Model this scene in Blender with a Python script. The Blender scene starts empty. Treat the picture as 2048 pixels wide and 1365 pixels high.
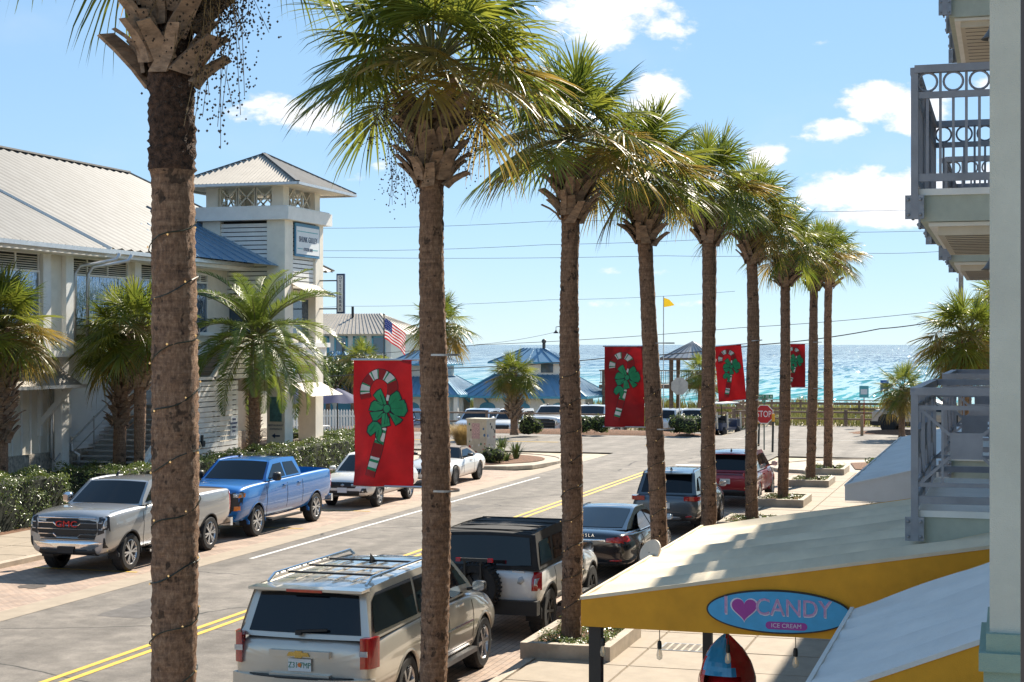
import bpy, bmesh, math, random
from mathutils import Vector, Matrix, Euler
from mathutils.bvhtree import BVHTree
from math import sin, cos, tan, pi, radians, sqrt, atan2, exp
R = random.Random(7)
sc = bpy.context.scene
COL = sc.collection
# ---------------------------------------------------------------- camera
CAM_H = 5.0
FPX = 3240.0                      # focal length in photo pixels (2048 wide)
YAW = math.atan(991 / FPX)
cam = bpy.data.cameras.new('camera')
cam.sensor_width = 36.0
cam.lens = 36.0 * FPX / 2048.0
cam.shift_y = 7.5 / 2048.0
cam.clip_start = 0.1
cam.clip_end = 200000
camo = bpy.data.objects.new('camera', cam)
COL.objects.link(camo)
camo.location = (0, 0, CAM_H)
camo.rotation_euler = (radians(90), 0, YAW)
sc.camera = camo
# ---------------------------------------------------------------- sky
SUN_AZ, SUN_EL = radians(13.5), radians(40.0)      # azimuth to the right of +Y
world = bpy.data.worlds.new('World')
sc.world = world
world.use_nodes = True
def build_world():
    nt = world.node_tree; N = nt.nodes; Lk = nt.links
    N.clear()
    out = N.new('ShaderNodeOutputWorld'); bg = N.new('ShaderNodeBackground')
    Lk.new(bg.outputs[0], out.inputs[0])
    sky = N.new('ShaderNodeTexSky'); sky.sky_type = 'NISHITA'; sky.sun_disc = False
    sky.sun_elevation = SUN_EL; sky.sun_rotation = SUN_AZ
    sky.altitude = 0; sky.air_density = 0.75; sky.dust_density = 0.0; sky.ozone_density = 3.5
    hs = N.new('ShaderNodeHueSaturation'); hs.inputs['Saturation'].default_value = 1.32
    gm = N.new('ShaderNodeGamma'); gm.inputs['Gamma'].default_value = 0.34      # flattens the glare round the sun and the horizon
    Lk.new(sky.outputs[0], gm.inputs['Color'])
    tint = N.new('ShaderNodeMix'); tint.data_type = 'RGBA'; tint.blend_type = 'MULTIPLY'; tint.inputs['Factor'].default_value = 1.0
    tint.inputs['B'].default_value = (1.38, 1.58, 1.77, 1)
    Lk.new(gm.outputs[0], tint.inputs['A']); Lk.new(tint.outputs['Result'], hs.inputs['Color'])
    tc = N.new('ShaderNodeTexCoord')
    sep = N.new('ShaderNodeSeparateXYZ'); Lk.new(tc.outputs['Generated'], sep.inputs[0])
    def math2(op, a, b=None, c=None, clamp=False):
        n = N.new('ShaderNodeMath'); n.operation = op; n.use_clamp = clamp
        for i, v in enumerate((a, b, c)):
            if v is None: continue
            if isinstance(v, (int, float)): n.inputs[i].default_value = v
            else: Lk.new(v, n.inputs[i])
        return n.outputs[0]
    az = math2('ARCTAN2', sep.outputs[0], sep.outputs[1])      # 0 = +Y, + to the right
    el = math2('ARCSINE', sep.outputs[2])
    comb = N.new('ShaderNodeCombineXYZ')
    Lk.new(az, comb.inputs[0]); Lk.new(math2('MULTIPLY', el, 1.7), comb.inputs[1])
    def noise(scale, det, rough, off=0.0):
        n = N.new('ShaderNodeTexNoise'); n.inputs['Scale'].default_value = scale
        n.inputs['Detail'].default_value = det; n.inputs['Roughness'].default_value = rough
        mp = N.new('ShaderNodeMapping'); mp.inputs['Location'].default_value = (off, off * .7, 0)
        Lk.new(comb.outputs[0], mp.inputs[0]); Lk.new(mp.outputs[0], n.inputs['Vector'])
        return n.outputs['Fac']
    n1 = noise(26, 9, .6); n2 = noise(90, 5, .6, 3.1); ng = noise(5.5, 6, .55, 1.7)
    # cumulus: (azimuth deg, elevation deg, half width, half height, strength), all over the sky's lower half
    cl = [(3.5, 11.4, 2.3, 1.05, 1.25), (5.2, 11.0, 1.3, .7, 1.1), (2.2, 11.7, 1.4, .8, 1), (-8.6, 8.15, 1.3, .55, 1.2), (-6.9, 8.0, 1.3, .6, 1.2), (-7.7, 8.1, 1.2, .5, 1.1),
          (12.9, 8.3, 1.3, .75, 1.3), (13.9, 8.0, 1.2, .9, 1.3), (11.2, 7.4, 1.3, .4, 1.1), (11.2, 5.3, 1.3, .8, 1.2), (12.6, 5.2, 1.7, .95, 1.3), (14.4, 5.3, 1.8, 1.0, 1.3), (12.9, 4.5, 2.2, .5, 1.1),
          (8.9, 6.6, .75, .6, 1.1), (5.0, 8.9, 1.1, .85, 1.1), (3.7, 1.45, 1.0, .14, .45), (6.2, 1.45, 1.0, .13, .5),
          (10.9, 10.4, .42, .14, .75), (-5.4, 5.9, .5, .22, .6), (-4.6, 6.3, .4, .2, .6), (4.2, 2.6, 1.3, .13, .4), (17.5, 5.2, 2.2, 1.0, 1.2), (18.5, 8.8, 2.0, .9, 1.2),
          (-21, 10, 2.4, .9, 1), (-28, 6, 3, .9, 1), (26, 9, 3, 1.2, 1), (36, 5, 3.5, 1.1, 1), (-40, 8, 3.5, 1.3, 1),
          (55, 8, 4, 1.4, 1), (-62, 6, 4, 1.2, 1), (80, 7, 4, 1.3, 1), (110, 8, 4, 1.4, 1), (-95, 8, 4, 1.4, 1),
          (150, 7, 4, 1.4, 1), (-140, 8, 4, 1.4, 1), (178, 9, 4, 1.4, 1)]
    acc = None
    for a, e, w, h, s in cl:
        a -= 17.0 if abs(a) < 45 else 0.0     # first entries were read off relative to the view axis
        dx = math2('MULTIPLY_ADD', az, 1 / radians(w), -radians(a) / radians(w))
        dy = math2('MULTIPLY_ADD', el, 1 / radians(h), -radians(e) / radians(h))
        d2 = math2('ADD', math2('MULTIPLY', dx, dx), math2('MULTIPLY', dy, dy))
        b = math2('MULTIPLY_ADD', d2, -0.62 * s, s * .95)
        acc = b if acc is None else math2('MAXIMUM', acc, b)
    acc = math2('MAXIMUM', acc, -1.2)
    dens = math2('ADD', acc, math2('MULTIPLY_ADD', n1, 3.6, -2.0))
    dens = math2('ADD', dens, math2('MULTIPLY_ADD', n2, .9, -.45))
    m = N.new('ShaderNodeMapRange'); m.interpolation_type = 'SMOOTHSTEP'
    m.inputs['From Min'].default_value = .0; m.inputs['From Max'].default_value = .75
    Lk.new(dens, m.inputs['Value'])
    # thin veil of cirrus all round
    m2 = N.new('ShaderNodeMapRange'); m2.interpolation_type = 'SMOOTHSTEP'
    m2.inputs['From Min'].default_value = .5; m2.inputs['From Max'].default_value = .8; m2.inputs['To Max'].default_value = .16
    Lk.new(ng, m2.inputs['Value'])
    mask = math2('MAXIMUM', m.outputs[0], m2.outputs[0])
    # cloud colour: brighter where dense, softly grey-blue elsewhere
    cr = N.new('ShaderNodeMapRange'); cr.inputs['From Min'].default_value = .1; cr.inputs['From Max'].default_value = 1.3
    cr.inputs['To Min'].default_value = 3.6; cr.inputs['To Max'].default_value = 4.6
    Lk.new(math2('ADD', dens, math2('MULTIPLY_ADD', n2, .9, -.45)), cr.inputs['Value'])
    cc = N.new('ShaderNodeCombineXYZ')
    Lk.new(math2('MULTIPLY', cr.outputs[0], .97), cc.inputs[0]); Lk.new(math2('MULTIPLY', cr.outputs[0], .99), cc.inputs[1]); Lk.new(math2('MULTIPLY', cr.outputs[0], 1.04), cc.inputs[2])
    mix = N.new('ShaderNodeMix'); mix.data_type = 'RGBA'
    Lk.new(mask, mix.inputs['Factor']); Lk.new(hs.outputs[0], mix.inputs['A']); Lk.new(cc.outputs[0], mix.inputs['B'])
    Lk.new(mix.outputs['Result'], bg.inputs['Color'])
    bg.inputs['Strength'].default_value = 0.135
build_world()
# ---------------------------------------------------------------- sun
sun = bpy.data.lights.new('sun', 'SUN'); sun.energy = 4.8; sun.angle = radians(.53); sun.color = (1.0, .91, .77)
suno = bpy.data.objects.new('sun', sun); COL.objects.link(suno)
SUNV = Vector((sin(SUN_AZ) * cos(SUN_EL), cos(SUN_AZ) * cos(SUN_EL), sin(SUN_EL)))
suno.rotation_euler = (-SUNV).to_track_quat('-Z', 'Y').to_euler()
suno.location = (0, 40, 60)
vs = sc.view_settings
vs.view_transform = 'Standard'; vs.look = 'None'; vs.gamma = 1.0; vs.exposure = 1.12
try: vs.use_curve_mapping = False
except Exception: pass
cy = sc.cycles
cy.max_bounces = 6; cy.diffuse_bounces = 4; cy.glossy_bounces = 3; cy.transmission_bounces = 4; cy.transparent_max_bounces = 6
cy.use_denoising = True; cy.sample_clamp_indirect = 6.0; cy.caustics_reflective = False; cy.caustics_refractive = False
# ---------------------------------------------------------------- helpers: pixel rays to places (photo 2048 x 1365, eye 5 m up)
CA, SA = cos(YAW), sin(YAW)
def at_z(px, py, z=0.0):
    Z = FPX * (CAM_H - z) / (py - 690); X = (px - 1024) / FPX * Z
    return Vector((X * CA - Z * SA, X * SA + Z * CA, z))
def at_x(px, py, x):
    r = (px - 1024) / FPX; y = (-r * x * SA - x * CA) / (SA - r * CA); Z = -x * SA + y * CA
    return Vector((x, y, CAM_H - (py - 690) / FPX * Z))
def at_y(px, py, y):
    r = (px - 1024) / FPX; x = (r * y * CA - y * SA) / (CA + r * SA); Z = -x * SA + y * CA
    return Vector((x, y, CAM_H - (py - 690) / FPX * Z))
# ---------------------------------------------------------------- helpers: objects
def tag(o, label=None, cat=None, group=None, kind=None):
    if label: o['label'] = label
    if cat: o['category'] = cat
    if group: o['group'] = group
    if kind: o['kind'] = kind
    return o
def empty(name, loc=(0, 0, 0), rz=0.0, parent=None, label=None, cat=None, group=None):
    o = bpy.data.objects.new(name, None); COL.objects.link(o)
    o.empty_display_size = .2; o.location = loc; o.rotation_euler = (0, 0, rz); o.parent = parent
    return tag(o, label, cat, group)
def link(name, me, parent=None, loc=None, rot=None, scale=None):
    o = bpy.data.objects.new(name, me); COL.objects.link(o); o.parent = parent
    if loc is not None: o.location = loc
    if rot is not None: o.rotation_euler = rot
    if scale is not None: o.scale = (scale,) * 3 if isinstance(scale, (int, float)) else scale
    return o
def copy_tree(o, parent=None):
    c = o.copy(); COL.objects.link(c); c.parent = parent
    for ch in list(o.children): copy_tree(ch, c)
    return c
class MB:
    def __init__(s): s.v = []; s.f = []; s.m = []; s.cur = 0
    def add(s, vs, fs):
        n = len(s.v); s.v += [tuple(p) for p in vs]
        for f in fs: s.f.append(tuple(n + i for i in f)); s.m.append(s.cur)
        return s
    def box(s, x0, x1, y0, y1, z0, z1):
        return s.add([(x0, y0, z0), (x1, y0, z0), (x1, y1, z0), (x0, y1, z0), (x0, y0, z1), (x1, y0, z1), (x1, y1, z1), (x0, y1, z1)],
                     [(3, 2, 1, 0), (4, 5, 6, 7), (0, 1, 5, 4), (1, 2, 6, 5), (2, 3, 7, 6), (3, 0, 4, 7)])
    def cbox(s, c, sx, sy, sz, M=None):
        c = Vector(c); vs = []
        for z in (-.5, .5):
            for x, y in ((-.5, -.5), (.5, -.5), (.5, .5), (-.5, .5)):
                p = Vector((x * sx, y * sy, z * sz)); vs.append(c + (M @ p if M else p))
        return s.add(vs, [(3, 2, 1, 0), (4, 5, 6, 7), (0, 1, 5, 4), (1, 2, 6, 5), (2, 3, 7, 6), (3, 0, 4, 7)])
    def bar(s, a, b, w, h=None, up=(0, 0, 1)):
        a, b = Vector(a), Vector(b); d = (b - a); L = d.length
        if L < 1e-6: return s
        d /= L; u = Vector(up)
        if abs(d.dot(u)) > .98: u = Vector((1, 0, 0))
        sd = d.cross(u).normalized(); u = sd.cross(d); h = w if h is None else h
        vs = []
        for p in (a, b):
            for i, j in ((-1, -1), (1, -1), (1, 1), (-1, 1)): vs.append(p + sd * (i * w / 2) + u * (j * h / 2))
        return s.add(vs, [(0, 1, 2, 3), (7, 6, 5, 4), (0, 4, 5, 1), (1, 5, 6, 2), (2, 6, 7, 3), (3, 7, 4, 0)])
    def tube(s, pts, r, n=8, cap=True):
        pts = [Vector(p) for p in pts]; k = len(pts); vs = []; fs = []; prev = None
        for i, p in enumerate(pts):
            d = (pts[min(i + 1, k - 1)] - pts[max(i - 1, 0)])
            d = d.normalized() if d.length > 1e-9 else Vector((0, 0, 1))
            if prev is None:
                u = Vector((0, 0, 1)) if abs(d.z) < .9 else Vector((1, 0, 0)); u = (u - d * u.dot(d)).normalized()
            else:
                u = prev - d * prev.dot(d); u = u.normalized() if u.length > 1e-6 else d.orthogonal().normalized()
            prev = u; w = d.cross(u); rr = r[i] if isinstance(r, (list, tuple)) else r
            for j in range(n): a = 2 * pi * j / n; vs.append(p + (u * cos(a) + w * sin(a)) * rr)
        for i in range(k - 1):
            for j in range(n): fs.append((i * n + j, i * n + (j + 1) % n, (i + 1) * n + (j + 1) % n, (i + 1) * n + j))
        if cap: fs.append(tuple(reversed(range(n)))); fs.append(tuple((k - 1) * n + j for j in range(n)))
        return s.add(vs, fs)
    def lathe(s, prof, c=(0, 0, 0), n=24, M=None):
        vs = []; fs = []; k = len(prof); c = Vector(c)
        for r, z in prof:
            for j in range(n):
                a = 2 * pi * j / n; p = Vector((r * cos(a), r * sin(a), z)); vs.append(c + (M @ p if M else p))
        for i in range(k - 1):
            for j in range(n): fs.append((i * n + j, i * n + (j + 1) % n, (i + 1) * n + (j + 1) % n, (i + 1) * n + j))
        return s.add(vs, fs)
    def prism(s, poly, fn, lo, hi):
        n = len(poly); vs = [fn(u, v, lo) for u, v in poly] + [fn(u, v, hi) for u, v in poly]
        fs = [tuple(reversed(range(n))), tuple(range(n, 2 * n))] + [(i, (i + 1) % n, n + (i + 1) % n, n + i) for i in range(n)]
        return s.add(vs, fs)
    def sphere(s, c, r, n=8, m=6, sx=1, sy=1, sz=1):
        c = Vector(c); vs = []; fs = []
        for i in range(m + 1):
            t = pi * i / m
            for j in range(n): a = 2 * pi * j / n; vs.append(c + Vector((r * sx * sin(t) * cos(a), r * sy * sin(t) * sin(a), r * sz * cos(t))))
        for i in range(m):
            for j in range(n): fs.append((i * n + j, (i + 1) * n + j, (i + 1) * n + (j + 1) % n, i * n + (j + 1) % n))
        return s.add(vs, fs)
    def mesh(s, name, mats, smooth=False, angle=None):
        me = bpy.data.meshes.new(name); me.from_pydata(s.v, [], s.f)
        for m in (mats if isinstance(mats, (list, tuple)) else [mats]): me.materials.append(m)
        if any(s.m): me.polygons.foreach_set('material_index', s.m)
        if smooth or angle:
            me.polygons.foreach_set('use_smooth', [True] * len(me.polygons))
        me.update()
        if angle: me.set_sharp_from_angle(angle=radians(angle))
        return me
    def build(s, name, mats, parent=None, smooth=False, angle=None, loc=None, rot=None):
        return link(name, s.mesh(name, mats, smooth, angle), parent, loc, rot)
def part(name, mat, parent, fn, **k):
    b = MB(); fn(b); return b.build(name, mat, parent, **k)
def boxpart(name, mat, parent, *bx, **k):
    b = MB()
    for q in (bx if isinstance(bx[0], (list, tuple)) else [bx]): b.box(*q)
    return b.build(name, mat, parent, **k)
_tc = {}
def text_mesh(s, size, mat, extrude=.004, sx=1.0, spacing=1.0):
    cu = bpy.data.curves.new('txt', 'FONT'); cu.body = s; cu.size = size; cu.extrude = extrude
    cu.align_x = 'CENTER'; cu.align_y = 'CENTER'; cu.resolution_u = 3; cu.space_character = spacing
    o = bpy.data.objects.new('txt', cu); COL.objects.link(o)
    dg = bpy.context.evaluated_depsgraph_get()
    me = bpy.data.meshes.new_from_object(o.evaluated_get(dg)); me.name = 'lettering'
    bpy.data.objects.remove(o); me.materials.clear(); me.materials.append(mat)
    if sx != 1: me.transform(Matrix.Diagonal((sx, 1, 1, 1)))
    return me
def frame(origin, xdir, zdir=(0, 0, 1)):
    """matrix whose local x runs along xdir and local y along zdir (text lies in x-y, faces +z)"""
    x = Vector(xdir).normalized(); y = Vector(zdir).normalized(); n = x.cross(y).normalized(); y = n.cross(x)
    return Matrix(((x.x, y.x, n.x, origin[0]), (x.y, y.y, n.y, origin[1]), (x.z, y.z, n.z, origin[2]), (0, 0, 0, 1)))
def lettering(name, s, size, mat, M, parent=None, **k):
    o = link(name, text_mesh(s, size, mat, **k), parent)
    if parent: o.matrix_parent_inverse = Matrix()
    o.matrix_local = M
    return o
# ---------------------------------------------------------------- materials
MT = {}
def hexc(r, g, b): return tuple(((c / 255) / 12.92 if c / 255 < .04045 else ((c / 255 + .055) / 1.055) ** 2.4) for c in (r, g, b))
def mat(name, col, rough=.6, metal=0.0, var=.12, scale=6.0, bump=0.0, bscale=40.0, coat=0.0, spec=.5, stretch=(1, 1, 1), dark=None, trans=0.0, emit=0.0, detail=5, alpha=1.0):
    if name in MT: return MT[name]
    m = bpy.data.materials.new(name); m.use_nodes = True; nt = m.node_tree; N = nt.nodes; L = nt.links
    b = N['Principled BSDF']; col4 = (*col[:3], 1)
    b.inputs['Base Color'].default_value = col4; b.inputs['Roughness'].default_value = rough; b.inputs['Metallic'].default_value = metal
    b.inputs['Specular IOR Level'].default_value = spec; b.inputs['Coat Weight'].default_value = coat; b.inputs['Coat Roughness'].default_value = .04
    if emit: b.inputs['Emission Color'].default_value = col4; b.inputs['Emission Strength'].default_value = emit
    if alpha < 1: b.inputs['Alpha'].default_value = alpha
    if var or bump:
        tc = N.new('ShaderNodeTexCoord'); mp = N.new('ShaderNodeMapping'); mp.inputs['Scale'].default_value = stretch
        L.new(tc.outputs['Object'], mp.inputs[0])
    if var:
        n = N.new('ShaderNodeTexNoise'); n.inputs['Scale'].default_value = scale; n.inputs['Detail'].default_value = detail; n.inputs['Roughness'].default_value = .62
        L.new(mp.outputs[0], n.inputs['Vector'])
        r = N.new('ShaderNodeValToRGB'); e = r.color_ramp.elements
        d = dark if dark else tuple(c * (1 - 2.2 * var) for c in col)
        e[0].position = .3; e[0].color = (*[max(c, 0) for c in d], 1); e[1].position = .7; e[1].color = (*[min(c * (1 + var), 1) for c in col], 1)
        L.new(n.outputs['Fac'], r.inputs[0]); L.new(r.outputs[0], b.inputs['Base Color'])
    if bump:
        n2 = N.new('ShaderNodeTexNoise'); n2.inputs['Scale'].default_value = bscale; n2.inputs['Detail'].default_value = 4
        L.new(mp.outputs[0], n2.inputs['Vector'])
        bp = N.new('ShaderNodeBump'); bp.inputs['Strength'].default_value = bump; bp.inputs['Distance'].default_value = .02
        L.new(n2.outputs['Fac'], bp.inputs['Height']); L.new(bp.outputs[0], b.inputs['Normal'])
    if trans:
        tr = N.new('ShaderNodeBsdfTranslucent'); mx = N.new('ShaderNodeMixShader'); mx.inputs[0].default_value = trans
        out = N['Material Output']
        if var: L.new(r.outputs[0], tr.inputs['Color'])
        else: tr.inputs['Color'].default_value = col4
        L.new(b.outputs[0], mx.inputs[1]); L.new(tr.outputs[0], mx.inputs[2]); L.new(mx.outputs[0], out.inputs['Surface'])
    MT[name] = m
    return m
asphalt = mat('asphalt', (.205, .18, .153), .85, var=.13, scale=2.2, bump=.5, bscale=160, detail=12)
concrete = mat('concrete', (.35, .285, .212), .8, var=.08, scale=2.5, bump=.2, bscale=90, detail=9)
curbm = mat('curb_concrete', (.46, .385, .30), .8, var=.14, scale=3, bump=.25, bscale=60, detail=9)
joint = mat('joint', (.16, .13, .10), .95, var=.2)
white_paint = mat('road_white', (.72, .70, .66), .6, var=.14, scale=9, detail=10)
yellow_paint = mat('road_yellow', (.75, .47, .06), .6, var=.13, scale=9, detail=10)
mulch = mat('mulch', (.21, .10, .05), .95, var=.38, scale=14, bump=1.0, bscale=45, detail=9)
sandm = mat('sand', (.52, .44, .32), .95, var=.15, scale=3, bump=.4, bscale=30)
white = mat('white_trim', (.88, .86, .81), .55, var=.04, scale=3)
cream = mat('cream_wall', (.86, .80, .68), .6, var=.05, scale=2.5, bump=.08, bscale=120)
sidingm = mat('lap_siding', (.82, .82, .82), .55, var=.03, scale=3)
stone = mat('coquina_stone', (.55, .49, .41), .9, var=.28, scale=9, bump=.9, bscale=35)
galv = mat('galvanised_metal', (.115, .118, .12), .62, .15, var=.10, scale=1.8, stretch=(1, 1, .4))
galvw = mat('pale_metal_roof', (.36, .325, .28), .6, .1, var=.07, scale=1.8)
blueroof = mat('blue_metal_roof', (.07, .24, .45), .35, .3, var=.06, scale=1.5)
blue_trim = mat('blue_trim', (.05, .25, .38), .5, var=.06)
gutter = mat('gutter', (.60, .60, .60), .35, .5, var=.06)
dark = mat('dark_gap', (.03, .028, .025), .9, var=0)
black = mat('black_plastic', (.012, .012, .013), .5, var=.1)
rubber = mat('rubber', (.018, .018, .019), .8, var=.18, scale=14, bump=.2, bscale=60)
chrome = mat('chrome', (.80, .80, .80), .12, 1.0, var=.03)
alloy = mat('alloy', (.55, .55, .56), .28, .9, var=.05)
steel = mat('steel', (.42, .42, .42), .4, .8, var=.1)
glassd = mat('tinted_glass', (.005, .008, .012), .02, 0, var=0, spec=.42)
glassb = mat('window_glass', (.06, .10, .15), .04, .35, var=0, spec=.9)
wood = mat('weathered_wood', (.22, .15, .105), .85, var=.22, scale=3, stretch=(1, 1, 6), bump=.3)
# ---------------------------------------------------------------- ground, roads, sea
def sheet(name, mat_, x0, x1, y0, y1, z, nx=1, ny=1, zf=None, kind='structure'):
    b = MB(); vs = []; fs = []
    for j in range(ny + 1):
        for i in range(nx + 1):
            x = x0 + (x1 - x0) * i / nx; y = y0 + (y1 - y0) * j / ny; vs.append((x, y, z + (zf(x, y) if zf else 0)))
    for j in range(ny):
        for i in range(nx): a = j * (nx + 1) + i; fs.append((a, a + 1, a + nx + 2, a + nx + 1))
    b.add(vs, fs); return tag(b.build(name, mat_, smooth=bool(zf)), kind=kind)
def smooth01(t): t = max(0, min(1, t)); return t * t * (3 - 2 * t)
def lot_dip(x, y): return -.5 * smooth01((y - 88.6) / 2.2) * smooth01((-x - 14.2) / 2.5)
def terr(x, y):
    d = lot_dip(x, y) - (.04 if y > 87 else 0)
    if y > 100.9: d *= 1 - smooth01((y - 101) / 4)
    if y > 100.9:
        lo = smooth01((-x - 13) / 4)
        d += (-1.3 * lo + .35 * (1 - lo)) * smooth01((y - 101) / 5) + .3 * sin(x * .35 + 1) * sin(y * .5) * smooth01((y - 103) / 4)
        d += 1.5 * lo * smooth01((y - 113) / 6) * (1 - smooth01((y - 122) / 6))
    if y > 120: d -= 6.5 * smooth01((y - 120) / 30)
    return d
sheet('ground', sandm, -260, 220, -60, 400, -.06, 200, 230, terr)
# asphalt with thin cracks
def crack_asphalt():
    m = asphalt; nt = m.node_tree; N = nt.nodes; L = nt.links; b = N['Principled BSDF']
    src = b.inputs['Base Color'].links[0].from_socket
    tc = N.new('ShaderNodeTexCoord'); nz = N.new('ShaderNodeTexNoise'); nz.inputs['Scale'].default_value = .8; nz.inputs['Detail'].default_value = 6
    L.new(tc.outputs['Object'], nz.inputs['Vector'])
    ad = N.new('ShaderNodeMix'); ad.data_type = 'VECTOR'; ad.inputs['Factor'].default_value = .25
    L.new(tc.outputs['Object'], ad.inputs['A']); L.new(nz.outputs['Color'], ad.inputs['B'])
    mp = N.new('ShaderNodeMapping'); mp.inputs['Scale'].default_value = (.16, .3, 1); L.new(ad.outputs['Result'], mp.inputs[0])
    vo = N.new('ShaderNodeTexVoronoi'); vo.feature = 'DISTANCE_TO_EDGE'; vo.inputs['Scale'].default_value = 1.0
    L.new(mp.outputs[0], vo.inputs['Vector'])
    cr = N.new('ShaderNodeMapRange'); cr.inputs['From Min'].default_value = .002; cr.inputs['From Max'].default_value = .008
    L.new(vo.outputs['Distance'], cr.inputs['Value'])
    big = N.new('ShaderNodeTexNoise'); big.inputs['Scale'].default_value = .35; big.inputs['Detail'].default_value = 3; L.new(tc.outputs['Object'], big.inputs['Vector'])
    gate = N.new('ShaderNodeMapRange'); gate.inputs['From Min'].default_value = .54; gate.inputs['From Max'].default_value = .60; L.new(big.outputs['Fac'], gate.inputs['Value'])
    mxm = N.new('ShaderNodeMath'); mxm.operation = 'MAXIMUM'; L.new(cr.outputs[0], mxm.inputs[0]); L.new(gate.outputs[0], mxm.inputs[1])
    # tyre-polished lanes: long streaks along the street
    st = N.new('ShaderNodeTexNoise'); st.inputs['Scale'].default_value = 1.0; st.inputs['Detail'].default_value = 4
    mp2 = N.new('ShaderNodeMapping'); mp2.inputs['Scale'].default_value = (1.3, .05, 1); L.new(tc.outputs['Object'], mp2.inputs[0]); L.new(mp2.outputs[0], st.inputs['Vector'])
    sr = N.new('ShaderNodeMapRange'); sr.inputs['From Min'].default_value = .3; sr.inputs['From Max'].default_value = .7; sr.inputs['To Min'].default_value = .76; sr.inputs['To Max'].default_value = 1.16
    L.new(st.outputs['Fac'], sr.inputs['Value'])
    gr = N.new('ShaderNodeTexNoise'); gr.inputs['Scale'].default_value = 22; gr.inputs['Detail'].default_value = 8; gr.inputs['Roughness'].default_value = .8; L.new(tc.outputs['Object'], gr.inputs['Vector'])
    gq = N.new('ShaderNodeMapRange'); gq.inputs['From Min'].default_value = .3; gq.inputs['From Max'].default_value = .7; gq.inputs['To Min'].default_value = .72; gq.inputs['To Max'].default_value = 1.28; L.new(gr.outputs['Fac'], gq.inputs['Value'])
    pm_ = N.new('ShaderNodeMath'); pm_.operation = 'MULTIPLY'; bl = N.new('ShaderNodeTexNoise'); bl.inputs['Scale'].default_value = .55; bl.inputs['Detail'].default_value = 7; bl.inputs['Roughness'].default_value = .65; L.new(tc.outputs['Object'], bl.inputs['Vector'])
    bq = N.new('ShaderNodeMapRange'); bq.inputs['From Min'].default_value = .35; bq.inputs['From Max'].default_value = .65; bq.inputs['To Min'].default_value = .80; bq.inputs['To Max'].default_value = 1.14; L.new(bl.outputs['Fac'], bq.inputs['Value'])
    pb_ = N.new('ShaderNodeMath'); pb_.operation = 'MULTIPLY'; L.new(gq.outputs[0], pb_.inputs[0]); L.new(bq.outputs[0], pb_.inputs[1])
    L.new(pb_.outputs[0], pm_.inputs[0]); L.new(sr.outputs[0], pm_.inputs[1])
    mul = N.new('ShaderNodeMix'); mul.data_type = 'RGBA'; mul.blend_type = 'MULTIPLY'; mul.inputs['Factor'].default_value = 1
    L.new(src, mul.inputs['A']); L.new(pm_.outputs[0], mul.inputs['B'])
    mix = N.new('ShaderNodeMix'); mix.data_type = 'RGBA'; mix.inputs['A'].default_value = (.04, .037, .034, 1)
    L.new(mxm.outputs[0], mix.inputs['Factor']); L.new(mul.outputs['Result'], mix.inputs['B']); L.new(mix.outputs['Result'], b.inputs['Base Color'])
crack_asphalt()
def paver_mat():
    m = bpy.data.materials.new('brick_pavers'); m.use_nodes = True; N = m.node_tree.nodes; L = m.node_tree.links; b = N['Principled BSDF']
    tc = N.new('ShaderNodeTexCoord'); mp = N.new('ShaderNodeMapping'); mp.inputs['Rotation'].default_value = (0, 0, radians(90))
    L.new(tc.outputs['Object'], mp.inputs[0]); br = N.new('ShaderNodeTexBrick'); L.new(mp.outputs[0], br.inputs['Vector'])
    br.inputs['Scale'].default_value = 1.0; br.inputs['Brick Width'].default_value = .22; br.inputs['Row Height'].default_value = .11; br.inputs['Mortar Size'].default_value = .006
    br.inputs['Color1'].default_value = (.42, .30, .225, 1); br.inputs['Color2'].default_value = (.35, .265, .21, 1); br.inputs['Mortar'].default_value = (.14, .11, .09, 1)
    n = N.new('ShaderNodeTexNoise'); n.inputs['Scale'].default_value = 1.6; n.inputs['Detail'].default_value = 8; L.new(tc.outputs['Object'], n.inputs['Vector'])
    mr = N.new('ShaderNodeMapRange'); mr.inputs['From Min'].default_value = .3; mr.inputs['From Max'].default_value = .7; mr.inputs['To Min'].default_value = .7; mr.inputs['To Max'].default_value = 1.25
    L.new(n.outputs['Fac'], mr.inputs['Value'])
    mx = N.new('ShaderNodeMix'); mx.data_type = 'RGBA'; mx.blend_type = 'MULTIPLY'; mx.inputs['Factor'].default_value = 1
    L.new(br.outputs['Color'], mx.inputs['A']); L.new(mr.outputs[0], mx.inputs['B']); L.new(mx.outputs['Result'], b.inputs['Base Color'])
    bp = N.new('ShaderNodeBump'); bp.inputs['Strength'].default_value = .5; bp.inputs['Distance'].default_value = .006; L.new(br.outputs['Fac'], bp.inputs['Height']); bp.invert = True
    L.new(bp.outputs[0], b.inputs['Normal']); b.inputs['Roughness'].default_value = .85
    return m
pavers = paver_mat()
sheet('street', asphalt, -17.4, -9.9, -40, 74, .0, 4, 40)
sheet('cross_road', asphalt, -150, 110, 73.0, 87.2, .004, 60, 4)
sheet('parking_lot_paving', asphalt, -75, 60, 87.2, 100.8, -.004, 90, 20, lot_dip)
sheet('parking_pavement', pavers, -21.5, -18.0, -40, 61.6, -.004, 1, 30)
sheet('parking_pavement', pavers, -9.4, -7.2, -40, 66, -.004, 1, 30)
sheet('gutter_strip', concrete, -18.02, -17.38, -40, 66, .006, 1, 40)
sheet('gutter_strip', concrete, -9.92, -9.38, -40, 66, .006, 1, 40)
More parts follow.
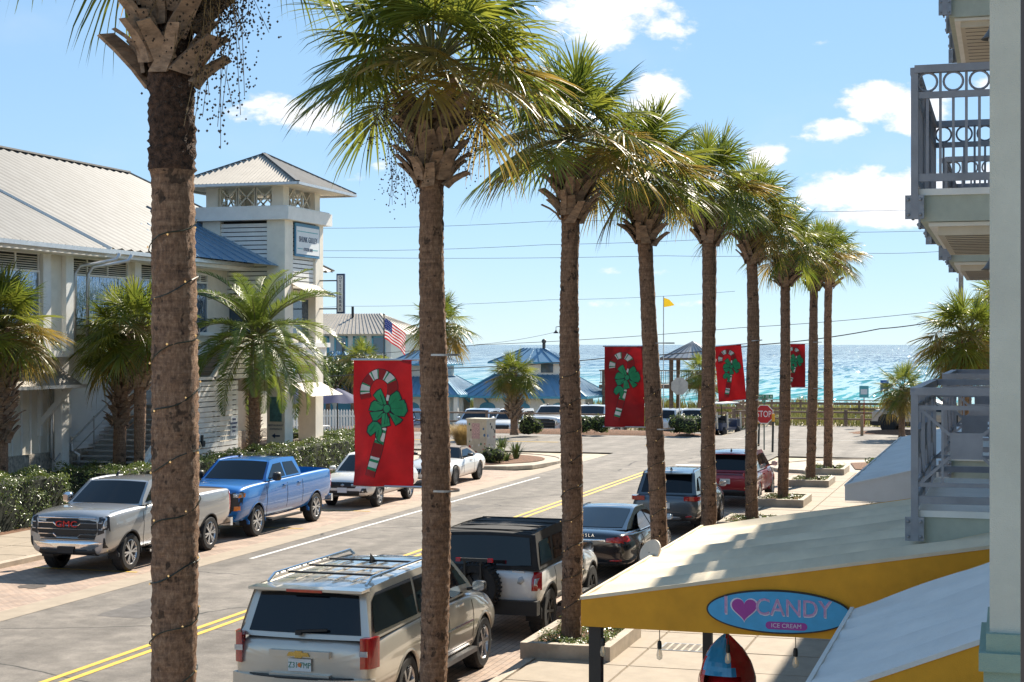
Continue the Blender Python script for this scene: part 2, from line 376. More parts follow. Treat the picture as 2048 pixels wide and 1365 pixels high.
# corner aprons where the gutters sweep into the cross road
def fan(name, m, pts, z):
    b = MB(); b.add([(x, y, z) for x, y in pts], [tuple(range(len(pts)))]); return tag(b.build(name, m), kind='structure')
def arc(cx, cy, r, a0, a1, n=12): return [(cx + r * cos(radians(a0 + (a1 - a0) * i / n)), cy + r * sin(radians(a0 + (a1 - a0) * i / n))) for i in range(n + 1)]
fan('gutter_strip', concrete, arc(-22.5, 66, 5.1, 0, 90, 16) + arc(-22.5, 66, 4.4, 90, 0, 16), .010)
fan('gutter_strip', concrete, arc(-4.5, 66, 5.4, 180, 90, 16) + arc(-4.5, 66, 4.8, 90, 180, 16), .010)
# road markings
def strip(name, m, x, w, y0, y1, z=.006, n=1): return sheet(name, m, x - w / 2, x + w / 2, y0, y1, z, 1, n)
strip('centre_line', yellow_paint, -13.66, .12, -40, 63); strip('centre_line', yellow_paint, -13.38, .12, -40, 63)
strip('edge_line', white_paint, -16.9, .11, 34.4, 58.8)
for y0 in (26.0, 31.6, 40.4, 45.2, 53.0): 
    s_ = sheet('bay_line', yellow_paint, -20.9, -18.3, y0, y0 + .1, .002)
def ground_poly(name, m, pts, z=.006): return fan(name, m, pts, z)
strip('stop_line', white_paint, -11.6, 3.2, 66.2, 66.7, .006)
ground_poly('turn_arrow', white_paint, [(-11.9, 58), (-11.7, 58), (-11.7, 60.6), (-11.2, 60.6), (-11.8, 62.2), (-12.4, 60.6), (-11.9, 60.6)])
sheet('edge_line', white_paint, -90, -24, 74.0, 74.12, .009); sheet('edge_line', white_paint, -90, 60, 85.9, 86.02, .009)
sheet('edge_line', white_paint, -3, 60, 74.0, 74.12, .009)
sheet('centre_line', yellow_paint, -90, -22, 79.9, 80.02, .009); sheet('centre_line', yellow_paint, -90, -22, 80.2, 80.32, .009)
sheet('centre_line', yellow_paint, -4, 60, 79.9, 80.02, .009); sheet('centre_line', yellow_paint, -4, 60, 80.2, 80.32, .009)
# kerbs
def kerb(name, pts, w=.16, h=.13, parent=None):
    b = MB(); n = len(pts); vs = []
    for i, p in enumerate(pts):
        d = Vector(pts[min(i + 1, n - 1)]) - Vector(pts[max(i - 1, 0)]); d = Vector((d[0], d[1], 0)).normalized(); s_ = Vector((-d.y, d.x, 0)) * w
        for off, z in ((0, -.03), (0, h - .02), (.12, h), (1, h), (1, -.03)): q = Vector((*p, 0)) + s_ * off; vs.append((q.x, q.y, z))
    fs = []
    for i in range(n - 1):
        for j in range(4): fs.append((i * 5 + j, i * 5 + j + 1, (i + 1) * 5 + j + 1, (i + 1) * 5 + j))
    fs += [(0, 1, 2, 3, 4), tuple((n - 1) * 5 + j for j in (4, 3, 2, 1, 0))]
    b.add(vs, fs); o = b.build(name, curbm, parent)
    if not parent: tag(o, kind='structure')
    return o
kl = [(-21.5, y) for y in range(-40, 61, 4)] + [(-21.5, 61.4), (-20.6, 61.75), (-19.2, 62.0), (-18.4, 63.0)] + arc(-22.4, 65.9, 4.35, -5, 90, 14) + [(-60, 70.25), (-100, 70.25)]
kerb('kerb', kl, .17)
kr = [(60, 71.0), (0, 71.0)] + arc(-4.4, 66.2, 4.75, 90, 180, 12) + [(-9.1, 65), (-8.6, 63.9), (-7.6, 63.5), (-7.2, 62.6)] + [(-7.2, y) for y in range(60, -41, -4)]
kerb('kerb', kr, .17)
fan('pavement', curbm, arc(-22.4, 66.0, 4.2, 0, 90, 12) + [(-60, 70.1), (-60, 61.9), (-20.6, 61.9), (-19.2, 62.15), (-18.5, 63)], .10)
fan('pavement', curbm, [(60, 70.85), (0, 70.85)] + arc(-4.4, 66.2, 4.6, 90, 180, 12) + [(-8.9, 65), (-8.4, 64), (-7.4, 63.7), (-7.02, 62.5), (-7.02, -40), (0.4, -40), (.4, 70), (60, 70)], .10)
# sidewalks: slabs with recessed joints
def slab_walk(name, xs, y0, y1, dy, m):
    root = boxpart(name, joint, None, xs[0], xs[-1], y0, y1, -.02, .108); tag(root, kind='structure')
    for i in range(len(xs) - 1):
        w = xs[i + 1] - xs[i] - .018
        b = MB(); e = .012
        b.add([(0, 0, 0), (w, 0, 0), (w, dy - .018, 0), (0, dy - .018, 0), (e, e, .03), (w - e, e, .03), (w - e, dy - .018 - e, .03), (e, dy - .018 - e, .03)],
              [(4, 5, 6, 7), (0, 1, 5, 4), (1, 2, 6, 5), (2, 3, 7, 6), (3, 0, 4, 7)])
        me = b.mesh('slab', m); k = 0; y = y0
        while y + dy <= y1 + .01:
            link('slab', me, root, (xs[i] + .009, y + .009, .104 + R.uniform(-.002, .002)), (0, 0, 0)); y += dy
slab_walk('sidewalk', [-7.0, -5.5, -4.0, -2.5, -1.0, .3], 15.0, 63.0, 1.5, concrete)
slab_walk('sidewalk', [-24.6, -23.1, -21.66], 22.0, 61.0, 1.5, concrete)
fan('mulch_bed', mulch, [(-24.6, 15), (-24.6, 61.5), (-38, 61.5), (-38, 15)], .13)
fan('mulch_bed', mulch, arc(-22.2, 65.8, 3.4, -20, 80, 10) + [(-24, 69.2), (-24, 62.6), (-20.3, 62.6)], .125)
fan('mulch_bed', mulch, [(-5.7, 64.6), (-3.5, 63.9), (-1, 64.5), (0, 66), (0, 69.6), (-4, 69.8), (-6.2, 68.0)], .135)
# beds across the cross road
def mound(name, m, cx, cy, rx, ry, h, n=40, k=6):
    b = MB(); vs = [(cx, cy, h)]; fs = []
    for i in range(1, k + 1):
        for j in range(n):
            a = 2 * pi * j / n; r = i / k; q = 1 + .06 * sin(3 * a + cx) + .04 * sin(7 * a)
            vs.append((cx + rx * r * q * cos(a), cy + ry * r * q * sin(a), h * (1 - r ** 3) + R.uniform(-.015, .015) + .002))
    for j in range(n): fs.append((0, 1 + j, 1 + (j + 1) % n))
    for i in range(k - 1):
        for j in range(n): fs.append((1 + i * n + j, 1 + (i + 1) * n + j, 1 + (i + 1) * n + (j + 1) % n, 1 + i * n + (j + 1) % n))
    b.add(vs, fs); return tag(b.build(name, m, smooth=True), kind='structure')
mound('mulch_bed', mulch, -22.8, 88.6, 7.2, 1.6, .22)
mound('mulch_bed', mulch, -4.6, 93.6, 4.2, 1.5, .22)
mound('mulch_bed', mulch, -36, 88.6, 4.5, 1.5, .2)
# sea
def sea_mat():
    m = bpy.data.materials.new('sea_water'); m.use_nodes = True; N = m.node_tree.nodes; L = m.node_tree.links; b = N['Principled BSDF']
    tc = N.new('ShaderNodeTexCoord'); sp = N.new('ShaderNodeSeparateXYZ'); L.new(tc.outputs['Object'], sp.inputs[0])
    nz = N.new('ShaderNodeTexNoise'); nz.inputs['Scale'].default_value = .012; nz.inputs['Detail'].default_value = 5
    mp0 = N.new('ShaderNodeMapping'); mp0.inputs['Scale'].default_value = (.25, 1, 1); L.new(tc.outputs['Object'], mp0.inputs[0]); L.new(mp0.outputs[0], nz.inputs['Vector'])
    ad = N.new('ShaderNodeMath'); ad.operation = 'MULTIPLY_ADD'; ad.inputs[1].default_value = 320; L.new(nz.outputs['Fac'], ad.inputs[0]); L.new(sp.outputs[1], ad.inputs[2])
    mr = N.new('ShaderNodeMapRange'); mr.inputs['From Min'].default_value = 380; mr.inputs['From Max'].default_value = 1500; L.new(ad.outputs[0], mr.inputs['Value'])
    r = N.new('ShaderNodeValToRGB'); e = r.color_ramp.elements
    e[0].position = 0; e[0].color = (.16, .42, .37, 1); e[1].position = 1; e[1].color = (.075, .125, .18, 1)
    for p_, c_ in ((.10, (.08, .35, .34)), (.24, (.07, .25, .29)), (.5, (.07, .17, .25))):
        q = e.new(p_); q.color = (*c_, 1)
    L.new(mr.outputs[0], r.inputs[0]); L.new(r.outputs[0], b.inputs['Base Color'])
    b.inputs['Roughness'].default_value = .06; b.inputs['IOR'].default_value = 1.33; b.inputs['Specular IOR Level'].default_value = .5
    acc = None
    for sc_, k_ in (((.75, .045, 1), 2.2), ((.12, .012, 1), 1.0)):      # wave facets as direct normals, so they stay crisp far out
        mp = N.new('ShaderNodeMapping'); mp.inputs['Scale'].default_value = sc_; L.new(tc.outputs['Object'], mp.inputs[0])
        n = N.new('ShaderNodeTexNoise'); n.inputs['Scale'].default_value = 1.0; n.inputs['Detail'].default_value = 2; L.new(mp.outputs[0], n.inputs['Vector'])
        v = N.new('ShaderNodeVectorMath'); v.operation = 'SUBTRACT'; v.inputs[1].default_value = (.5, .5, .5); L.new(n.outputs['Color'], v.inputs[0])
        w = N.new('ShaderNodeVectorMath'); w.operation = 'MULTIPLY'; w.inputs[1].default_value = (k_, k_, 0); L.new(v.outputs[0], w.inputs[0])
        if acc is None: acc = w.outputs[0]
        else:
            q = N.new('ShaderNodeVectorMath'); q.operation = 'ADD'; L.new(acc, q.inputs[0]); L.new(w.outputs[0], q.inputs[1]); acc = q.outputs[0]
    up = N.new('ShaderNodeVectorMath'); up.operation = 'ADD'; up.inputs[1].default_value = (0, 0, 1); L.new(acc, up.inputs[0])
    nm = N.new('ShaderNodeVectorMath'); nm.operation = 'NORMALIZE'; L.new(up.outputs[0], nm.inputs[0]); L.new(nm.outputs[0], b.inputs['Normal'])
    return m
seam = sea_mat()
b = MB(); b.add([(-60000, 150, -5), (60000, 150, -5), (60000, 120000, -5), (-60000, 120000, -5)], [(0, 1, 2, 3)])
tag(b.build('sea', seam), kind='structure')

patch_m = mat('asphalt_patch', (.13, .118, .108), .9, var=.15, scale=3, bump=.4, bscale=140, detail=9)
def patch(cx, cy, w, d, seed):
    r_ = random.Random(seed); pts = []
    for k in range(28):
        a = 2 * pi * k / 28; ca, sa_ = cos(a), sin(a); m_ = max(abs(ca), abs(sa_)); pts.append((cx + ca / m_ * w / 2 * r_.uniform(.93, 1.03), cy + sa_ / m_ * d / 2 * r_.uniform(.95, 1.02)))
    fan('asphalt_patch', patch_m, pts, .003)
patch(-15.6, 27.5, 1.1, 2.4, 1); patch(-11.3, 41, .9, 3.4, 2); patch(-15.9, 47, .8, 1.8, 3); patch(-12.2, 68.5, 1.6, 1.4, 4)
oil = mat('oil_stain', (.10, .082, .07), .6, var=.25, scale=8)
for k, (ox, oy, rr) in enumerate(((-19.3, 29.2, .30), (-19.9, 37.0, .22), (-8.7, 25.1, .28), (-8.4, 32.6, .25), (-19.5, 45.0, .2), (-11.6, 18.5, .2))):
    r_ = random.Random(k); fan('oil_stain', oil, [(ox + rr * r_.uniform(.6, 1.1) * cos(2 * pi * j / 16), oy + rr * 1.3 * r_.uniform(.6, 1.1) * sin(2 * pi * j / 16)) for j in range(16)], .0035)
# ---------------------------------------------------------------- roofs
def corr(b, A, B, C, D, n, h=.03, sub=2):
    """corrugated sheet: A-B along the eave, D-C along the top, ribs run from eave to top"""
    A, B, C, D = map(Vector, (A, B, C, D)); nr = (B - A).cross(D - A).normalized()
    if nr.z < 0: nr = -nr
    m = n * sub * 2; vs = []; fs = []
    for i in range(m + 1):
        t = i / m; k = h * (.5 - .5 * cos(2 * pi * n * t))
        lo_ = A.lerp(B, t); hi_ = D.lerp(C, t) if (C - D).length > 1e-6 else lo_ + (C - (A + B) / 2) * (1 - abs(2 * t - 1))
        vs.append(lo_ + nr * k); vs.append(hi_ + nr * k)
    for i in range(m): fs.append((2 * i, 2 * i + 2, 2 * i + 3, 2 * i + 1))
    b.add(vs, fs)
def seams(b, A, B, C, D, n, w=.03, h=.04):
    """flat pan roof with raised standing seams"""
    A, B, C, D = map(Vector, (A, B, C, D)); nr = (B - A).cross(D - A).normalized()
    if nr.z < 0: nr = -nr
    b.add([A, B, C, D], [(0, 1, 2, 3)])
    for i in range(n + 1):
        t = i / n; b.bar(A.lerp(B, t) + nr * h * .5, D.lerp(C, t) + nr * h * .5, w, h, up=nr)
def pipe_path(b, pts, r=.05): b.tube(pts, r, 10)
# ---------------------------------------------------------------- the restaurant on the left
rest = empty('restaurant_building', (-29, 45, 0), label='long cream two-storey restaurant with grey ribbed metal roof behind the hedge', cat='building')
def P(o): o.parent = rest; o.matrix_parent_inverse = Matrix.Translation((29, -45, 0)); return o
Y0, Y1 = 22.0, 64.0
P(boxpart('wall', cream, None, (-36, -29, Y0, Y1, 4.7, 8.2), (-36, -29.5, Y0, Y1, 1.55, 4.7)))
P(boxpart('stone_plinth', stone, None, (-36, -29.42, Y0, Y1, 0, 1.55)))
P(boxpart('bump_out', cream, None, (-29.2, -28.3, Y0, 44.35, 4.7, 8.1)))
rb = MB()
corr(rb, (-28.0, Y0, 8.12), (-28.0, 65, 8.12), (-34, 58, 11.9), (-34, Y0, 11.9), 72, .085)
corr(rb, (-40, 65, 8.12), (-28.0, 65, 8.12), (-34, 58, 11.9), (-34, 58, 11.9), 34, .05)
corr(rb, (-40, Y0, 8.12), (-40, 65, 8.12), (-34, 58, 11.9), (-34, Y0, 11.9), 72, .085)
roof = P(rb.build('roof', galv, angle=50))
cap = MB(); cap.bar((-34, Y0, 11.97), (-34, 58, 11.97), .36, .06); cap.bar((-34, 58, 11.97), (-28.0, 65, 8.2), .3, .05)
link_ = cap.build('ridge_cap', galvw, roof)
rb = MB(); corr(rb, (-27.3, Y0, 8.0), (-27.3, 45.5, 8.0), (-31.2, 43.6, 10.35), (-31.2, Y0, 10.35), 60, .05)
P(rb.build('bump_out_roof', galv, angle=50))
cap = MB(); cap.bar((-31.25, 43.5, 10.42), (-27.25, 45.55, 8.05), .2, .1); P(cap.build('hip_flashing', white))
rb = MB(); seams(rb, (-28.1, 51.0, 8.2), (-26.7, 57.0, 8.02), (-30.3, 57.0, 9.75), (-30.2, 52.2, 9.5), 9, .03, .04)
P(rb.build('porch_roof', mat('sky_reflection_metal', (.22, .36, .50), .35, .5, var=.06)))  # galvanised metal with the sky's blue reflection put into its base colour
# gutters and downspouts
g = MB()
for a, c in (((-27.2, Y0, 7.95), (-27.2, 45.6, 7.95)), ((-27.92, 45.6, 8.05), (-27.92, 57, 8.05))): g.bar(a, c, .14, .13)
P(g.build('gutter', gutter))
for dy in (0, .75):
    d = MB(); y = 45.0 + dy
    pipe_path(d, [(-27.4, y + 1.3, 7.95), (-27.5, y + 1.25, 7.75), (-27.9, y + .7, 7.6), (-28.15, y + .15, 7.5), (-28.2, y - .05, 7.25), (-28.2, y - .08, 5.2)], .06)
    P(d.build('downspout', gutter, smooth=True))
P(boxpart('eave_board', white, None, (-28.9, -28.0, 45.5, 62, 7.85, 7.98), (-28.2, -27.35, Y0, 45.4, 7.78, 7.9)))
# second floor bays: pilaster, louvre, clear curtain
def curtain_mat():
    m = bpy.data.materials.new('clear_vinyl'); m.use_nodes = True; N = m.node_tree.nodes; L = m.node_tree.links; b = N['Principled BSDF']
    b.inputs['Base Color'].default_value = (.30, .38, .50, 1); b.inputs['Roughness'].default_value = .05; b.inputs['Metallic'].default_value = .75
    tc = N.new('ShaderNodeTexCoord'); mp = N.new('ShaderNodeMapping'); mp.inputs['Scale'].default_value = (1, 1.6, .28); L.new(tc.outputs['Object'], mp.inputs[0])
    n = N.new('ShaderNodeTexNoise'); n.inputs['Scale'].default_value = 2.6; n.inputs['Detail'].default_value = 3; L.new(mp.outputs[0], n.inputs['Vector'])
    bp = N.new('ShaderNodeBump'); bp.inputs['Strength'].default_value = .55; bp.inputs['Distance'].default_value = .12; L.new(n.outputs['Fac'], bp.inputs['Height']); L.new(bp.outputs[0], b.inputs['Normal'])
    return m
vinyl = curtain_mat()
def bay(x, y0, y1, z0, z1, lz):
    w = P(boxpart('window', vinyl, None, (x - .02, x + .03, y0, y1, z0, lz)))
    fr = MB()
    for a in (y0 - .05, y1): fr.box(x, x + .07, a, a + .05, z0, z1)
    fr.box(x, x + .08, y0 - .05, y1 + .05, lz, lz + .07); fr.box(x, x + .1, y0 - .1, y1 + .1, z0 - .08, z0); fr.box(x, x + .08, y0 - .05, y1 + .05, z1, z1 + .07)
    fr.build('window_frame', white, w)
    n = max(2, round((y1 - y0) / 1.2)); lv = P(boxpart('louvre_panel', dark, None, (x, x + .02, y0, y1, lz + .07, z1)))
    s = MB()
    for i in range(n + 1): yy = y0 + (y1 - y0) * i / n; s.box(x, x + .07, yy - .025, yy + .025, lz + .07, z1)
    s.build('louvre_frame', white, lv)
    k = int((z1 - lz - .07) / .07)
    for i in range(k):
        z = lz + .1 + i * .07; q = MB(); q.add([(x + .015, y0, z + .04), (x + .05, y0, z), (x + .05, y1, z), (x + .015, y1, z + .04)], [(0, 1, 2, 3)]); q.build('louvre_slat', cream, lv)
bay(-28.3, 38.2, 43.0, 5.6, 7.75, 7.2); bay(-28.3, 32.4, 37.4, 5.6, 7.75, 7.2)
bay(-29, 45.6, 49.4, 5.6, 7.8, 7.25); bay(-29, 50.2, 53.2, 5.6, 7.8, 7.25); bay(-29, 54.1, 55.2, 5.4, 7.6, 7.3)
for y, x in ((43.1, -28.3), (44.36, -28.3), (49.75, -29), (53.6, -29), (45.2, -29), (37.6, -28.3)):
    P(boxpart('pilaster', white, None, (x - .1, x + .16, y, y + .42, .3 if x < -28.5 else 4.7, 7.95)))
P(boxpart('belt_course', white, None, (-29.5, -28.8, 44.4, 57, 4.62, 4.82), (-29.1, -28.1, Y0, 44.5, 4.62, 4.82), (-29.1, -28.75, 44.4, 57, 5.35, 5.47)))
# lower floor: lap siding, board-and-batten bay under a shed awning
sd = MB()
for i in range(24):
    z = 1.55 + i * .127; sd.add([(-29.46, 46.2, z), (-29.46, 56, z), (-29.49, 56, z + .127), (-29.49, 46.2, z + .127), (-29.5, 46.2, z), (-29.5, 56, z)], [(0, 1, 2, 3), (0, 4, 5, 1)])
P(sd.build('lap_siding', sidingm))
for i in range(9): P(boxpart('batten', white, None, (-29.5, -29.45, 41.4 + i * .5, 41.46 + i * .5, 1.5, 3.8)))
P(boxpart('corner_board', white, None, (-29.5, -29.2, 45.55, 46.2, .6, 4.65)))
sh = MB(); corr(sh, (-28.05, 40.6, 3.72), (-28.05, 45.2, 3.72), (-29.45, 45.2, 4.6), (-29.45, 40.6, 4.6), 30, .03)
sa = P(sh.build('shed_awning', galvw, angle=50)); q = MB(); q.bar((-28.02, 40.55, 3.7), (-28.02, 45.3, 3.7), .1, .1); q.build('gutter', gutter, sa)
for y in (42.0, 44.9):
    q = MB(); q.bar((-28.3, y, 3.72), (-29.42, y, 2.5), .1, .16); q.box(-29.5, -29.38, y - .06, y + .06, 2.1, 4.3); q.box(-29.5, -28.2, y - .05, y + .05, 3.72, 3.84); q.build('bracket', white, sa)
d = MB(); pipe_path(d, [(-29.3, 45.35, 4.6), (-29.3, 45.35, 1.4), (-29.15, 45.5, 1.2), (-29.0, 45.55, 1.1)], .06); P(d.build('downspout', gutter, smooth=True))
d = MB(); pipe_path(d, [(-29.3, 46.5, 2.0), (-29.3, 46.5, 1.55), (-29.1, 46.6, 1.4), (-29.1, 46.6, 1.1)], .06); P(d.build('vent_pipe', gutter, smooth=True))
P(boxpart('meter_box', white, None, (-29.45, -29.2, 46.0, 46.35, 2.3, 2.75)))
# stair with slatted screen
st = empty('entrance_stair', (-27.7, 50, 0), label='grey stair climbing behind a white slatted screen beside the restaurant', cat='stair')
def PS(o): o.parent = st; o.matrix_parent_inverse = Matrix.Translation((27.7, -50, 0)); return o
grey_tread = mat('stair_tread', (.42, .42, .41), .6, var=.06)
ys, zs = 45.6, .55
for i in range(28):
    if i == 15: ys += 1.3
    PS(boxpart('tread', grey_tread, None, (-29.3, -26.75, ys, ys + .36, zs + .13, zs + .17)))
    PS(boxpart('riser', mat('stair_riser', (.62, .62, .61), .6, var=.05), None, (-29.3, -26.75, ys + .3, ys + .33, zs, zs + .13)))
    ys += .32; zs += .158
PS(boxpart('landing', grey_tread, None, (-29.3, -26.6, 50.3, 51.8, 2.75, 2.9), (-30, -26.6, 56.0, 57.2, 4.8, 4.96)))
def slope_z(y): return .95 + max(0, min(1, (y - 46.0) / 3.5)) * 2.8
for i in range(18):
    z = .55 + i * .178; ya = 46.0 + max(0, (z + .15 - .95) / 2.8 * 3.5)
    PS(boxpart('slat', white, None, (-26.52, -26.47, ya, 52.85, z, z + .145)))
for y in (46.6, 49.7, 51.2, 52.7): PS(boxpart('screen_post', dark if y > 52 else white, None, (-26.62, -26.53, y, y + .12, .3, slope_z(y))))
for i in range(8):
    z = 3.80 + i * .178; PS(boxpart('slat', white, None, (-26.52, -26.47, 51.0 + (z - 3.75) * 1.5, 56.4, z, z + .145)))
q = MB(); q.bar((-26.48, 45.9, 1.0), (-26.48, 49.6, 3.86), .12, .16); q.bar((-26.48, 50.9, 3.85), (-26.48, 53.0, 5.25), .12, .2); q.bar((-26.48, 49.6, 3.84), (-26.48, 52.9, 3.84), .12, .1); PS(q.build('stringer', white))
for x in (-28.9,):
    q = MB(); q.tube([(x, 44.9, 1.3), (x, 45.3, 1.6), (x, 50.0, 4.0), (x, 51.6, 4.0), (x, 55.8, 6.0)], .03, 8); q.tube([(x, 45.3, 1.2), (x, 50, 3.6)], .02, 6)
    for y, z in ((45.5, .6), (47.2, 1.5), (49.0, 2.4), (50.4, 2.9)): q.tube([(x, y, z), (x, y, z + 1.15)], .022, 6)
    PS(q.build('handrail', steel))
nb = PS(boxpart('notice_board', mat('notice_white', (.75, .77, .80), .5, var=.03), None, (-26.46, -26.44, 52.2, 52.75, 1.75, 2.45)))
for i, t in enumerate(('THIS IS', 'RESTAURANT', 'PARKING', 'ONLY')):
    lettering('lettering', t, .09, mat('navy_ink', (.03, .06, .2), .6, var=0), frame((-26.435, 52.475, 2.34 - i * .14), (0, 1, 0)), nb)
q = MB(); q.box(-26.46, -26.36, 49.95, 50.15, 1.5, 1.7); q.box(-26.44, -26.40, 50.0, 50.1, 1.7, 1.9); PS(q.build('latch', black))
# ---------------------------------------------------------------- corner tower
TX0, TX1, TY0, TY1 = -30.0, -26.5, 56.85, 60.5
tw = empty('corner_tower', (-28.25, 58.7, 0), label='white slatted tower with hipped metal roof and open belfry at the restaurant corner', cat='tower')
def PT(o): o.parent = tw; o.matrix_parent_inverse = Matrix.Translation((28.25, -58.7, 0)); return o
for x in (TX0, TX1 - .75):
    for y in (TY0, TY1 - .75):
        p_ = PT(boxpart('pier', cream, None, (x, x + .75, y, y + .75, 1.2, 9.8)))
        boxpart('pier_base', stone, p_, (x - .2, x + .95, y - .2, y + .95, 0, 1.1), (x - .24, x + .99, y - .24, y + .99, 1.1, 1.2))
PT(boxpart('deck', white, None, (TX0 - .1, TX1 + .1, TY0 - .1, TY1 + .1, 4.55, 5.0), (TX0 - .22, TX1 + .22, TY0 - .22, TY1 + .22, 4.9, 5.08)))
PT(boxpart('beam', cream, None, (TX0 + .75, TX1 - .75, TY0 + .15, TY0 + .4, 4.1, 4.55), (TX1 - .4, TX1 - .15, TY0 + .75, TY1 - .75, 4.2, 4.55), (TX1 - .4, TX1 - .12, TY0 + .75, TY1 - .75, 3.55, 3.85), (TX0 + .75, TX1 - .75, TY0 + .15, TY0 + .35, 3.2, 3.75)))
lettering('house_number', '1875', .24, mat('sign_black', (.02, .02, .02), .5, var=0), frame((TX1 - .11, (TY0 + TY1) / 2, 3.70), (0, 1, 0)), tw).matrix_parent_inverse = Matrix.Translation((28.25, -58.7, 0))
for i in range(16):
    z = 7.0 + i * .17
    PT(boxpart('slat', white, None, (TX0 + .75, TX1 - .75, TY0 + .1, TY0 + .15, z, z + .135)))
    PT(boxpart('slat', white, None, (TX1 - .15, TX1 - .1, TY0 + .75, TY1 - .75, z, z + .135)))
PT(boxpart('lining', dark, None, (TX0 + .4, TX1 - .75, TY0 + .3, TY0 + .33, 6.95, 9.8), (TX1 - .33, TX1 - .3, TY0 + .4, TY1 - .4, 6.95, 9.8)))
PT(boxpart('window', glassb, None, (TX1 - .4, TX1 - .3, TY0 + .8, TY1 - .8, 5.3, 6.8), (TX0 + .8, TX1 - .8, TY0 + .3, TY0 + .4, 5.3, 6.8)))
PT(boxpart('cornice', white, None, (TX0 - .28, TX1 + .28, TY0 - .28, TY1 + .28, 9.8, 10.28), (TX0 - .2, TX1 + .2, TY0 - .2, TY1 + .2, 10.28, 10.34)))
for x in (TX0 + .1, TX1 - .6):
    for y in (TY0 + .1, TY1 - .6): PT(boxpart('belfry_post', cream, None, (x, x + .5, y, y + .5, 10.34, 11.15)))
for (ax, a0, a1, c) in (('x', TX0 + .6, TX1 - .6, TY0 + .3), ('x', TX0 + .6, TX1 - .6, TY1 - .3), ('y', TY0 + .6, TY1 - .6, TX1 - .3), ('y', TY0 + .6, TY1 - .6, TX0 + .3)):
    for k in range(3):
        u0 = a0 + (a1 - a0) * k / 3; u1 = a0 + (a1 - a0) * (k + 1) / 3
        f = (lambda u, z: (u, c, z)) if ax == 'x' else (lambda u, z: (c, u, z))
        q = MB(); q.bar(f(u0, 10.36), f(u1, 11.1), .05); q.bar(f(u0, 11.1), f(u1, 10.36), .05); q.bar(f(u0 + .02, 10.34), f(u0 + .02, 11.12), .07); q.bar(f(u1 - .02, 10.34), f(u1 - .02, 11.12), .07)
        PT(q.build('cross_brace', cream))
PT(boxpart('ceiling', cream, None, (TX0 - .8, TX1 + .8, TY0 - .8, TY1 + .8, 11.1, 11.18)))
rb = MB(); ex0, ex1, ey0, ey1 = TX0 - 1.0, TX1 + 1.0, TY0 - 1.0, TY1 + 1.0; ap = ((TX0 + TX1) / 2, (TY0 + TY1) / 2, 12.55); ez = 11.12
for A_, B_ in (((ex0, ey0), (ex1, ey0)), ((ex1, ey0), (ex1, ey1)), ((ex1, ey1), (ex0, ey1)), ((ex0, ey1), (ex0, ey0))): corr(rb, (*A_, ez), (*B_, ez), ap, ap, 34, .05)
tr = PT(rb.build('roof', galvw, angle=50)); q = MB()
for c in ((ex0, ey0), (ex1, ey0), (ex1, ey1), (ex0, ey1)): q.bar((*c, ez + .05), (ap[0], ap[1], ap[2] + .06), .16, .05)
q.build('hip_cap', galv, tr); q = MB()
for A_, B_ in (((ex0, ey0), (ex1, ey0)), ((ex1, ey0), (ex1, ey1)), ((ex1, ey1), (ex0, ey1)), ((ex0, ey1), (ex0, ey0))): q.bar((*A_, ez - .03), (*B_, ez - .03), .12, .1)
q.build('gutter', gutter, tr)
for y0_, z0_, w_ in ((TY0 + .5, 3.0, 3.0), (TY0 + .6, 6.9, 2.4)):
    q = MB(); corr(q, (TX1 + .95, y0_, z0_), (TX1 + .95, y0_ + w_, z0_), (TX1 - .05, y0_ + w_, z0_ + .5), (TX1 - .05, y0_, z0_ + .5), 18, .02); PT(q.build('door_canopy', galvw, angle=50))
# restaurant signs on the tower
sg = boxpart('fascia_sign', mat('sign_blue_edge', (.06, .22, .38), .5, var=.03), None, (TX1 + .0, TX1 + .06, TY0 + .85, TY1 - .5, 8.45, 9.75))
tag(sg, 'white and blue Shunk Gulley sign board mounted high on the tower face', 'sign')
boxpart('sign_face', mat('sign_white', (.78, .80, .80), .5, var=.02), sg, (TX1 + .06, TX1 + .075, TY0 + .92, TY1 - .57, 8.55, 9.62))
ink = mat('sign_navy', (.02, .05, .12), .5, var=0); ym = (TY0 + .85 + TY1 - .5) / 2
lettering('lettering', 'SHUNK GULLEY', .31, ink, frame((TX1 + .082, ym, 9.12), (0, 1, 0)), sg, sx=.78)
lettering('lettering', 'OYSTER BAR', .17, ink, frame((TX1 + .082, ym, 8.74), (0, 1, 0)), sg, sx=.9)
boxpart('rule', mat('sign_teal', (.1, .4, .42), .5, var=0), sg, (TX1 + .076, TX1 + .08, TY0 + 1.0, TY1 - .7, 9.42, 9.45), (TX1 + .076, TX1 + .08, TY0 + 1.0, TY0 + 1.5, 8.74, 8.77), (TX1 + .076, TX1 + .08, TY1 - 1.2, TY1 - .7, 8.74, 8.77))
vsx = TX1 + .95; vy = TY1 - .4
sg = boxpart('blade_sign', ink, None, (vsx - .2, vsx + .14, vy, vy + .1, 6.25, 7.85)); tag(sg, 'narrow vertical oyster bar blade sign projecting from the tower', 'sign')
boxpart('sign_face', mat('sign_white', (1, 1, 1)), sg, (vsx - .15, vsx + .09, vy - .01, vy + .11, 6.32, 7.78)); boxpart('bracket', black, sg, (TX1, vsx - .2, vy + .03, vy + .07, 6.42, 6.47), (TX1, vsx - .2, vy + .03, vy + .07, 7.55, 7.6))
for i, ch in enumerate('OYSTERBAR'): lettering('lettering', ch, .17, ink, frame((vsx - .03, vy - .016, 7.68 - i * .158), (1, 0, 0)), sg)
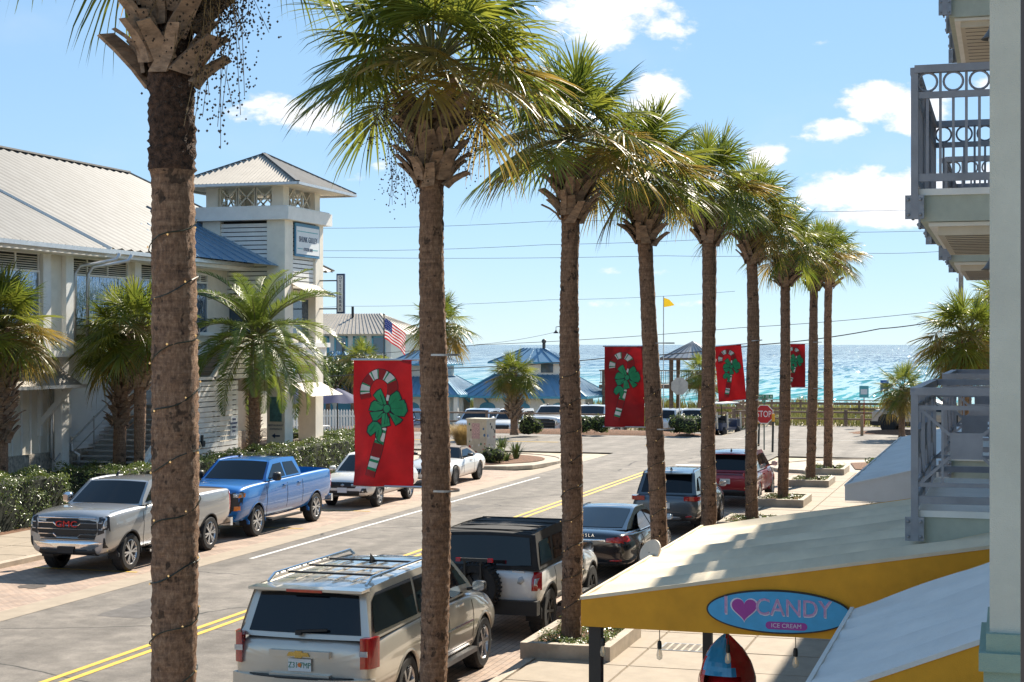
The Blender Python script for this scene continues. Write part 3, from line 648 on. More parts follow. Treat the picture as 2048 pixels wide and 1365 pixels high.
ms = boxpart('menu_sign', mat('teal_poster', (.10, .24, .25), .4, var=.25, scale=14), None, (TX1 - .62, TX1 - .12, TY0 - .03, TY0 - .005, 2.05, 3.0)); tag(ms, 'dark teal menu poster fixed to the front pier of the tower', 'poster')
lettering('lettering', 'RESTAURANT', .1, ink, frame((TX1 - .37, TY0 - .01, 1.9), (1, 0, 0)), ms); lettering('lettering', 'ENTRANCE', .1, ink, frame((TX1 - .37, TY0 - .01, 1.76), (1, 0, 0)), ms)
q = MB(); q.add([(TX1 - .55, TY0 - .012, 1.5), (TX1 - .4, TY0 - .012, 1.6), (TX1 - .4, TY0 - .012, 1.4)], [(0, 2, 1)]); q.box(TX1 - .4, TX1 - .2, TY0 - .014, TY0 - .004, 1.47, 1.53); q.build('arrow', ink, ms)
# ---------------------------------------------------------------- beach pavilions with blue roofs
pav_roof = mat('pavilion_metal_roof', (.15, .28, .40), .36, .3, var=.07, scale=1.2)
pav_wall = mat('pavilion_wall', (.70, .68, .62), .6, var=.05)
def pavilion(cx, cy, w, d, zb, ze, zr, cup, label):
    t = empty('beach_pavilion', (cx, cy, zb), label=label, cat='pavilion', group='blue roofed beach pavilions'); z = lambda v: v - zb
    o = 1.1
    boxpart('wall', pav_wall, t, (-w / 2 + 1, w / 2 - 1, -d / 2 + 1, d / 2 - 1, 0, z(ze)))
    for i, u in enumerate((-.36, -.02, .34)):
        q = MB(); x = u * (w - 2); pts = [(x - .6, .0), (x + .6, .0), (x + .6, 1.75)] + [(x + .6 * cos(a), 1.75 + .4 * sin(a)) for a in [pi * k / 8 for k in range(1, 8)]] + [(x - .6, 1.75)]
        q.prism(pts, lambda a, b_, c: (a, -d / 2 + .96 + c, b_), 0, .04); q.build('door', blue_trim, t)
    q = MB(); q.box(w / 2 - 1, w / 2 - .96, -.8, .8, .9, 2.0); q.build('window', glassb, t)
    for sx_ in (-1, 1):
        for sy_ in (-1, 1): boxpart('post', pav_wall, t, (sx_ * (w / 2 - .3) - .15, sx_ * (w / 2 - .3) + .15, sy_ * (d / 2 - .3) - .15, sy_ * (d / 2 - .3) + .15, 0, z(ze)))
    c = [(-w / 2, -d / 2), (w / 2, -d / 2), (w / 2, d / 2), (-w / 2, d / 2)]; k = .42 if cup else 0.06
    rx, ry = w / 2 * (k + .1), d / 2 * k; tp = [(-rx, -ry), (rx, -ry), (rx, ry), (-rx, ry)]
    q = MB()
    for i in range(4): j = (i + 1) % 4; seams(q, (*c[i], z(ze)), (*c[j], z(ze)), (*tp[j], z(zr)), (*tp[i], z(zr)), 14, .05, .06)
    r_ = q.build('roof', pav_roof, t); q = MB()
    for i in range(4): j = (i + 1) % 4; q.bar((*c[i], z(ze) - .06), (*c[j], z(ze) - .06), .12, .16); q.bar((*c[i], z(ze) + .03), (*tp[i], z(zr) + .05), .14, .08)
    q.build('blue_edge', blue_trim, r_)
    q = MB()
    for i in range(int(w / 1.4)): q.bar((-w / 2 + .7 + i * 1.4, -d / 2 + .05, z(ze) - .1), (-w / 2 + .7 + i * 1.4, -d / 2 + .95, z(ze) - .45), .1, .12)
    q.build('bracket', blue_trim, r_)
    if cup:
        hz = z(zr); boxpart('cupola', pav_wall, t, (-rx + .1, rx - .1, -ry + .1, ry - .1, hz - .1, hz + .95))
        for x in (-rx * .55, rx * .55): boxpart('window', glassb, t, (x - .45, x + .45, -ry + .06, -ry + .1, hz + .15, hz + .8))
        boxpart('window', glassb, t, (rx - .1, rx - .06, -.5, .5, hz + .15, hz + .8)); q = MB()
        e = [(-rx - .4, -ry - .4), (rx + .4, -ry - .4), (rx + .4, ry + .4), (-rx - .4, ry + .4)]
        for i in range(4): j = (i + 1) % 4; seams(q, (*e[i], hz + .9), (*e[j], hz + .9), (rx * .3 * (1 if j in (1, 2) else -1), 0, hz + 1.9), (rx * .3 * (1 if i in (1, 2) else -1), 0, hz + 1.9), 6, .04, .05)
        q.build('cupola_roof', pav_roof, t); q = MB()
        for i in range(4): j = (i + 1) % 4; q.bar((*e[i], hz + .86), (*e[j], hz + .86), .1, .12)
        q.build('cupola_trim', blue_trim, t)
        q = MB(); q.tube([(rx * .3, 0, hz + 1.9), (rx * .3, 0, hz + 2.25)], .12, 8); q.sphere((rx * .3, 0, hz + 2.4), .18, 8, 6); q.build('finial', mat('dark_bronze', (.05, .05, .05), .5, var=.1), t)
    return t
c_ = at_y(1068, 690, 113); pavilion(c_.x, 113, 9.6, 7.0, -1.25, 1.35, 2.85, True, 'blue roofed beach pavilion with a windowed cupola behind the white pickups')
c_ = at_y(675, 690, 110); pavilion(c_.x, 110, 6.0, 6.0, -1.25, 1.6, 2.6, True, 'small blue roofed beach pavilion with a cupola behind the navy umbrellas')
c_ = at_y(848, 690, 111); pavilion(c_.x, 111, 7.6, 6.5, -1.25, 1.45, 2.7, True, 'blue roofed beach pavilion with low hipped roof behind the tall palm by the flagpole')
# far white house on the left
hx0, hx1 = at_y(600, 690, 128).x, at_y(808, 690, 128).x
hs_ = empty('beach_house', ((hx0 + hx1) / 2, 130, 0), label='pale grey beach house with light metal roof beyond the trees', cat='house')
hw = (hx1 - hx0) / 2
boxpart('wall', mat('house_grey', (.52, .55, .56), .6, var=.05), hs_, (-hw, hw - .8, -3, 5, -1, 6.0))
q = MB(); seams(q, (-hw - .6, -4, 5.9), (hw, -4, 5.9), (hw - 3.4, 1, 7.7), (-hw, 1, 7.7), 26, .05, .05); seams(q, (hw, -4, 5.9), (hw, 6, 5.9), (hw - 3.4, 1, 7.7), (hw - 3.4, 1, 7.7), 8, .05, .05)
q.build('roof', galvw, hs_)
for k in range(5):
    x = hw - 1.9 - k * 1.7; w_ = boxpart('window', glassb, hs_, (x - .45, x + .45, -3.05, -3.0, 4.3, 5.6)); boxpart('window_frame', blue_trim, w_, (x - .6, x - .45, -3.08, -3, 4.2, 5.7), (x + .45, x + .6, -3.08, -3, 4.2, 5.7), (x - .6, x + .6, -3.08, -3, 5.6, 5.72))
q = MB(); q.tube([(hw - 5.5, 0, 7.2), (hw - 5.5, 0, 8.3)], .12, 8); q.build('vent_stack', black, hs_)
# ---------------------------------------------------------------- vegetation
leaf_g = mat('palm_leaf', (.22, .225, .03), .34, var=.30, scale=1.6, trans=.52, spec=.5, dark=(.055, .10, .014))
leaf_o = mat('palm_leaf_old_backlit', (.31, .20, .042), .42, var=.28, scale=2.0, trans=.45, spec=.5, dark=(.12, .115, .03))  # yellowed older leaf, with the golden backlight of low fronds coloured in
leaf_p = mat('date_palm_leaf', (.20, .23, .035), .40, var=.3, scale=1.2, trans=.4, spec=.4, dark=(.06, .11, .022))
petiole_m = mat('petiole', (.16, .15, .05), .5, var=.2)
boot_m = mat('leaf_base', (.30, .21, .145), .85, var=.3, scale=7, stretch=(1, 1, 3), bump=.4, dark=(.10, .065, .045))
fibre_m = mat('trunk_fibre', (.085, .045, .028), .95, var=.5, scale=22, bump=1.0, bscale=60)
berry_m = mat('berries', (.035, .022, .014), .6, var=.3, scale=40)
def trunk_mat():
    m = bpy.data.materials.new('palm_trunk'); m.use_nodes = True; N = m.node_tree.nodes; L = m.node_tree.links; b = N['Principled BSDF']
    tc = N.new('ShaderNodeTexCoord')
    def nz(scale, st, det=6):
        mp = N.new('ShaderNodeMapping'); mp.inputs['Scale'].default_value = st; L.new(tc.outputs['Object'], mp.inputs[0])
        n = N.new('ShaderNodeTexNoise'); n.inputs['Scale'].default_value = scale; n.inputs['Detail'].default_value = det; n.inputs['Roughness'].default_value = .78; L.new(mp.outputs[0], n.inputs['Vector']); return n.outputs['Fac']
    fine = nz(34, (1, 1, .4), 10); ring = nz(8, (.35, .35, 3.6)); spots = nz(5, (1, 1, .8), 3)
    mixv = N.new('ShaderNodeMath'); mixv.operation = 'MULTIPLY_ADD'; mixv.inputs[1].default_value = .34; L.new(ring, mixv.inputs[0]); 
    k = N.new('ShaderNodeMath'); k.operation = 'MULTIPLY'; k.inputs[1].default_value = .66; L.new(fine, k.inputs[0]); L.new(k.outputs[0], mixv.inputs[2])
    r = N.new('ShaderNodeValToRGB'); e = r.color_ramp.elements
    e[0].position = .36; e[0].color = (.04, .024, .016, 1); e[1].position = .66; e[1].color = (.43, .285, .18, 1); q = e.new(.5); q.color = (.22, .125, .075, 1)
    L.new(mixv.outputs[0], r.inputs[0])
    sp = N.new('ShaderNodeMapRange'); sp.inputs['From Min'].default_value = .60; sp.inputs['From Max'].default_value = .64; sp.inputs['To Min'].default_value = 1; sp.inputs['To Max'].default_value = .3; L.new(spots, sp.inputs['Value'])
    mu = N.new('ShaderNodeMix'); mu.data_type = 'RGBA'; mu.blend_type = 'MULTIPLY'; mu.inputs['Factor'].default_value = 1; L.new(r.outputs[0], mu.inputs['A']); L.new(sp.outputs[0], mu.inputs['B'])
    L.new(mu.outputs['Result'], b.inputs['Base Color']); b.inputs['Roughness'].default_value = .9
    bp = N.new('ShaderNodeBump'); bp.inputs['Strength'].default_value = .9; bp.inputs['Distance'].default_value = .03; L.new(mixv.outputs[0], bp.inputs['Height']); L.new(bp.outputs[0], b.inputs['Normal'])
    return m
trunk_m = trunk_mat()
def sabal_frond(el, rnd, old=False):
    b = MB(); e = radians(el); Lp = rnd.uniform(.62, .85); pts = []
    for i in range(6):
        t = i / 5; pts.append(Vector((cos(e) * Lp * t, rnd.uniform(-.01, .01), sin(e) * Lp * t - .16 * t * t * cos(e))))
    b.tube(pts, [.026, .02, .017, .015, .013, .012], 5); d = (pts[-1] - pts[-3]).normalized(); b.cur = 1
    # costa bends down into the blade
    d = (d + Vector((0, 0, -.28))).normalized(); lat = Vector((0, 1, 0)); nr = d.cross(lat); nr = nr if nr.z > 0 else -nr
    roll = rnd.uniform(-.5, .5); lat = (lat * cos(roll) + nr * sin(roll)); nr = d.cross(lat); nr = nr if nr.z > 0 else -nr
    n = 40; E = pts[-1]; dr = rnd.uniform(.10, .34) * (1.25 if el < 0 else 1)
    for i in range(n):
        s = -1 + 2 * (i + .5) / n; ph = s * radians(122); o = E + d * (.30 * (1 - abs(s))) + Vector((0, 0, -.07 * (1 - abs(s)) ** 2))
        L_ = (.92 - .22 * abs(s)) * rnd.uniform(.86, 1.08); dd = (d * cos(ph) + lat * sin(ph) - nr * (.30 * abs(sin(ph)) - .10)).normalized()
        sd = dd.cross(nr).normalized(); tw = rnd.uniform(-.7, .7); sd = (sd * cos(tw) + nr * sin(tw)); vs = []; k = dr * rnd.uniform(.6, 1.5); jit = sd * rnd.uniform(-.05, .05)
        for t, w in ((0, .012), (.3, .034), (.58, .028), (.82, .014)):
            c = o + dd * L_ * t * (1 - .18 * k * t * t) + Vector((0, 0, -k * L_ * t ** 2.6)) + jit * t; vs += [c - sd * w / 2, c + sd * w / 2]
        c = o + dd * L_ * (1 - .2 * k) + Vector((0, 0, -k * L_ * 1.05)) + jit; vs.append(c)
        b.add(vs, [(0, 1, 3, 2), (2, 3, 5, 4), (4, 5, 7, 6), (6, 7, 8)])
    return b.mesh('frond', [petiole_m, leaf_o if old else leaf_g])
rf = random.Random(3)
FROND = {el: [sabal_frond(el, rf, el <= -30 or (el <= 18 and k_ == 0)) for k_ in range(3)] for el in (78, 58, 38, 18, 0, -18, -36, -56)}
def boot_mesh(rnd):
    b = MB(); vs = []; tw = rnd.uniform(-.22, .22); fl = rnd.uniform(.9, 1.7); hh = rnd.uniform(.22, .34)
    for t in (0, .35, .7, 1):
        w = .15 - .055 * t; c = Vector((.02 + .15 * fl * t ** 1.7, tw * t, hh * t)); nx = Vector((.02, 0, -.008))
        for s, o in ((-1, 0), (1, 0), (1, 1), (-1, 1)): vs.append(c + Vector((-.012 * (abs(s)), s * w / 2, 0)) + nx * o + Vector((.01 if o else 0, 0, 0)))
    fs = []
    for i in range(3):
        for j in range(4): fs.append((i * 4 + j, i * 4 + (j + 1) % 4, (i + 1) * 4 + (j + 1) % 4, (i + 1) * 4 + j))
    fs.append((12, 13, 14, 15)); b.add(vs, fs); return b.mesh('leaf_base', boot_m)
BOOT = [boot_mesh(rf) for _ in range(7)]
def trunk_mesh(h, r0, r1, lean, rnd, rows=70, cols=26, fib=0.0, rough=.012):
    b = MB(); vs = []; fs = []; ph = [rnd.uniform(0, 6) for _ in range(6)]
    for i in range(rows + 1):
        t = i / rows; z = h * t; c = lean(z); ringv = .0
        base = r0 + (r1 - r0) * t + .02 * sin(z * 1.1 + ph[1]) * .5
        if z < .35: base += .05 * (1 - z / .35) ** 2
        for j in range(cols):
            a = 2 * pi * j / cols; saw = (z * 13 + .35 * sin(a * 2 + ph[3]) + .25 * sin(a * 5 + z * 2) + .8 * sin(z * 1.7 + ph[4])) % 1.0; r = base + .011 * saw * r0 / .16 + rnd.uniform(-rough, rough) * .75 + .008 * sin(3 * a + ph[2] + z) 
            if fib and z > h - fib: r += rnd.uniform(0, .035)
            vs.append((c[0] + r * cos(a), c[1] + r * sin(a), z))
    for i in range(rows):
        for j in range(cols): fs.append((i * cols + j, i * cols + (j + 1) % cols, (i + 1) * cols + (j + 1) % cols, (i + 1) * cols + j))
        if fib and h * i / rows > h - fib: b.m += []
    b.add(vs, fs); me = b.mesh('trunk', [trunk_m, fibre_m], smooth=True)
    if fib:
        mi = [1 if h * (k // cols) / rows > h - fib else 0 for k in range(rows * cols)]; me.polygons.foreach_set('material_index', mi)
    return me
def helix(b, lean, r, z0, z1, pitch, n=4, rad=.006):
    k = int((z1 - z0) / pitch * 18); pts = []
    for i in range(k + 1):
        z = z0 + (z1 - z0) * i / k; a = 2 * pi * (z - z0) / pitch; c = lean(z); rr = r + .012 + .004 * sin(i * 1.7)
        pts.append(Vector((c[0] + rr * cos(a), c[1] + rr * sin(a), z + .02 * sin(i * .9))))
    b.tube(pts, rad, n); return pts
cord_m = mat('light_cord', (.012, .022, .014), .5, var=.1); bulb_m = mat('amber_bulb', (.85, .55, .22), .2, var=0, emit=.25)
def octa(b, c, r):
    c = Vector(c); b.add([c + Vector(p) * r for p in ((1, 0, 0), (-1, 0, 0), (0, 1, 0), (0, -1, 0), (0, 0, 1), (0, 0, -1))],
          [(0, 2, 4), (2, 1, 4), (1, 3, 4), (3, 0, 4), (2, 0, 5), (1, 2, 5), (3, 1, 5), (0, 3, 5)])
def sabal(x, y, zb, label, seed, r0=.165, r1=.145, bend=(0, 0), nf=44, boots=48, bl=.9, lights=0, fruit=(), fib=0.0, sc_=1.0, gz=0.0, group=None, cat='palm tree', emin=-50, lift=.22):
    rnd = random.Random(seed); t = empty('palm_tree', (x, y, gz), label=label, cat=cat, group=group); H = zb + bl - gz
    lean = lambda z: (bend[0] * (z / H) ** 2 + .03 * sin(z * .8 + seed), bend[1] * (z / H) ** 2)
    link('trunk', trunk_mesh(H, r0, r1, lean, rnd, fib=(bl + fib) if fib else 0, rows=230 if y < 30 and x > -10 else 100, cols=44 if y < 30 and x > -10 else 26), t)
    c = lean(H)
    for i in range(boots):
        u = i / boots; z = H - bl + bl * u * .96 + rnd.uniform(-.03, .03); a = i * 2.4 + rnd.uniform(-.25, .25); cc = lean(z); rr = r1 + .01 + .05 * u
        link('leaf_base', BOOT[rnd.randrange(7)], t, (cc[0] + rr * cos(a), cc[1] + rr * sin(a), z), (rnd.uniform(-.3, .3), rnd.uniform(-.1, .25), a), rnd.uniform(1.05, 1.45) * (1.0 if r0 > .12 else .8))
    els = sorted(FROND)
    for i in range(nf):
        u = (i + .5) / nf; e = 84 - (84 - emin) * u ** .9; k = min(els, key=lambda q: abs(q - e)); a = i * 2.39996 + rnd.uniform(-.2, .2)
        o = link('frond', rnd.choice(FROND[k]), t, (c[0] + .07 * cos(a), c[1] + .07 * sin(a), H + lift - .22 * u), (rnd.uniform(-.12, .12), rnd.uniform(-.12, .12), a), rnd.uniform(.88, 1.1) * sc_)
    for fa, fz, fl, nb in fruit:
        b = MB(); b.cur = 0; p0 = Vector((c[0], c[1], H + .1)); dirv = Vector((cos(fa), sin(fa), 0))
        for q in range(26):
            p1 = p0 + dirv * rnd.uniform(.25, .55) + Vector((rnd.uniform(-.25, .25), rnd.uniform(-.25, .25), rnd.uniform(-.1, .1))); p2 = p1 + Vector((rnd.uniform(-.28, .28), rnd.uniform(-.28, .28), -rnd.uniform(.2, 1) ** 1.4 * fl))
            b.tube([p0, p1, p1.lerp(p2, .5) + Vector((rnd.gauss(0, .06), rnd.gauss(0, .06), 0)), p2], .003, 3, False); b.cur = 1
            for w in range(nb // 26): s = rnd.random() ** .8; p = p1.lerp(p2, s) + Vector((rnd.gauss(0, .075), rnd.gauss(0, .075), rnd.gauss(0, .06))); octa(b, p, rnd.uniform(.008, .014))
            b.cur = 0
        tag(b.build('fruit_cluster', [mat('fruit_stalk', (.20, .13, .05), .8, var=.2), berry_m], t), kind='stuff')
    if lights:
        b = MB(); pts = helix(b, lean, (r0 + r1) / 2 + .012, .35, lights, .46); cd = b.build('light_cord', cord_m, t); b = MB()
        for i in range(0, len(pts), 4):
            octa(b, pts[i] + Vector((rnd.uniform(-.012, .012), rnd.uniform(-.012, .012), rnd.uniform(-.03, .03))), .011)
        tag(b.build('light_bulbs', bulb_m, cd), kind='stuff')
    return t
PL = -6.55; G1 = 'palms planted along the kerb by the awnings'
row = [  # y, boots bottom, label tail, bend
    (11.9, 7.15, 'tall palm with thick ragged trunk and a fairy-light spiral opposite the silver pickup', (0, 0)),
    (18.2, 6.87, 'palm whose trunk carries the big candy cane banner beside the champagne SUV', (.02, 0)),
    (25.3, 6.95, 'palm in the kerb planter beside the white soft-top off-roader', (0, .1)),
    (31.06, 6.95, 'bent palm carrying a candy cane banner beside the black electric sedan', (-.36, .0)),
    (36.9, 7.3, 'palm rising between the black sedan and the grey crossover, no banner on it', (-.05, .1)),
    (43.3, 7.15, 'palm carrying the tilted candy cane banner beside the grey crossover', (-.03, .0)),
    (49.9, 6.78, 'palm in a kerb planter beside the red crossover', (.05, .1)),
    (57.1, 6.85, 'palm carrying the candy cane banner just ahead of the red crossover', (.16, .0)),
    (62.5, 7.15, 'last palm of the kerb row, in the planter nearest the stop sign', (.06, .1))]
FR = {0: [(.35, 0, 1.5, 1300), (-.3, 0, 1.4, 900)], 1: [(2.9, 0, 1.2, 1300), (.1, 0, 1.0, 1000), (4.4, 0, .9, 700)], 2: [(.2, 0, .6, 300)], 3: [(2.9, 0, .7, 400)], 4: [(3.2, 0, .5, 260)], 6: [(3, 0, .5, 200)]}
PALM = []
for i, (y, zb, lab, bd) in enumerate(row):
    PALM.append(sabal(PL + (0, 0, -.2, .04, 0, .03, 0, 0, 0)[i], y, zb, lab, 11 + i, bend=bd, lights=(5.9, 0, 4.6, 4.2, 4.6, 4.6, 4.4, 4.2, 4.2)[i], fruit=FR.get(i, ()), fib=(.75 if i == 0 else 0), group=G1, r0=.165 if i else .18, r1=.142 if i else .165, gz=.12, nf=(44, 46, 42, 42, 40, 40, 38, 38, 36)[i], emin=(-14, -4, -8, -14, -14, -12, -16, -16, -14)[i], lift=(1.15, .72, .66, .58, .56, .58, .52, .5, .5)[i], sc_=(1.02, 1.06, 1.0, .95, .93, .92, .88, .9, .88)[i]))
G2 = 'palms in front of the restaurant'
sabal(-27.9, 40.6, 2.2, 'stout palm with criss-cross trunk at the near end of the restaurant', 41, r0=.20, r1=.24, boots=150, bl=3.2, nf=46, group=G2, sc_=1.15, emin=-35)
sabal(-27.5, 46.5, 2.3, 'palm with a basket-weave trunk standing behind its slimmer twin by the stair', 42, r0=.19, r1=.2, boots=120, bl=2.9, nf=44, group=G2, emin=-35, sc_=1.1)
sabal(-26.0, 45.1, 3.6, 'slim palm with bare lower trunk in front of the stair foot', 43, r0=.15, r1=.19, boots=80, bl=1.8, nf=46, group=G2, emin=-35, sc_=1.1)
p = at_y(880, 690, 73); sabal(p.x, 73, 5.3, 'tall thin palm standing by the flagpole near the blue pavilions', 44, r0=.13, r1=.13, boots=26, bl=.6, nf=40, sc_=1.08)
p = at_z(1027, 872, .1); sabal(p.x, p.y, .9, 'short palm with woven trunk on the mulch bed in front of the parked pickups', 45, r0=.19, r1=.22, boots=100, bl=2.3, nf=46, gz=.15, sc_=.95, emin=-30)
p = at_y(1935, 690, 58); sabal(p.x, 58, 4.4, 'bushy sunlit palm rising behind the balcony railings', 46, r0=.16, r1=.16, boots=30, bl=.8, nf=60, sc_=1.15, emin=-60)
p = at_y(2010, 690, 64); sabal(p.x, 64, 5.6, 'taller palm behind the bushy sunlit palm at the building corner', 47, r0=.15, r1=.14, boots=24, bl=.7, nf=44, sc_=1.1)
p = at_y(1805, 690, 88); sabal(p.x, 88, 1.9, 'low dark palm standing beside the brown roadside sign', 48, r0=.14, r1=.16, boots=20, bl=.6, nf=40, sc_=.95, gz=.1)
p = at_y(1400, 690, 112); sabal(p.x, 112, 2.2, 'scruffy palm growing beside the boardwalk stairs', 49, r0=.16, r1=.16, boots=20, bl=.6, nf=36, gz=-.2)
p = at_y(725, 690, 92); sabal(p.x, 92, 3.2, 'small sunlit palm between the navy umbrellas and the pavilion', 50, r0=.16, r1=.16, boots=24, bl=.7, nf=36)
# feather palm
def feather_frond(rnd, el):
    b = MB(); e = radians(el); n = 22; L_ = 3.0; pts = []; a = e
    p = Vector((0, 0, 0))
    for i in range(n + 1):
        pts.append(p.copy()); a -= radians(3.3 if el > 50 else (4.4 if el > 20 else 3.6)); p = p + Vector((cos(a), 0, sin(a))) * (L_ / n)
    b.tube(pts, [.028 - .024 * i / n for i in range(n + 1)], 4, False); b.cur = 1
    for i in range(3, n + 1):
        for h in range(3):
            t = (i + h / 3) / n
            if t > 1: continue
            k = min(int(t * n), n - 1); o = pts[k].lerp(pts[k + 1], t * n - k); d = (pts[k + 1] - pts[k]).normalized(); up = Vector((-d.z, 0, d.x))
            ll = .46 * (sin(pi * min(1, .18 + t * .82)) ** .6) * rnd.uniform(.85, 1.1) + .05
            for s in (-1, 1):
                dd = (d * .72 + Vector((0, s, 0)) * .75 + up * rnd.uniform(.1, .5)).normalized(); w = (d.cross(dd)).cross(dd).normalized() * .016
                q = o + dd * ll * .55; tip = o + dd * ll + Vector((0, 0, -.10 * ll)); b.add([o - w * .5, o + w * .5, q + w, q - w, tip], [(0, 1, 2, 3), (3, 2, 4)])
    return b.mesh('frond', [petiole_m, leaf_p])
FF = {el: [feather_frond(rf, el) for _ in range(2)] for el in (85, 65, 45, 25, 5, -15)}
t = empty('date_palm', (-25.5, 52.1, 0), label='feather-leaved date palm with a dark scaly trunk in front of the tower', cat='palm tree')
rnd = random.Random(5); lean = lambda z: (.0, .25 * (z / 4.6) ** 2 + .05 * sin(z))
link('trunk', trunk_mesh(5.2, .19, .2, lean, rnd), t)
for i in range(150):
    z = .9 + 4.3 * i / 150; a = i * 2.4; c = lean(z); link('leaf_base', BOOT[rnd.randrange(7)], t, (c[0] + .18 * cos(a), c[1] + .18 * sin(a), z), (0, .1, a), (.6, .7, .5))
c = lean(5.2)
for i in range(54):
    u = (i + .5) / 54; e = 88 - 108 * u; k = min(FF, key=lambda q: abs(q - e)); a = i * 2.39996
    link('frond', rnd.choice(FF[k]), t, (c[0] + .08 * cos(a), c[1] + .08 * sin(a), 5.35 - .25 * u), (rnd.uniform(-.1, .1), 0, a), rnd.uniform(1.0, 1.2))
# ---------------------------------------------------------------- leaves
hedge_leaf = mat('hedge_leaf', (.15, .19, .045), .35, var=.35, scale=1.7, trans=.28, spec=.6, dark=(.06, .10, .022))
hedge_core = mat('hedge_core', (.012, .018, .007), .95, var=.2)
new_leaf = mat('new_leaf', (.17, .20, .035), .4, var=.25, scale=2, trans=.3)
def leaf(b, p, n, s, rnd):
    u = n.orthogonal().normalized(); a = rnd.uniform(0, 6.28); u = (u * cos(a) + n.cross(u) * sin(a)); w = n.cross(u)
    b.add([p - u * s, p + w * s * .45 + n * s * .15, p + u * s, p - w * s * .45 + n * s * .15], [(0, 1, 2, 3)])
def hedge(x0, x1, y0, y1, h, label, seed, z0=.13, dens=330, ls=.042, group=None, name='hedge', lump=.12):
    rnd = random.Random(seed); o = empty(name, ((x0 + x1) / 2, (y0 + y1) / 2, z0), label=label, cat='hedge', group=group); hx, hy = (x1 - x0) / 2, (y1 - y0) / 2
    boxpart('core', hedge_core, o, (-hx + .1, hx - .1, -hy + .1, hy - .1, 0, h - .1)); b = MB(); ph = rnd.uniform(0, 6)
    def bulge(u, v): return lump * (sin(u * 2.3 + ph) * sin(v * 2.9 + 1) + .6 * sin(u * 5.1 + v * 4 + ph))
    faces = [('x', 1, 2 * hy, h), ('x', -1, 2 * hy, h), ('y', 1, 2 * hx, h), ('y', -1, 2 * hx, h), ('z', 1, 2 * hx, 2 * hy)]
    for ax, sg_, A_, B_ in faces:
        for _ in range(int(A_ * B_ * dens)):
            u, v = rnd.uniform(-A_ / 2, A_ / 2), rnd.uniform(-B_ / 2, B_ / 2)
            if ax == 'z': p = Vector((u, v, h + bulge(u, v))); n = Vector((0, 0, 1)); b.cur = 1 if rnd.random() < .22 else 0
            elif ax == 'x': zz = v + h / 2; p = Vector((sg_ * (hx + bulge(u, zz) - .12 * max(0, zz - h + .25) ** 1 * 2), u, zz)); n = Vector((sg_, 0, .25)); b.cur = 1 if rnd.random() < .05 else 0
            else: zz = v + h / 2; p = Vector((u, sg_ * (hy + bulge(u, zz)), zz)); n = Vector((0, sg_, .25)); b.cur = 1 if rnd.random() < .05 else 0
            p += n * rnd.uniform(-.09, .04); n = (n + Vector((rnd.gauss(0, .6), rnd.gauss(0, .6), rnd.gauss(0, .6)))).normalized(); leaf(b, p, n, ls * rnd.uniform(.7, 1.3), rnd)
    tag(b.build('foliage', [hedge_leaf, new_leaf], o), kind='stuff'); return o
HG = 'clipped hedges in front of the restaurant'
hedge(-27.6, -24.9, 30.0, 39.4, 1.32, 'broad clipped hedge block beside the silver pickup', 1, group=HG)
hedge(-28.6, -27.2, 39.6, 47.0, 1.0, 'low hedge running along the restaurant wall beneath the palms', 2, group=HG, dens=260)
hedge(-25.6, -24.3, 41.5, 60.8, 1.22, 'long clipped hedge behind the blue pickup and white crossover', 3, group=HG, dens=300)
hedge(-30.5, -25.5, 62.4, 63.5, 1.25, 'hedge across the foot of the tower by the umbrellas', 4, group=HG, dens=300)
hedge(-33.0, -27.0, 68.0, 69.2, .95, 'low hedge under the navy umbrellas', 5, group=HG, dens=240)
def bush(c, rx, ry, rz, n, label, seed, m=(None,), ls=.05, name='shrub', cat='shrub', core=True, group=None):
    rnd = random.Random(seed); o = empty(name, c, label=label, cat=cat, group=group); b = MB()
    lob = [(Vector((rnd.uniform(-.55, .55) * rx, rnd.uniform(-.55, .55) * ry, rnd.uniform(.35, .75) * rz)), rnd.uniform(.4, .62)) for _ in range(9)]
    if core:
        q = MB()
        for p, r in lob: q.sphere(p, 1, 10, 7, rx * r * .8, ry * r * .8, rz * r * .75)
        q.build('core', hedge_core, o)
    for _ in range(n):
        p, r = rnd.choice(lob); d = Vector((rnd.gauss(0, 1), rnd.gauss(0, 1), rnd.gauss(0, 1))).normalized(); k = rnd.uniform(.72, 1.05)
        q = p + Vector((d.x * rx * r, d.y * ry * r, d.z * rz * r)) * k
        if q.z < .02: continue
        b.cur = 1 if rnd.random() < .12 + .2 * max(d.z, 0) else 0; leaf(b, q, (d + Vector((rnd.gauss(0, .5), rnd.gauss(0, .5), rnd.gauss(0, .5)))).normalized(), ls * rnd.uniform(.7, 1.4), rnd)
    tag(b.build('foliage', [m[0] or hedge_leaf, m[1] if len(m) > 1 else new_leaf], o), kind='stuff'); return o
SG = 'round shrubs on the mulch bed across the road'
for i, (px, py, rx, lab) in enumerate(((1062, 868, .75, 'round dark shrub on the mulch bed beside the short palm'), (1170, 866, .7, 'round flowering shrub on the mulch bed in front of the white off-road pickup'), (1200, 866, .6, 'small shrub at the split rail on the mulch bed'), (1365, 868, .9, 'dark shrub at the foot of the unlettered octagonal sign'), (1395, 867, .9, 'dense shrub beside the golf cart on the mulch bed'))):
    p = at_z(px, py, .15); bush(p, rx, rx, .85, 1300, lab, 60 + i, ls=.06, group=SG)
p = at_z(988, 925, .12); bush(p, .55, .55, .55, 900, 'low dark shrub on the corner bed beside the utility cabinet', 70)
p = at_z(755, 850, 0); bush((-28.5, 70.5, .1), 1.4, .7, .9, 1600, 'leafy shrub beside the terrace umbrellas', 72, ls=.06)
cover_leaf = mat('cover_leaf', (.10, .16, .03), .4, var=.35, scale=5, trans=.25, dark=(.03, .06, .012))
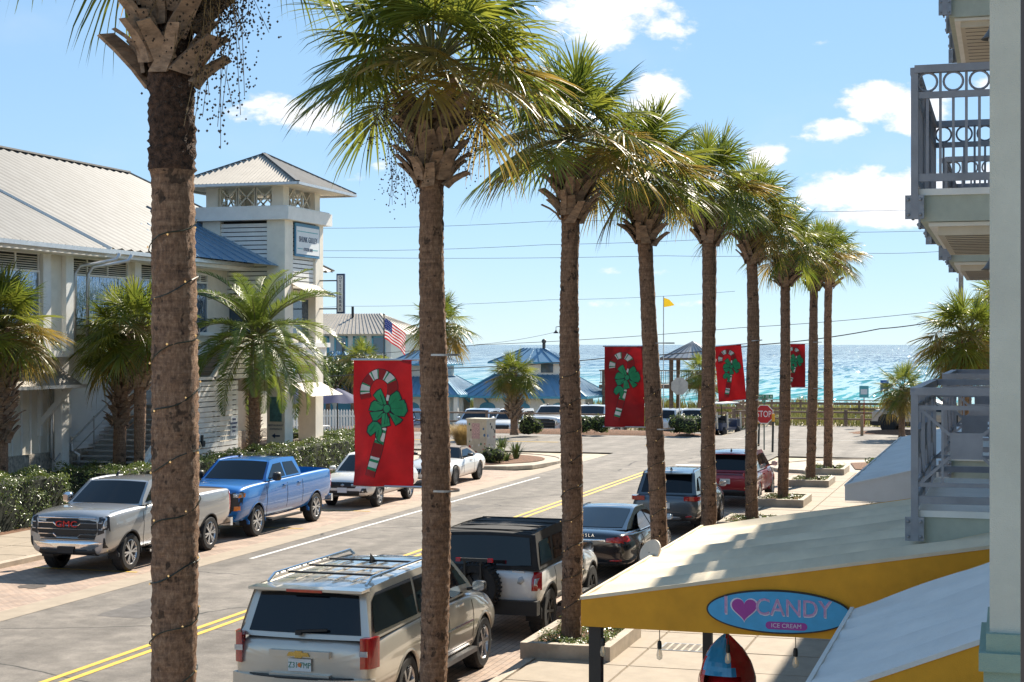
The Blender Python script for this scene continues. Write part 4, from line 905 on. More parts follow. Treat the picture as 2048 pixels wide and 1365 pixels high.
bush((-3.6, 66.2, .1), 2.2, 1.5, .42, 2600, 'bright green ground cover on the corner bed by the awning', 73, m=(cover_leaf, new_leaf), ls=.075, cat='plant', name='ground_cover')
# trees behind the tower
tree_leaf = mat('tree_leaf', (.10, .13, .04), .45, var=.4, scale=.8, trans=.2, dark=(.04, .06, .02))
def tree(c, rx, rz, h, n, label, seed, ls=.13, m=tree_leaf):
    rnd = random.Random(seed); o = empty('evergreen_tree', c, label=label, cat='tree', group='trees behind the tower'); b = MB(); b.tube([(0, 0, -.2), (.05, 0, h * .5), (-.1, .1, h)], [.22, .16, .08], 8)
    for k in range(5): a = k * 1.3; b.tube([(0, 0, h * .5), (cos(a) * rx * .5, sin(a) * rx * .5, h + rz * .1)], [.09, .03], 6)
    b.build('trunk', wood, o); b = MB(); lob = []
    for _ in range(16): d = Vector((rnd.gauss(0, 1), rnd.gauss(0, 1), rnd.gauss(0, .8))).normalized(); lob.append((Vector((d.x * rx * .65, d.y * rx * .65, h + d.z * rz * .6)), rnd.uniform(.28, .45)))
    for _ in range(n):
        p, r = rnd.choice(lob); d = Vector((rnd.gauss(0, 1), rnd.gauss(0, 1), rnd.gauss(0, 1))).normalized(); q = p + d * rx * r * rnd.uniform(.5, 1.05); b.cur = 1 if rnd.random() < .1 else 0
        leaf(b, q, (d + Vector((rnd.gauss(0, .6),) * 3)).normalized(), ls * rnd.uniform(.6, 1.4), rnd)
    tag(b.build('crown', [m, new_leaf], o), kind='stuff')
for i, (px, py, Y, rx, rz, h, lab) in enumerate(((655, 720, 104, 2.4, 2.0, 3.2, 'dark evergreen tree rising right behind the tower'), (705, 715, 106, 2.6, 1.9, 3.4, 'broad evergreen tree between the tower and the flagpole'), (745, 712, 108, 2.2, 1.7, 3.4, 'evergreen tree directly behind the flagpole'), (610, 730, 100, 2.0, 2.0, 2.8, 'evergreen tree seen through the tower arches'))):
    p = at_y(px, py, Y); tree((p.x, Y, -.6), rx, rz, h, 3600, lab, 80 + i)
# grasses
grass_m = mat('dry_grass', (.42, .30, .13), .7, var=.25, scale=4, trans=.35); dune_g = mat('dune_grass', (.26, .24, .07), .7, var=.3, scale=.6, trans=.3, dark=(.09, .11, .03)); yucca_m = mat('yucca_leaf', (.10, .15, .04), .45, var=.25, scale=4, trans=.2)
def grass(c, r, h, n, label, seed, m=grass_m, w=.006, cat='grass clump', name='grass_clump', droop=.5, group=None):
    rnd = random.Random(seed); b = MB()
    for _ in range(n):
        a = rnd.uniform(0, 6.28); k = rnd.random() ** .6; o = Vector((cos(a) * r * .25 * k, sin(a) * r * .25 * k, 0)); d = Vector((cos(a + rnd.gauss(0, .4)), sin(a + rnd.gauss(0, .4)), 0)); L_ = h * rnd.uniform(.6, 1.1); rr = r * k; vs = []; s = Vector((-d.y, d.x, 0)) * w
        for t, ww in ((0, 1), (.4, 1), (.75, .7), (1, 0.15)): q = o + d * rr * t ** 1.5 + Vector((0, 0, L_ * (t - droop * .55 * t ** 3))); vs += [q - s * ww, q + s * ww]
        b.add(vs, [(0, 1, 3, 2), (2, 3, 5, 4), (4, 5, 7, 6)])
    o = tag(b.build(name, m, None, loc=c), label, cat, group); return o
p = at_z(925, 893, .1); grass(p, 1.0, 1.45, 1500, 'tan fountain grass clump beside the stickered utility cabinet', 90)
p = at_z(903, 885, .1); grass((p.x - .6, p.y + .4, .1), .9, 1.2, 900, 'tan fountain grass clump behind the white convertible', 91)
grass((-2.2, 65.0, .1), .9, 1.15, 1200, 'tan grass clump arching over the corner bed by the awning', 92); grass((-1.0, 66.6, .1), .8, 1.0, 900, 'smaller tan grass clump next to the ground cover bed', 93)
for i, (px, py, lab) in enumerate(((1003, 905, 'spiky yucca beside the utility cabinet'), (1032, 918, 'dark spiky plant at the tip of the corner bed'), (1012, 922, 'short spiky plant among the mulch of the corner bed'))):
    p = at_z(px, py, .12); grass(p, .42, .75 if i < 2 else .4, 70, lab, 94 + i, m=yucca_m, w=.022, cat='plant', name='yucca', droop=.15, group='spiky plants on the corner bed')
rnd = random.Random(99); b = MB()
def dune_blades(x0, x1, y0, y1, n, h):
    for _ in range(n):
        x, y = rnd.uniform(x0, x1), rnd.uniform(y0, y1); z = terr(x, y) - .08; hh = h * rnd.uniform(.4, 1.2) * (.5 + .5 * sin(x * .9 + 2 * sin(y * .7)) ** 2); a = rnd.uniform(0, 6.28); d = Vector((cos(a), sin(a), 0)); s = Vector((-d.y, d.x, 0)) * rnd.uniform(.02, .05)
        p = Vector((x, y, z)); q = p + Vector((0, 0, hh * .6)) + d * hh * .15; r_ = p + Vector((0, 0, hh)) + d * hh * .4; b.add([p - s, p + s, q + s * .7, q - s * .7, r_], [(0, 1, 2, 3), (3, 2, 4)])
dune_blades(-14, 12, 101.8, 106, 5200, .75); dune_blades(-14, 20, 107, 120, 7000, .8); dune_blades(-60, -14, 114.5, 121, 15000, 1.0)
tag(b.build('dune_grass', dune_g), kind='stuff')
# planters round the palm feet
for i, (y, zb, lab, bd) in enumerate(row):
    if i in (0, 1): tone = ''
    w, d = .72, 1.1
    nm = ['thick-trunked', 'big-banner', 'off-roader', 'bent', 'unbannered', 'tilted-banner', 'red-crossover', 'banner-and-stop-sign', 'last'][i]
    pl = empty('kerb_planter', (PL, y, .10), label='raised concrete kerb planter at the foot of the ' + nm + ' palm', cat='planter', group='planters along the kerb')
    o_, n_ = (w, d), (w - .14, d - .14)
    q = MB()
    for a0, a1, b0, b1 in ((-w, w, -d, -d + .15), (-w, w, d - .15, d), (-w, -w + .15, -d + .15, d - .15), (w - .15, w, -d + .15, d - .15)): q.box(a0, a1, b0, b1, 0, .26)
    q.build('planter_kerb', curbm, pl); boxpart('soil', mulch, pl, (-w + .15, w - .15, -d + .15, d - .15, 0, .17))
    b = MB(); rnd = random.Random(200 + i)
    for _ in range(2600 if i in (2,) else 1500):
        a = rnd.uniform(-w + .1, w - .1); c = rnd.uniform(-d + .1, d - .1); hgt = .17 + .16 * (.5 + .5 * sin(a * 6 + i) * sin(c * 5)) * rnd.uniform(.3, 1.2); n = Vector((rnd.gauss(0, .6), rnd.gauss(0, .6), 1)).normalized(); b.cur = 1 if rnd.random() < .2 else 0; leaf(b, Vector((a, c, hgt)), n, .028 * rnd.uniform(.7, 1.3), rnd)
    tag(b.build('ground_cover', [hedge_leaf, new_leaf], pl), kind='stuff')
    q = MB(); q.cbox((.32, -.55, .3), .07, .14, .12, Euler((.5, 0, .4)).to_matrix()); q.tube([(.32, -.5, .1), (.32, -.52, .28)], .015, 6); q.build('spotlight', black, pl)
# ---------------------------------------------------------------- vehicles (x to the right, y forward, origin between the axles on the ground)
def paint(name, col, metal=.25, rough=.32): return mat(name, col, rough, metal, var=.03, scale=2, coat=1.0)
lens_red = mat('tail_lens', (.42, .008, .010), .12, var=.12, scale=20, spec=.8, coat=.6); lens_clear = mat('lamp_lens', (.62, .64, .66), .08, .5, var=.15, scale=16, coat=.8)
amber = mat('amber_lens', (.80, .24, .03), .15, var=0, coat=.6); trimd = mat('dark_trim', (.030, .030, .032), .55, var=.12, scale=8); plate_m = mat('plate_white', (.72, .74, .74), .4, var=.03)
plate_g = mat('plate_green', (.03, .20, .13), .5, var=0); orange_m = mat('plate_orange', (.75, .22, .04), .5, var=0); gold = mat('gold_badge', (.60, .42, .12), .25, .8, var=.05); redm = mat('badge_red', (.55, .02, .02), .3, .2, var=0)
def sec(y, zb, zt, wb, wm, wt, zm=.5, crown=.02):
    h = zt - zb
    half = [(0, zb), (wb * .75, zb), (wb, zb + .05), (wm, zb + h * zm * .75), (wm, zb + h * (zm + .18)), (wt + (wm - wt) * .35, zt - h * .14), (wt, zt - .035), (wt * .86, zt), (wt * .45, zt + crown * .8), (0, zt + crown)]
    return [(x, y, z) for x, z in half] + [(-x, y, z) for x, z in reversed(half[1:-1])]
class Car:
    def __init__(s, name, label, cat, x, y, rz, paint_m, W, wb, tr, group=None, tw=.24):
        s.root = empty(name, (x, y, .0), rz, label=label, cat=cat, group=group); s.p = paint_m; s.W = W; s.wb = wb; s.tr = tr; s.tw = tw
    def body(s, secs, fw=None, rw=None, arch=1.13, sub=2, bed=None, m=None):
        b = MB(); n = len(secs[0]); vs = [p for q in secs for p in q]; fs = []
        for i in range(len(secs) - 1):
            for j in range(n): fs.append((i * n + j, i * n + (j + 1) % n, (i + 1) * n + (j + 1) % n, (i + 1) * n + j))
        fs.append(tuple(reversed(range(n)))); fs.append(tuple((len(secs) - 1) * n + j for j in range(n)))
        b.add(vs, fs); me = b.mesh('body', m or s.p); o = link('body', me, s.root); tmp = []
        md = o.modifiers.new('s', 'SUBSURF'); md.levels = sub; md.render_levels = sub
        for yy in (s.wb / 2, -s.wb / 2):
            c = MB(); M = Matrix.Rotation(pi / 2, 3, 'Y'); r = s.tr * arch
            c.lathe([(r, -2), (r, 2)], (0, yy, s.tr), 40, M); k = len(c.v) // 2; c.f += [tuple(range(k))[::-1], tuple(range(k, 2 * k))]; c.m += [0, 0]
            co = link('cut', c.mesh('cut', m or s.p), s.root); tmp.append(co); md = o.modifiers.new('b', 'BOOLEAN'); md.operation = 'DIFFERENCE'; md.object = co; md.solver = 'EXACT'
        if bed:
            c = MB(); c.box(*bed); co = link('cut', c.mesh('cut', m or s.p), s.root); tmp.append(co); md = o.modifiers.new('b', 'BOOLEAN'); md.operation = 'DIFFERENCE'; md.object = co; md.solver = 'EXACT'
        bpy.context.view_layer.update(); dg = bpy.context.evaluated_depsgraph_get(); ev = bpy.data.meshes.new_from_object(o.evaluated_get(dg)); o.modifiers.clear(); o.data = ev
        for co in tmp: bpy.data.objects.remove(co)
        ev.polygons.foreach_set('use_smooth', [True] * len(ev.polygons)); ev.set_sharp_from_angle(angle=radians(38))
        bm = bmesh.new(); bm.from_mesh(ev); s.bvh = BVHTree.FromBMesh(bm); bm.free(); s.b = o
        for yy in (s.wb / 2, -s.wb / 2):
            for sx in (-1, 1):
                q = MB(); r = s.tr * arch - .012; w0 = s.W / 2 - .34; M = Matrix.Rotation(pi / 2, 3, 'Y'); vs = []; fs = []; K = 18
                for k in range(K + 1):
                    a = -.25 + (pi + .5) * k / K
                    for xx in (sx * w0, sx * (s.W / 2 - .055)): vs.append((xx, yy + r * cos(a), s.tr + r * sin(a)))
                for k in range(K): fs.append((2 * k, 2 * k + 1, 2 * k + 3, 2 * k + 2))
                fs.append(tuple(2 * k for k in range(K + 1))); q.add(vs, fs); q.build('wheel_well', black, o)
        return o
    def hit(s, o, d):
        r = s.bvh.ray_cast(Vector(o), Vector(d)); return (r[0], r[1]) if r[0] else (None, None)
    def decal(s, name, m, axis, poly, off=.006, rings=3, parent=None, dens=3):
        """polygon given in the view along axis ('f','r': (x,z); 'L','R': (y,z); 't': (x,y)) laid on the body"""
        O = {'f': lambda a, c: ((a, 6, c), (0, -1, 0)), 'r': lambda a, c: ((a, -6, c), (0, 1, 0)), 'R': lambda a, c: ((4, a, c), (-1, 0, 0)), 'L': lambda a, c: ((-4, a, c), (1, 0, 0)), 't': lambda a, c: ((a, c, 4), (0, 0, -1))}[axis]
        pts = []
        for i in range(len(poly)):
            p, q = poly[i], poly[(i + 1) % len(poly)]
            for k in range(dens): pts.append((p[0] + (q[0] - p[0]) * k / dens, p[1] + (q[1] - p[1]) * k / dens))
        cx = sum(p[0] for p in pts) / len(pts); cz = sum(p[1] for p in pts) / len(pts); b = MB(); vs = []; fs = []; n = len(pts); ok = None
        ai = {'f': 1, 'r': 1, 'R': 0, 'L': 0, 't': 2}[axis]
        hc, _ = s.hit(*O(cx, cz))
        if hc is None: hc = Vector((s.W / 2 - .03, -s.wb / 2 - .9, .9))
        for r in range(rings + 1):
            for p in (pts if r else [(0, 0)]):
                a, c = cx + (p[0] - cx) * r / rings, cz + (p[1] - cz) * r / rings; o, d = O(a, c); h, nr = s.hit(o, d)
                if h is None: h = ok or hc
                h = h.copy(); lim = .13 if len(poly) < 6 or axis not in 'fr' else .3; h[ai] = max(hc[ai] - lim, min(hc[ai] + lim, h[ai])); ok = h
                e = off if r < rings else off * .3
                v = Vector(h) - Vector(d) * e; v = Vector((a, v.y, c)) if axis in 'fr' else (Vector((v.x, a, c)) if axis in 'LR' else Vector((a, c, v.z))); vs.append(v)
        for j in range(n): fs.append((0, 1 + j, 1 + (j + 1) % n))
        for r in range(rings - 1):
            for j in range(n): fs.append((1 + r * n + j, 1 + (r + 1) * n + j, 1 + (r + 1) * n + (j + 1) % n, 1 + r * n + (j + 1) % n))
        b.add(vs, fs); return b.build(name, m, parent or s.root, smooth=True)
    def seam(s, name, m, axis, pts, w=.008, off=.003, parent=None, dens=6):
        b = MB(); P_ = []
        for i in range(len(pts) - 1):
            for k in range(dens + (i == len(pts) - 2)): P_.append((pts[i][0] + (pts[i + 1][0] - pts[i][0]) * k / dens, pts[i][1] + (pts[i + 1][1] - pts[i][1]) * k / dens))
        out = []
        for a, c in P_:
            o, d = {'f': ((a, 6, c), (0, -1, 0)), 'r': ((a, -6, c), (0, 1, 0)), 'R': ((4, a, c), (-1, 0, 0)), 'L': ((-4, a, c), (1, 0, 0)), 't': ((a, c, 4), (0, 0, -1))}[axis]
            h, nr = s.hit(o, d)
            if h is not None: out.append(Vector(h) - Vector(d) * off)
        if len(out) > 1: b.tube(out, w / 2, 5); return b.build(name, m, parent or s.b)
    def wheels(s, rim=alloy, spokes=6, style=0, rr=.66, side_off=.0):
        w, r = s.tw, s.tr; b = MB(); M = Matrix.Rotation(pi / 2, 3, 'Y')
        b.lathe([(r * rr * .96, -w / 2 + .02), (r * rr, -w / 2), (r * .90, -w / 2), (r * .975, -w / 2 + .03), (r, -w / 2 + .06), (r, w / 2 - .06), (r * .975, w / 2 - .03), (r * .90, w / 2), (r * rr, w / 2), (r * rr * .96, w / 2 - .02)], (0, 0, 0), 36, M)
        for k in range(44):
            a = 2 * pi * k / 44
            for xx in (-w * .28, 0, w * .28): b.cbox((xx, (r - .001) * cos(a + xx * 2), (r - .001) * sin(a + xx * 2)), w * .2, .022, .012, Matrix.Rotation(a + pi / 2 + xx * 2, 3, 'X'))
        tm = b.mesh('wheel', rubber, angle=40); c = MB(); R_ = r * rr
        c.lathe([(R_ * .98, w / 2 - .10), (R_ * .99, w / 2 - .012), (R_ * .93, w / 2 - .006), (R_ * .88, w / 2 - .03), (R_ * .86, w / 2 - .10)], (0, 0, 0), 36, M); c.lathe([(0, w / 2 - .015), (R_ * .17, w / 2 - .018), (R_ * .22, w / 2 - .05), (R_ * .2, w / 2 - .1)], (0, 0, 0), 20, M)
        for k in range(spokes):
            a = 2 * pi * k / spokes
            for da in ((-.16, .16) if style == 1 else (0,)):
                p0 = Vector((w / 2 - .035, R_ * .14 * cos(a), R_ * .14 * sin(a))); p1 = Vector((w / 2 - .022, R_ * .92 * cos(a + da), R_ * .92 * sin(a + da))); c.bar(p0, p1, R_ * (.13 if style == 1 else .2), .035, up=(1, 0, 0))
        c.cur = 1; c.lathe([(R_ * .95, w / 2 - .09), (0, w / 2 - .09)], (0, 0, 0), 24, M); rm = c.mesh('rim', [rim, black], angle=40)
        for yy in (s.wb / 2, -s.wb / 2):
            for sx in (1, -1):
                o = link('wheel', tm, s.root, (sx * (s.W / 2 - w / 2 - .03 + side_off), yy, r), (R.uniform(0, 6) if False else 0, 0, 0 if sx > 0 else pi)); link('rim', rm, o, None, (R.uniform(0, 1.2), 0, 0))
    def cabin(s, fb, ft, rt, rb, zf, zr_, zt, wb, wt, crown=.03, bow=.10, m=None, bow_r=.06, tumble_r=None):
        """glasshouse: fb/ft windscreen base/top y, rt/rb rear top/base y, belt heights front/rear, roof edge height"""
        s.g = (fb, ft, rt, rb, zf, zr_, zt, wb, wt, crown); n = 10; U = [-1 + 2 * i / n for i in range(n + 1)]
        wbr = tumble_r or wb
        Bf = lambda u: Vector((u * wb, fb - bow * u * u, zf)); Br = lambda u: Vector((u * wbr, rb + bow_r * u * u, zr_))
        def T(u, y): t = (y - rt) / (ft - rt); return Vector((u * wt, y - (bow * .5 * u * u if t > .99 else 0) + (bow_r * .5 * u * u if t < .01 else 0), zt + crown * (1 - u * u) + crown * .8 * sin(pi * t)))
        s.Bf, s.Br, s.T = Bf, Br, T; b = MB(); rows = []
        for k in range(4): rows.append([Br(u).lerp(T(u, rt), k / 4) for u in U])
        K = 8
        for k in range(K + 1): rows.append([T(u, rt + (ft - rt) * k / K) for u in U])
        for k in range(1, 5): rows.append([T(u, ft).lerp(Bf(u), k / 4) for u in U])
        vs = [v for r in rows for v in r]; fs = []; N_ = n + 1
        for i in range(len(rows) - 1):
            for j in range(n): fs.append((i * N_ + j, i * N_ + j + 1, (i + 1) * N_ + j + 1, (i + 1) * N_ + j))
        m_ = len(rows)
        for e, rev in ((0, 1), (n, 0)):
            idx = [i * N_ + e for i in range(m_)]; fs.append(tuple(idx[::-1]) if rev else tuple(idx))
        b.add(vs, fs); o = b.build('cabin', m or s.p, s.root); md = o.modifiers.new('bev', 'BEVEL'); md.width = .035; md.segments = 3; md.limit_method = 'ANGLE'; md.angle_limit = radians(28)
        dg = bpy.context.evaluated_depsgraph_get(); ev = bpy.data.meshes.new_from_object(o.evaluated_get(dg)); o.modifiers.clear(); o.data = ev; ev.polygons.foreach_set('use_smooth', [True] * len(ev.polygons)); ev.set_sharp_from_angle(angle=radians(35)); s.c = o; return o
    def pane(s, name, f, u0, u1, s0, s1, m=glassd, off=.008, nu=10, ns=6, parent=None, rnd_=0.0):
        """glass on windscreen ('f') or rear ('r'): u across, s from base to top"""
        b = MB(); vs = []; fs = []; fn = (lambda u, t: s.Bf(u).lerp(s.T(u, s.g[1]), t)) if f == 'f' else (lambda u, t: s.Br(u).lerp(s.T(u, s.g[2]), t))
        n = (fn(.1, .5) - fn(-.1, .5)).cross(fn(0, .6) - fn(0, .4)).normalized(); n = n if (n.y > 0) == (f == 'f') else -n
        for j in range(ns + 1):
            for i in range(nu + 1):
                t = s0 + (s1 - s0) * j / ns; u = u0 + (u1 - u0) * i / nu; vs.append(fn(u, t) + n * off)
        for j in range(ns):
            for i in range(nu): a = j * (nu + 1) + i; fs.append((a, a + 1, a + nu + 2, a + nu + 1))
        b.add(vs, fs); return b.build(name, m, parent or s.c, smooth=True)
    def side(s, name, poly, m=glassd, off=.008, sides=(1, -1), parent=None):
        fb, ft, rt, rb, zf, zr_, zt, wb, wt, crown = s.g; zb = (zf + zr_) / 2; out = []
        for sx in sides:
            b = MB(); vs = []
            for y, z in poly: t = (z - zb) / (zt - zb); vs.append((sx * (wb + (wt - wb) * t + off), y, z))
            b.add(vs, [tuple(range(len(vs)))] if sx > 0 else [tuple(reversed(range(len(vs))))]); out.append(b.build(name, m, parent or s.c))
        return out
    def mirror(s, y, z, m=None, w=.2, h=.17, x=None):
        for sx in (1, -1):
            q = MB(); x0 = (x or s.W / 2 - .06); q.bar((sx * (x0 - .12), y, z - .03), (sx * (x0 + .08), y, z), .07, .04); c = Vector((sx * (x0 + .05 + w / 2), y + .01, z + .04)); vs = []
            for dy, k in ((.10, .55), (.05, .95), (-.05, 1.0), (-.07, .93)):
                for a in range(12): an = 2 * pi * a / 12; ca, sa_ = cos(an), sin(an); vs.append(c + Vector((math.copysign(abs(ca) ** .6, ca) * w / 2 * k, dy, math.copysign(abs(sa_) ** .6, sa_) * h / 2 * k)))
            fs = [(i * 12 + j, i * 12 + (j + 1) % 12, (i + 1) * 12 + (j + 1) % 12, (i + 1) * 12 + j) for i in range(3) for j in range(12)] + [tuple(range(12))]
            q.add(vs, fs); o = q.build('mirror', m or s.p, s.root, angle=50); g = MB(); g.add([v + Vector((0, -.002, 0)) for v in vs[36:48]], [tuple(range(12))]); g.build('mirror_glass', chrome, o)
    def handles(s, ys, z, m=None):
        for yy in ys:
            for sx in (1, -1):
                h, n = s.hit((sx * 4, yy, z), (-sx, 0, 0))
                if h is None: continue
                q = MB(); q.cbox((h.x + sx * .018, yy, z), .03, .2, .035); q.build('door_handle', m or s.p, s.root)
    def plate(s, face, z, txt='', w=.31, h=.155, off=.03, x=0, tm=plate_g):
        h_, n = s.hit((x, -6 if face == 'r' else 6, z), (0, 1 if face == 'r' else -1, 0)); sg_ = -1 if face == 'r' else 1; yy = h_.y + sg_ * off
        o = boxpart('licence_plate', plate_m, s.root, (x - w / 2, x + w / 2, yy - .006, yy + .006, z - h / 2, z + h / 2))
        if txt:
            lettering('lettering', txt, .105, tm, frame((x, yy + sg_ * .010, z - .005), (1, 0, 0) if sg_ < 0 else (-1, 0, 0)), o, sx=.82, extrude=.001)
            q = MB(); q.sphere((x, yy + sg_ * .006, z), .03, 10, 6, 1, .15, 1); q.build('emblem', orange_m, o)
        return o
    def arches(s, m=trimd, r=1.24, w=.055, off=.012):
        for yy in (s.wb / 2, -s.wb / 2):
            for sx in (1, -1):
                q = MB(); vs = []; fs = []; K = 20; cnt = 0
                for k in range(K + 1):
                    a = -.12 + (pi + .24) * k / K; rin, rout = s.tr * 1.12, s.tr * r; row_ = []
                    for rr in (rin, (rin + rout) / 2, rout):
                        h, n = s.hit((sx * 4, yy + rr * 1.02 * cos(a), s.tr + rr * 1.02 * sin(a)), (-sx, 0, 0)); x_ = abs(h.x) if h is not None and abs(h.x) > s.W / 2 - .2 else s.W / 2 - .06
                        row_.append((sx * (x_ + (off if rr < rout else .001)), yy + rr * cos(a), s.tr + rr * sin(a)))
                    vs.append((sx * (abs(row_[0][0]) - .08), row_[0][1], row_[0][2])); vs += row_
                for k in range(K):
                    for j in range(3): fs.append((k * 4 + j, k * 4 + j + 1, k * 4 + j + 5, k * 4 + j + 4))
                q.add(vs, fs); q.build('wheel_arch', m, s.b, smooth=True)
    def corner_lamp(s, m, sx, z0, z1, x_in, B, w, back=.24):
        pl = [(x_in, B - .02), (w - .15, B - .014), (w - .06, B + .02), (w - .012, B + .10), (w + .008, B + back), (w - .08, B + back), (x_in, B + .1)]; q = MB()
        q.prism([(sx * a, b_) for a, b_ in pl], lambda a, b_, d: (a, b_, d), z0, z1); return q.build('tail_light', m, s.root, angle=40)
    def box(s, name, m, *bx, parent=None, bev=0): return boxpart(name, m, parent or s.root, *bx)
def interior(c, z0, z1, y0, y1, w): c.box('seat', trimd, (-w * .85, -w * .15, y0, y0 + .5, z0, z1), (w * .15, w * .85, y0, y0 + .5, z0, z1))
# ---- full-size pickup
def pickup(name, label, x, y, rz, pm, face='gmc', group=None, tonneau=None, detail=True):
    W = 2.06; c = Car(name, label, 'pickup truck', x, y, rz, pm, W, 3.745, .415, group, tw=.28); w = W / 2 - .02; F, B = 2.84, -3.03
    c.body([sec(B, .52, 1.40, .82, .93, .90), sec(B + .03, .48, 1.44, .88, w - .02, .96), sec(-2.4, .46, 1.46, .92, w, .975), sec(-1.0, .40, 1.44, .92, w, .975), sec(-.6, .38, 1.43, .93, w, .98), sec(.9, .38, 1.41, .93, w, .98), sec(1.45, .40, 1.40, .93, w, .96, crown=.03), sec(2.2, .42, 1.38, .92, w, .95, crown=.05), sec(2.62, .42, 1.34, .91, w - .015, .94, crown=.06), sec(2.76, .42, 1.29, .88, w - .04, .91, crown=.05), sec(F - .02, .44, 1.24, .85, w - .07, .88, crown=.04), sec(F, .46, 1.20, .82, w - .10, .85, crown=.03)], bed=(-.90, .90, -2.93, -1.02, .82, 1.8))
    c.wheels(spokes=6, style=1, rr=.68); c.arches(m=pm if face != 'gmc' else trimd, r=1.2)
    c.box('bed_floor', tonneau or trimd, (-.89, .89, -2.92, -1.03, 1.385 if tonneau else .84, 1.41 if tonneau else .86))
    c.cabin(1.42, .72, -.80, -1.0, 1.39, 1.42, 1.87, .955, .78, .035)
    c.pane('windscreen', 'f', -.90, .90, .07, .95); c.pane('rear_window', 'r', -.7, .7, .25, .85)
    c.side('side_window', [(1.16, 1.45), (.62, 1.79), (.12, 1.81), (.10, 1.45)]); c.side('side_window', [(.0, 1.45), (.02, 1.81), (-.62, 1.80), (-.80, 1.46)])
    if detail:
        for ys in ([(1.32, 1.37), (1.32, .70), (1.22, .5)], [(.06, 1.41), (.06, .48)], [(-.92, 1.42), (-.96, .5)], [(1.2, .5), (-.5, .5)]):
            for a in 'LR': c.seam('door_seam', dark, a, ys)
        c.handles((-.72, .22), 1.22, chrome if face == 'gmc' else pm); c.seam('hood_seam', dark, 't', [(-.86, 1.5), (-.84, 2.5)]); c.seam('hood_seam', dark, 't', [(.86, 1.5), (.84, 2.5)])
    c.mirror(1.02, 1.46, black if face != 'gmc' else chrome, .22, .24, .98)
    for sx in (1, -1):
        X = lambda a: sx * a
        c.decal('tail_light', lens_red, 'r', [(X(.80), .86), (X(.97), .86), (X(.97), 1.36), (X(.80), 1.36)]); c.decal('tail_light', lens_red, 'R' if sx > 0 else 'L', [(-3.0, .9), (-2.9, .9), (-2.9, 1.36), (-3.0, 1.36)])
        c.box('side_step', chrome if face == 'gmc' else black, (min(X(.93), X(1.06)), max(X(.93), X(1.06)), -.75, 1.15, .34, .39))
    q = MB(); q.bar((-.95, -3.08, .58), (.95, -3.08, .58), .12, .2); q.build('rear_bumper', chrome, c.root)
    q = MB(); q.tube([(.55, -.1, 1.87), (.55, -.2, 1.98), (.55, -.25, 2.0)], .03, 6); q.build('roof_antenna', black, c.c)
    if face == 'gmc':
        c.decal('grille', black, 'f', [(-.66, 0.766), (.66, 0.766), (.74, 0.959), (.70, 1.262), (-.70, 1.262), (-.74, 0.959)], .012)
        for z, k in ((1.24, .70), (1.13, .71), (1.0, .73), (.89, .71), (.80, .66)):
            pts = [(-k, z), (-.34, z), (-.26, z - .06 if z in (1.13, .89) else z), (.26, z - .06 if z in (1.13, .89) else z), (.34, z), (k, z)]; c.seam('grille_bar', chrome, 'f', pts, .028, .022)
        lettering('lettering', 'GMC', .19, redm, frame((0, 2.885, 1.10), (-1, 0, 0)), c.root, sx=1.3, extrude=.012)
        c.decal('bumper', chrome, 'f', [(-.90, 0.50), (.90, 0.50), (.93, 0.70), (.6, 0.74), (-.6, 0.74), (-.93, 0.70)], .05); c.decal('bumper_intake', black, 'f', [(-.74, 0.42), (.74, 0.42), (.66, 0.58), (-.66, 0.58)], .062)
        q = MB(); q.box(-.2, .2, 2.90, 2.93, .48, .62); q.build('plate_bracket', black, c.root)
        for sx in (1, -1):
            c.decal('headlight', trimd, 'f', [(sx * .74, 0.876), (sx * .98, 0.959), (sx * .95, 1.29), (sx * .75, 1.262)], .012); c.decal('headlight_lens', lens_clear, 'f', [(sx * .86, 1.014), (sx * .94, 1.042), (sx * .95, 1.276), (sx * .90, 1.262)], .022)
            for z in (1.0, 1.14): c.seam('running_light', lens_clear, 'f', [(sx * .78, z), (sx * .86, z), (sx * .86, z + .05)], .024, .02)
            c.decal('air_curtain', black, 'f', [(sx * .86, 0.6), (sx * .93, 0.6), (sx * .92, 0.821), (sx * .88, 0.821)], .02)
    elif face == 'bowtie':
        c.decal('grille', black, 'f', [(-.70, 0.683), (.70, 0.683), (.78, 0.848), (.74, 1.18), (-.74, 1.18), (-.78, 0.848)], .012)
        for z in (.80, .92, 1.05): c.seam('grille_bar', trimd, 'f', [(-.74, z), (.74, z)], .03, .018)
        c.decal('bumper', pm, 'f', [(-.90, 0.48), (.90, 0.48), (.93, 0.628), (.7, 0.655), (-.7, 0.655), (-.93, 0.628)], .045); c.decal('bumper_intake', black, 'f', [(-.8, 0.38), (.8, 0.38), (.66, 0.5), (-.66, 0.5)], .058)
        for sx in (1, -1):
            c.decal('headlight', trimd, 'f', [(sx * .72, 0.738), (sx * .96, 0.738), (sx * 1.0, 1.235), (sx * .74, 1.207)], .012); c.decal('headlight_lens', lens_clear, 'f', [(sx * .76, 1.069), (sx * .99, 1.083), (sx * 1.0, 1.207), (sx * .76, 1.18)], .02)
            c.decal('turn_signal', amber, 'f', [(sx * .90, 1.069), (sx * .99, 1.083), (sx * 1.0, 1.193), (sx * .91, 1.18)], .024); c.decal('fog_light', amber, 'f', [(sx * .78, 0.738), (sx * .95, 0.752), (sx * .95, 0.876), (sx * .78, 0.862)], .02)
    else:
        c.decal('grille', black, 'f', [(-.72, 0.71), (.72, 0.71), (.74, 1.235), (-.74, 1.235)], .012); 
        for z in (.86, 1.04): c.seam('grille_bar', chrome, 'f', [(-.72, z), (.72, z)], .05, .018)
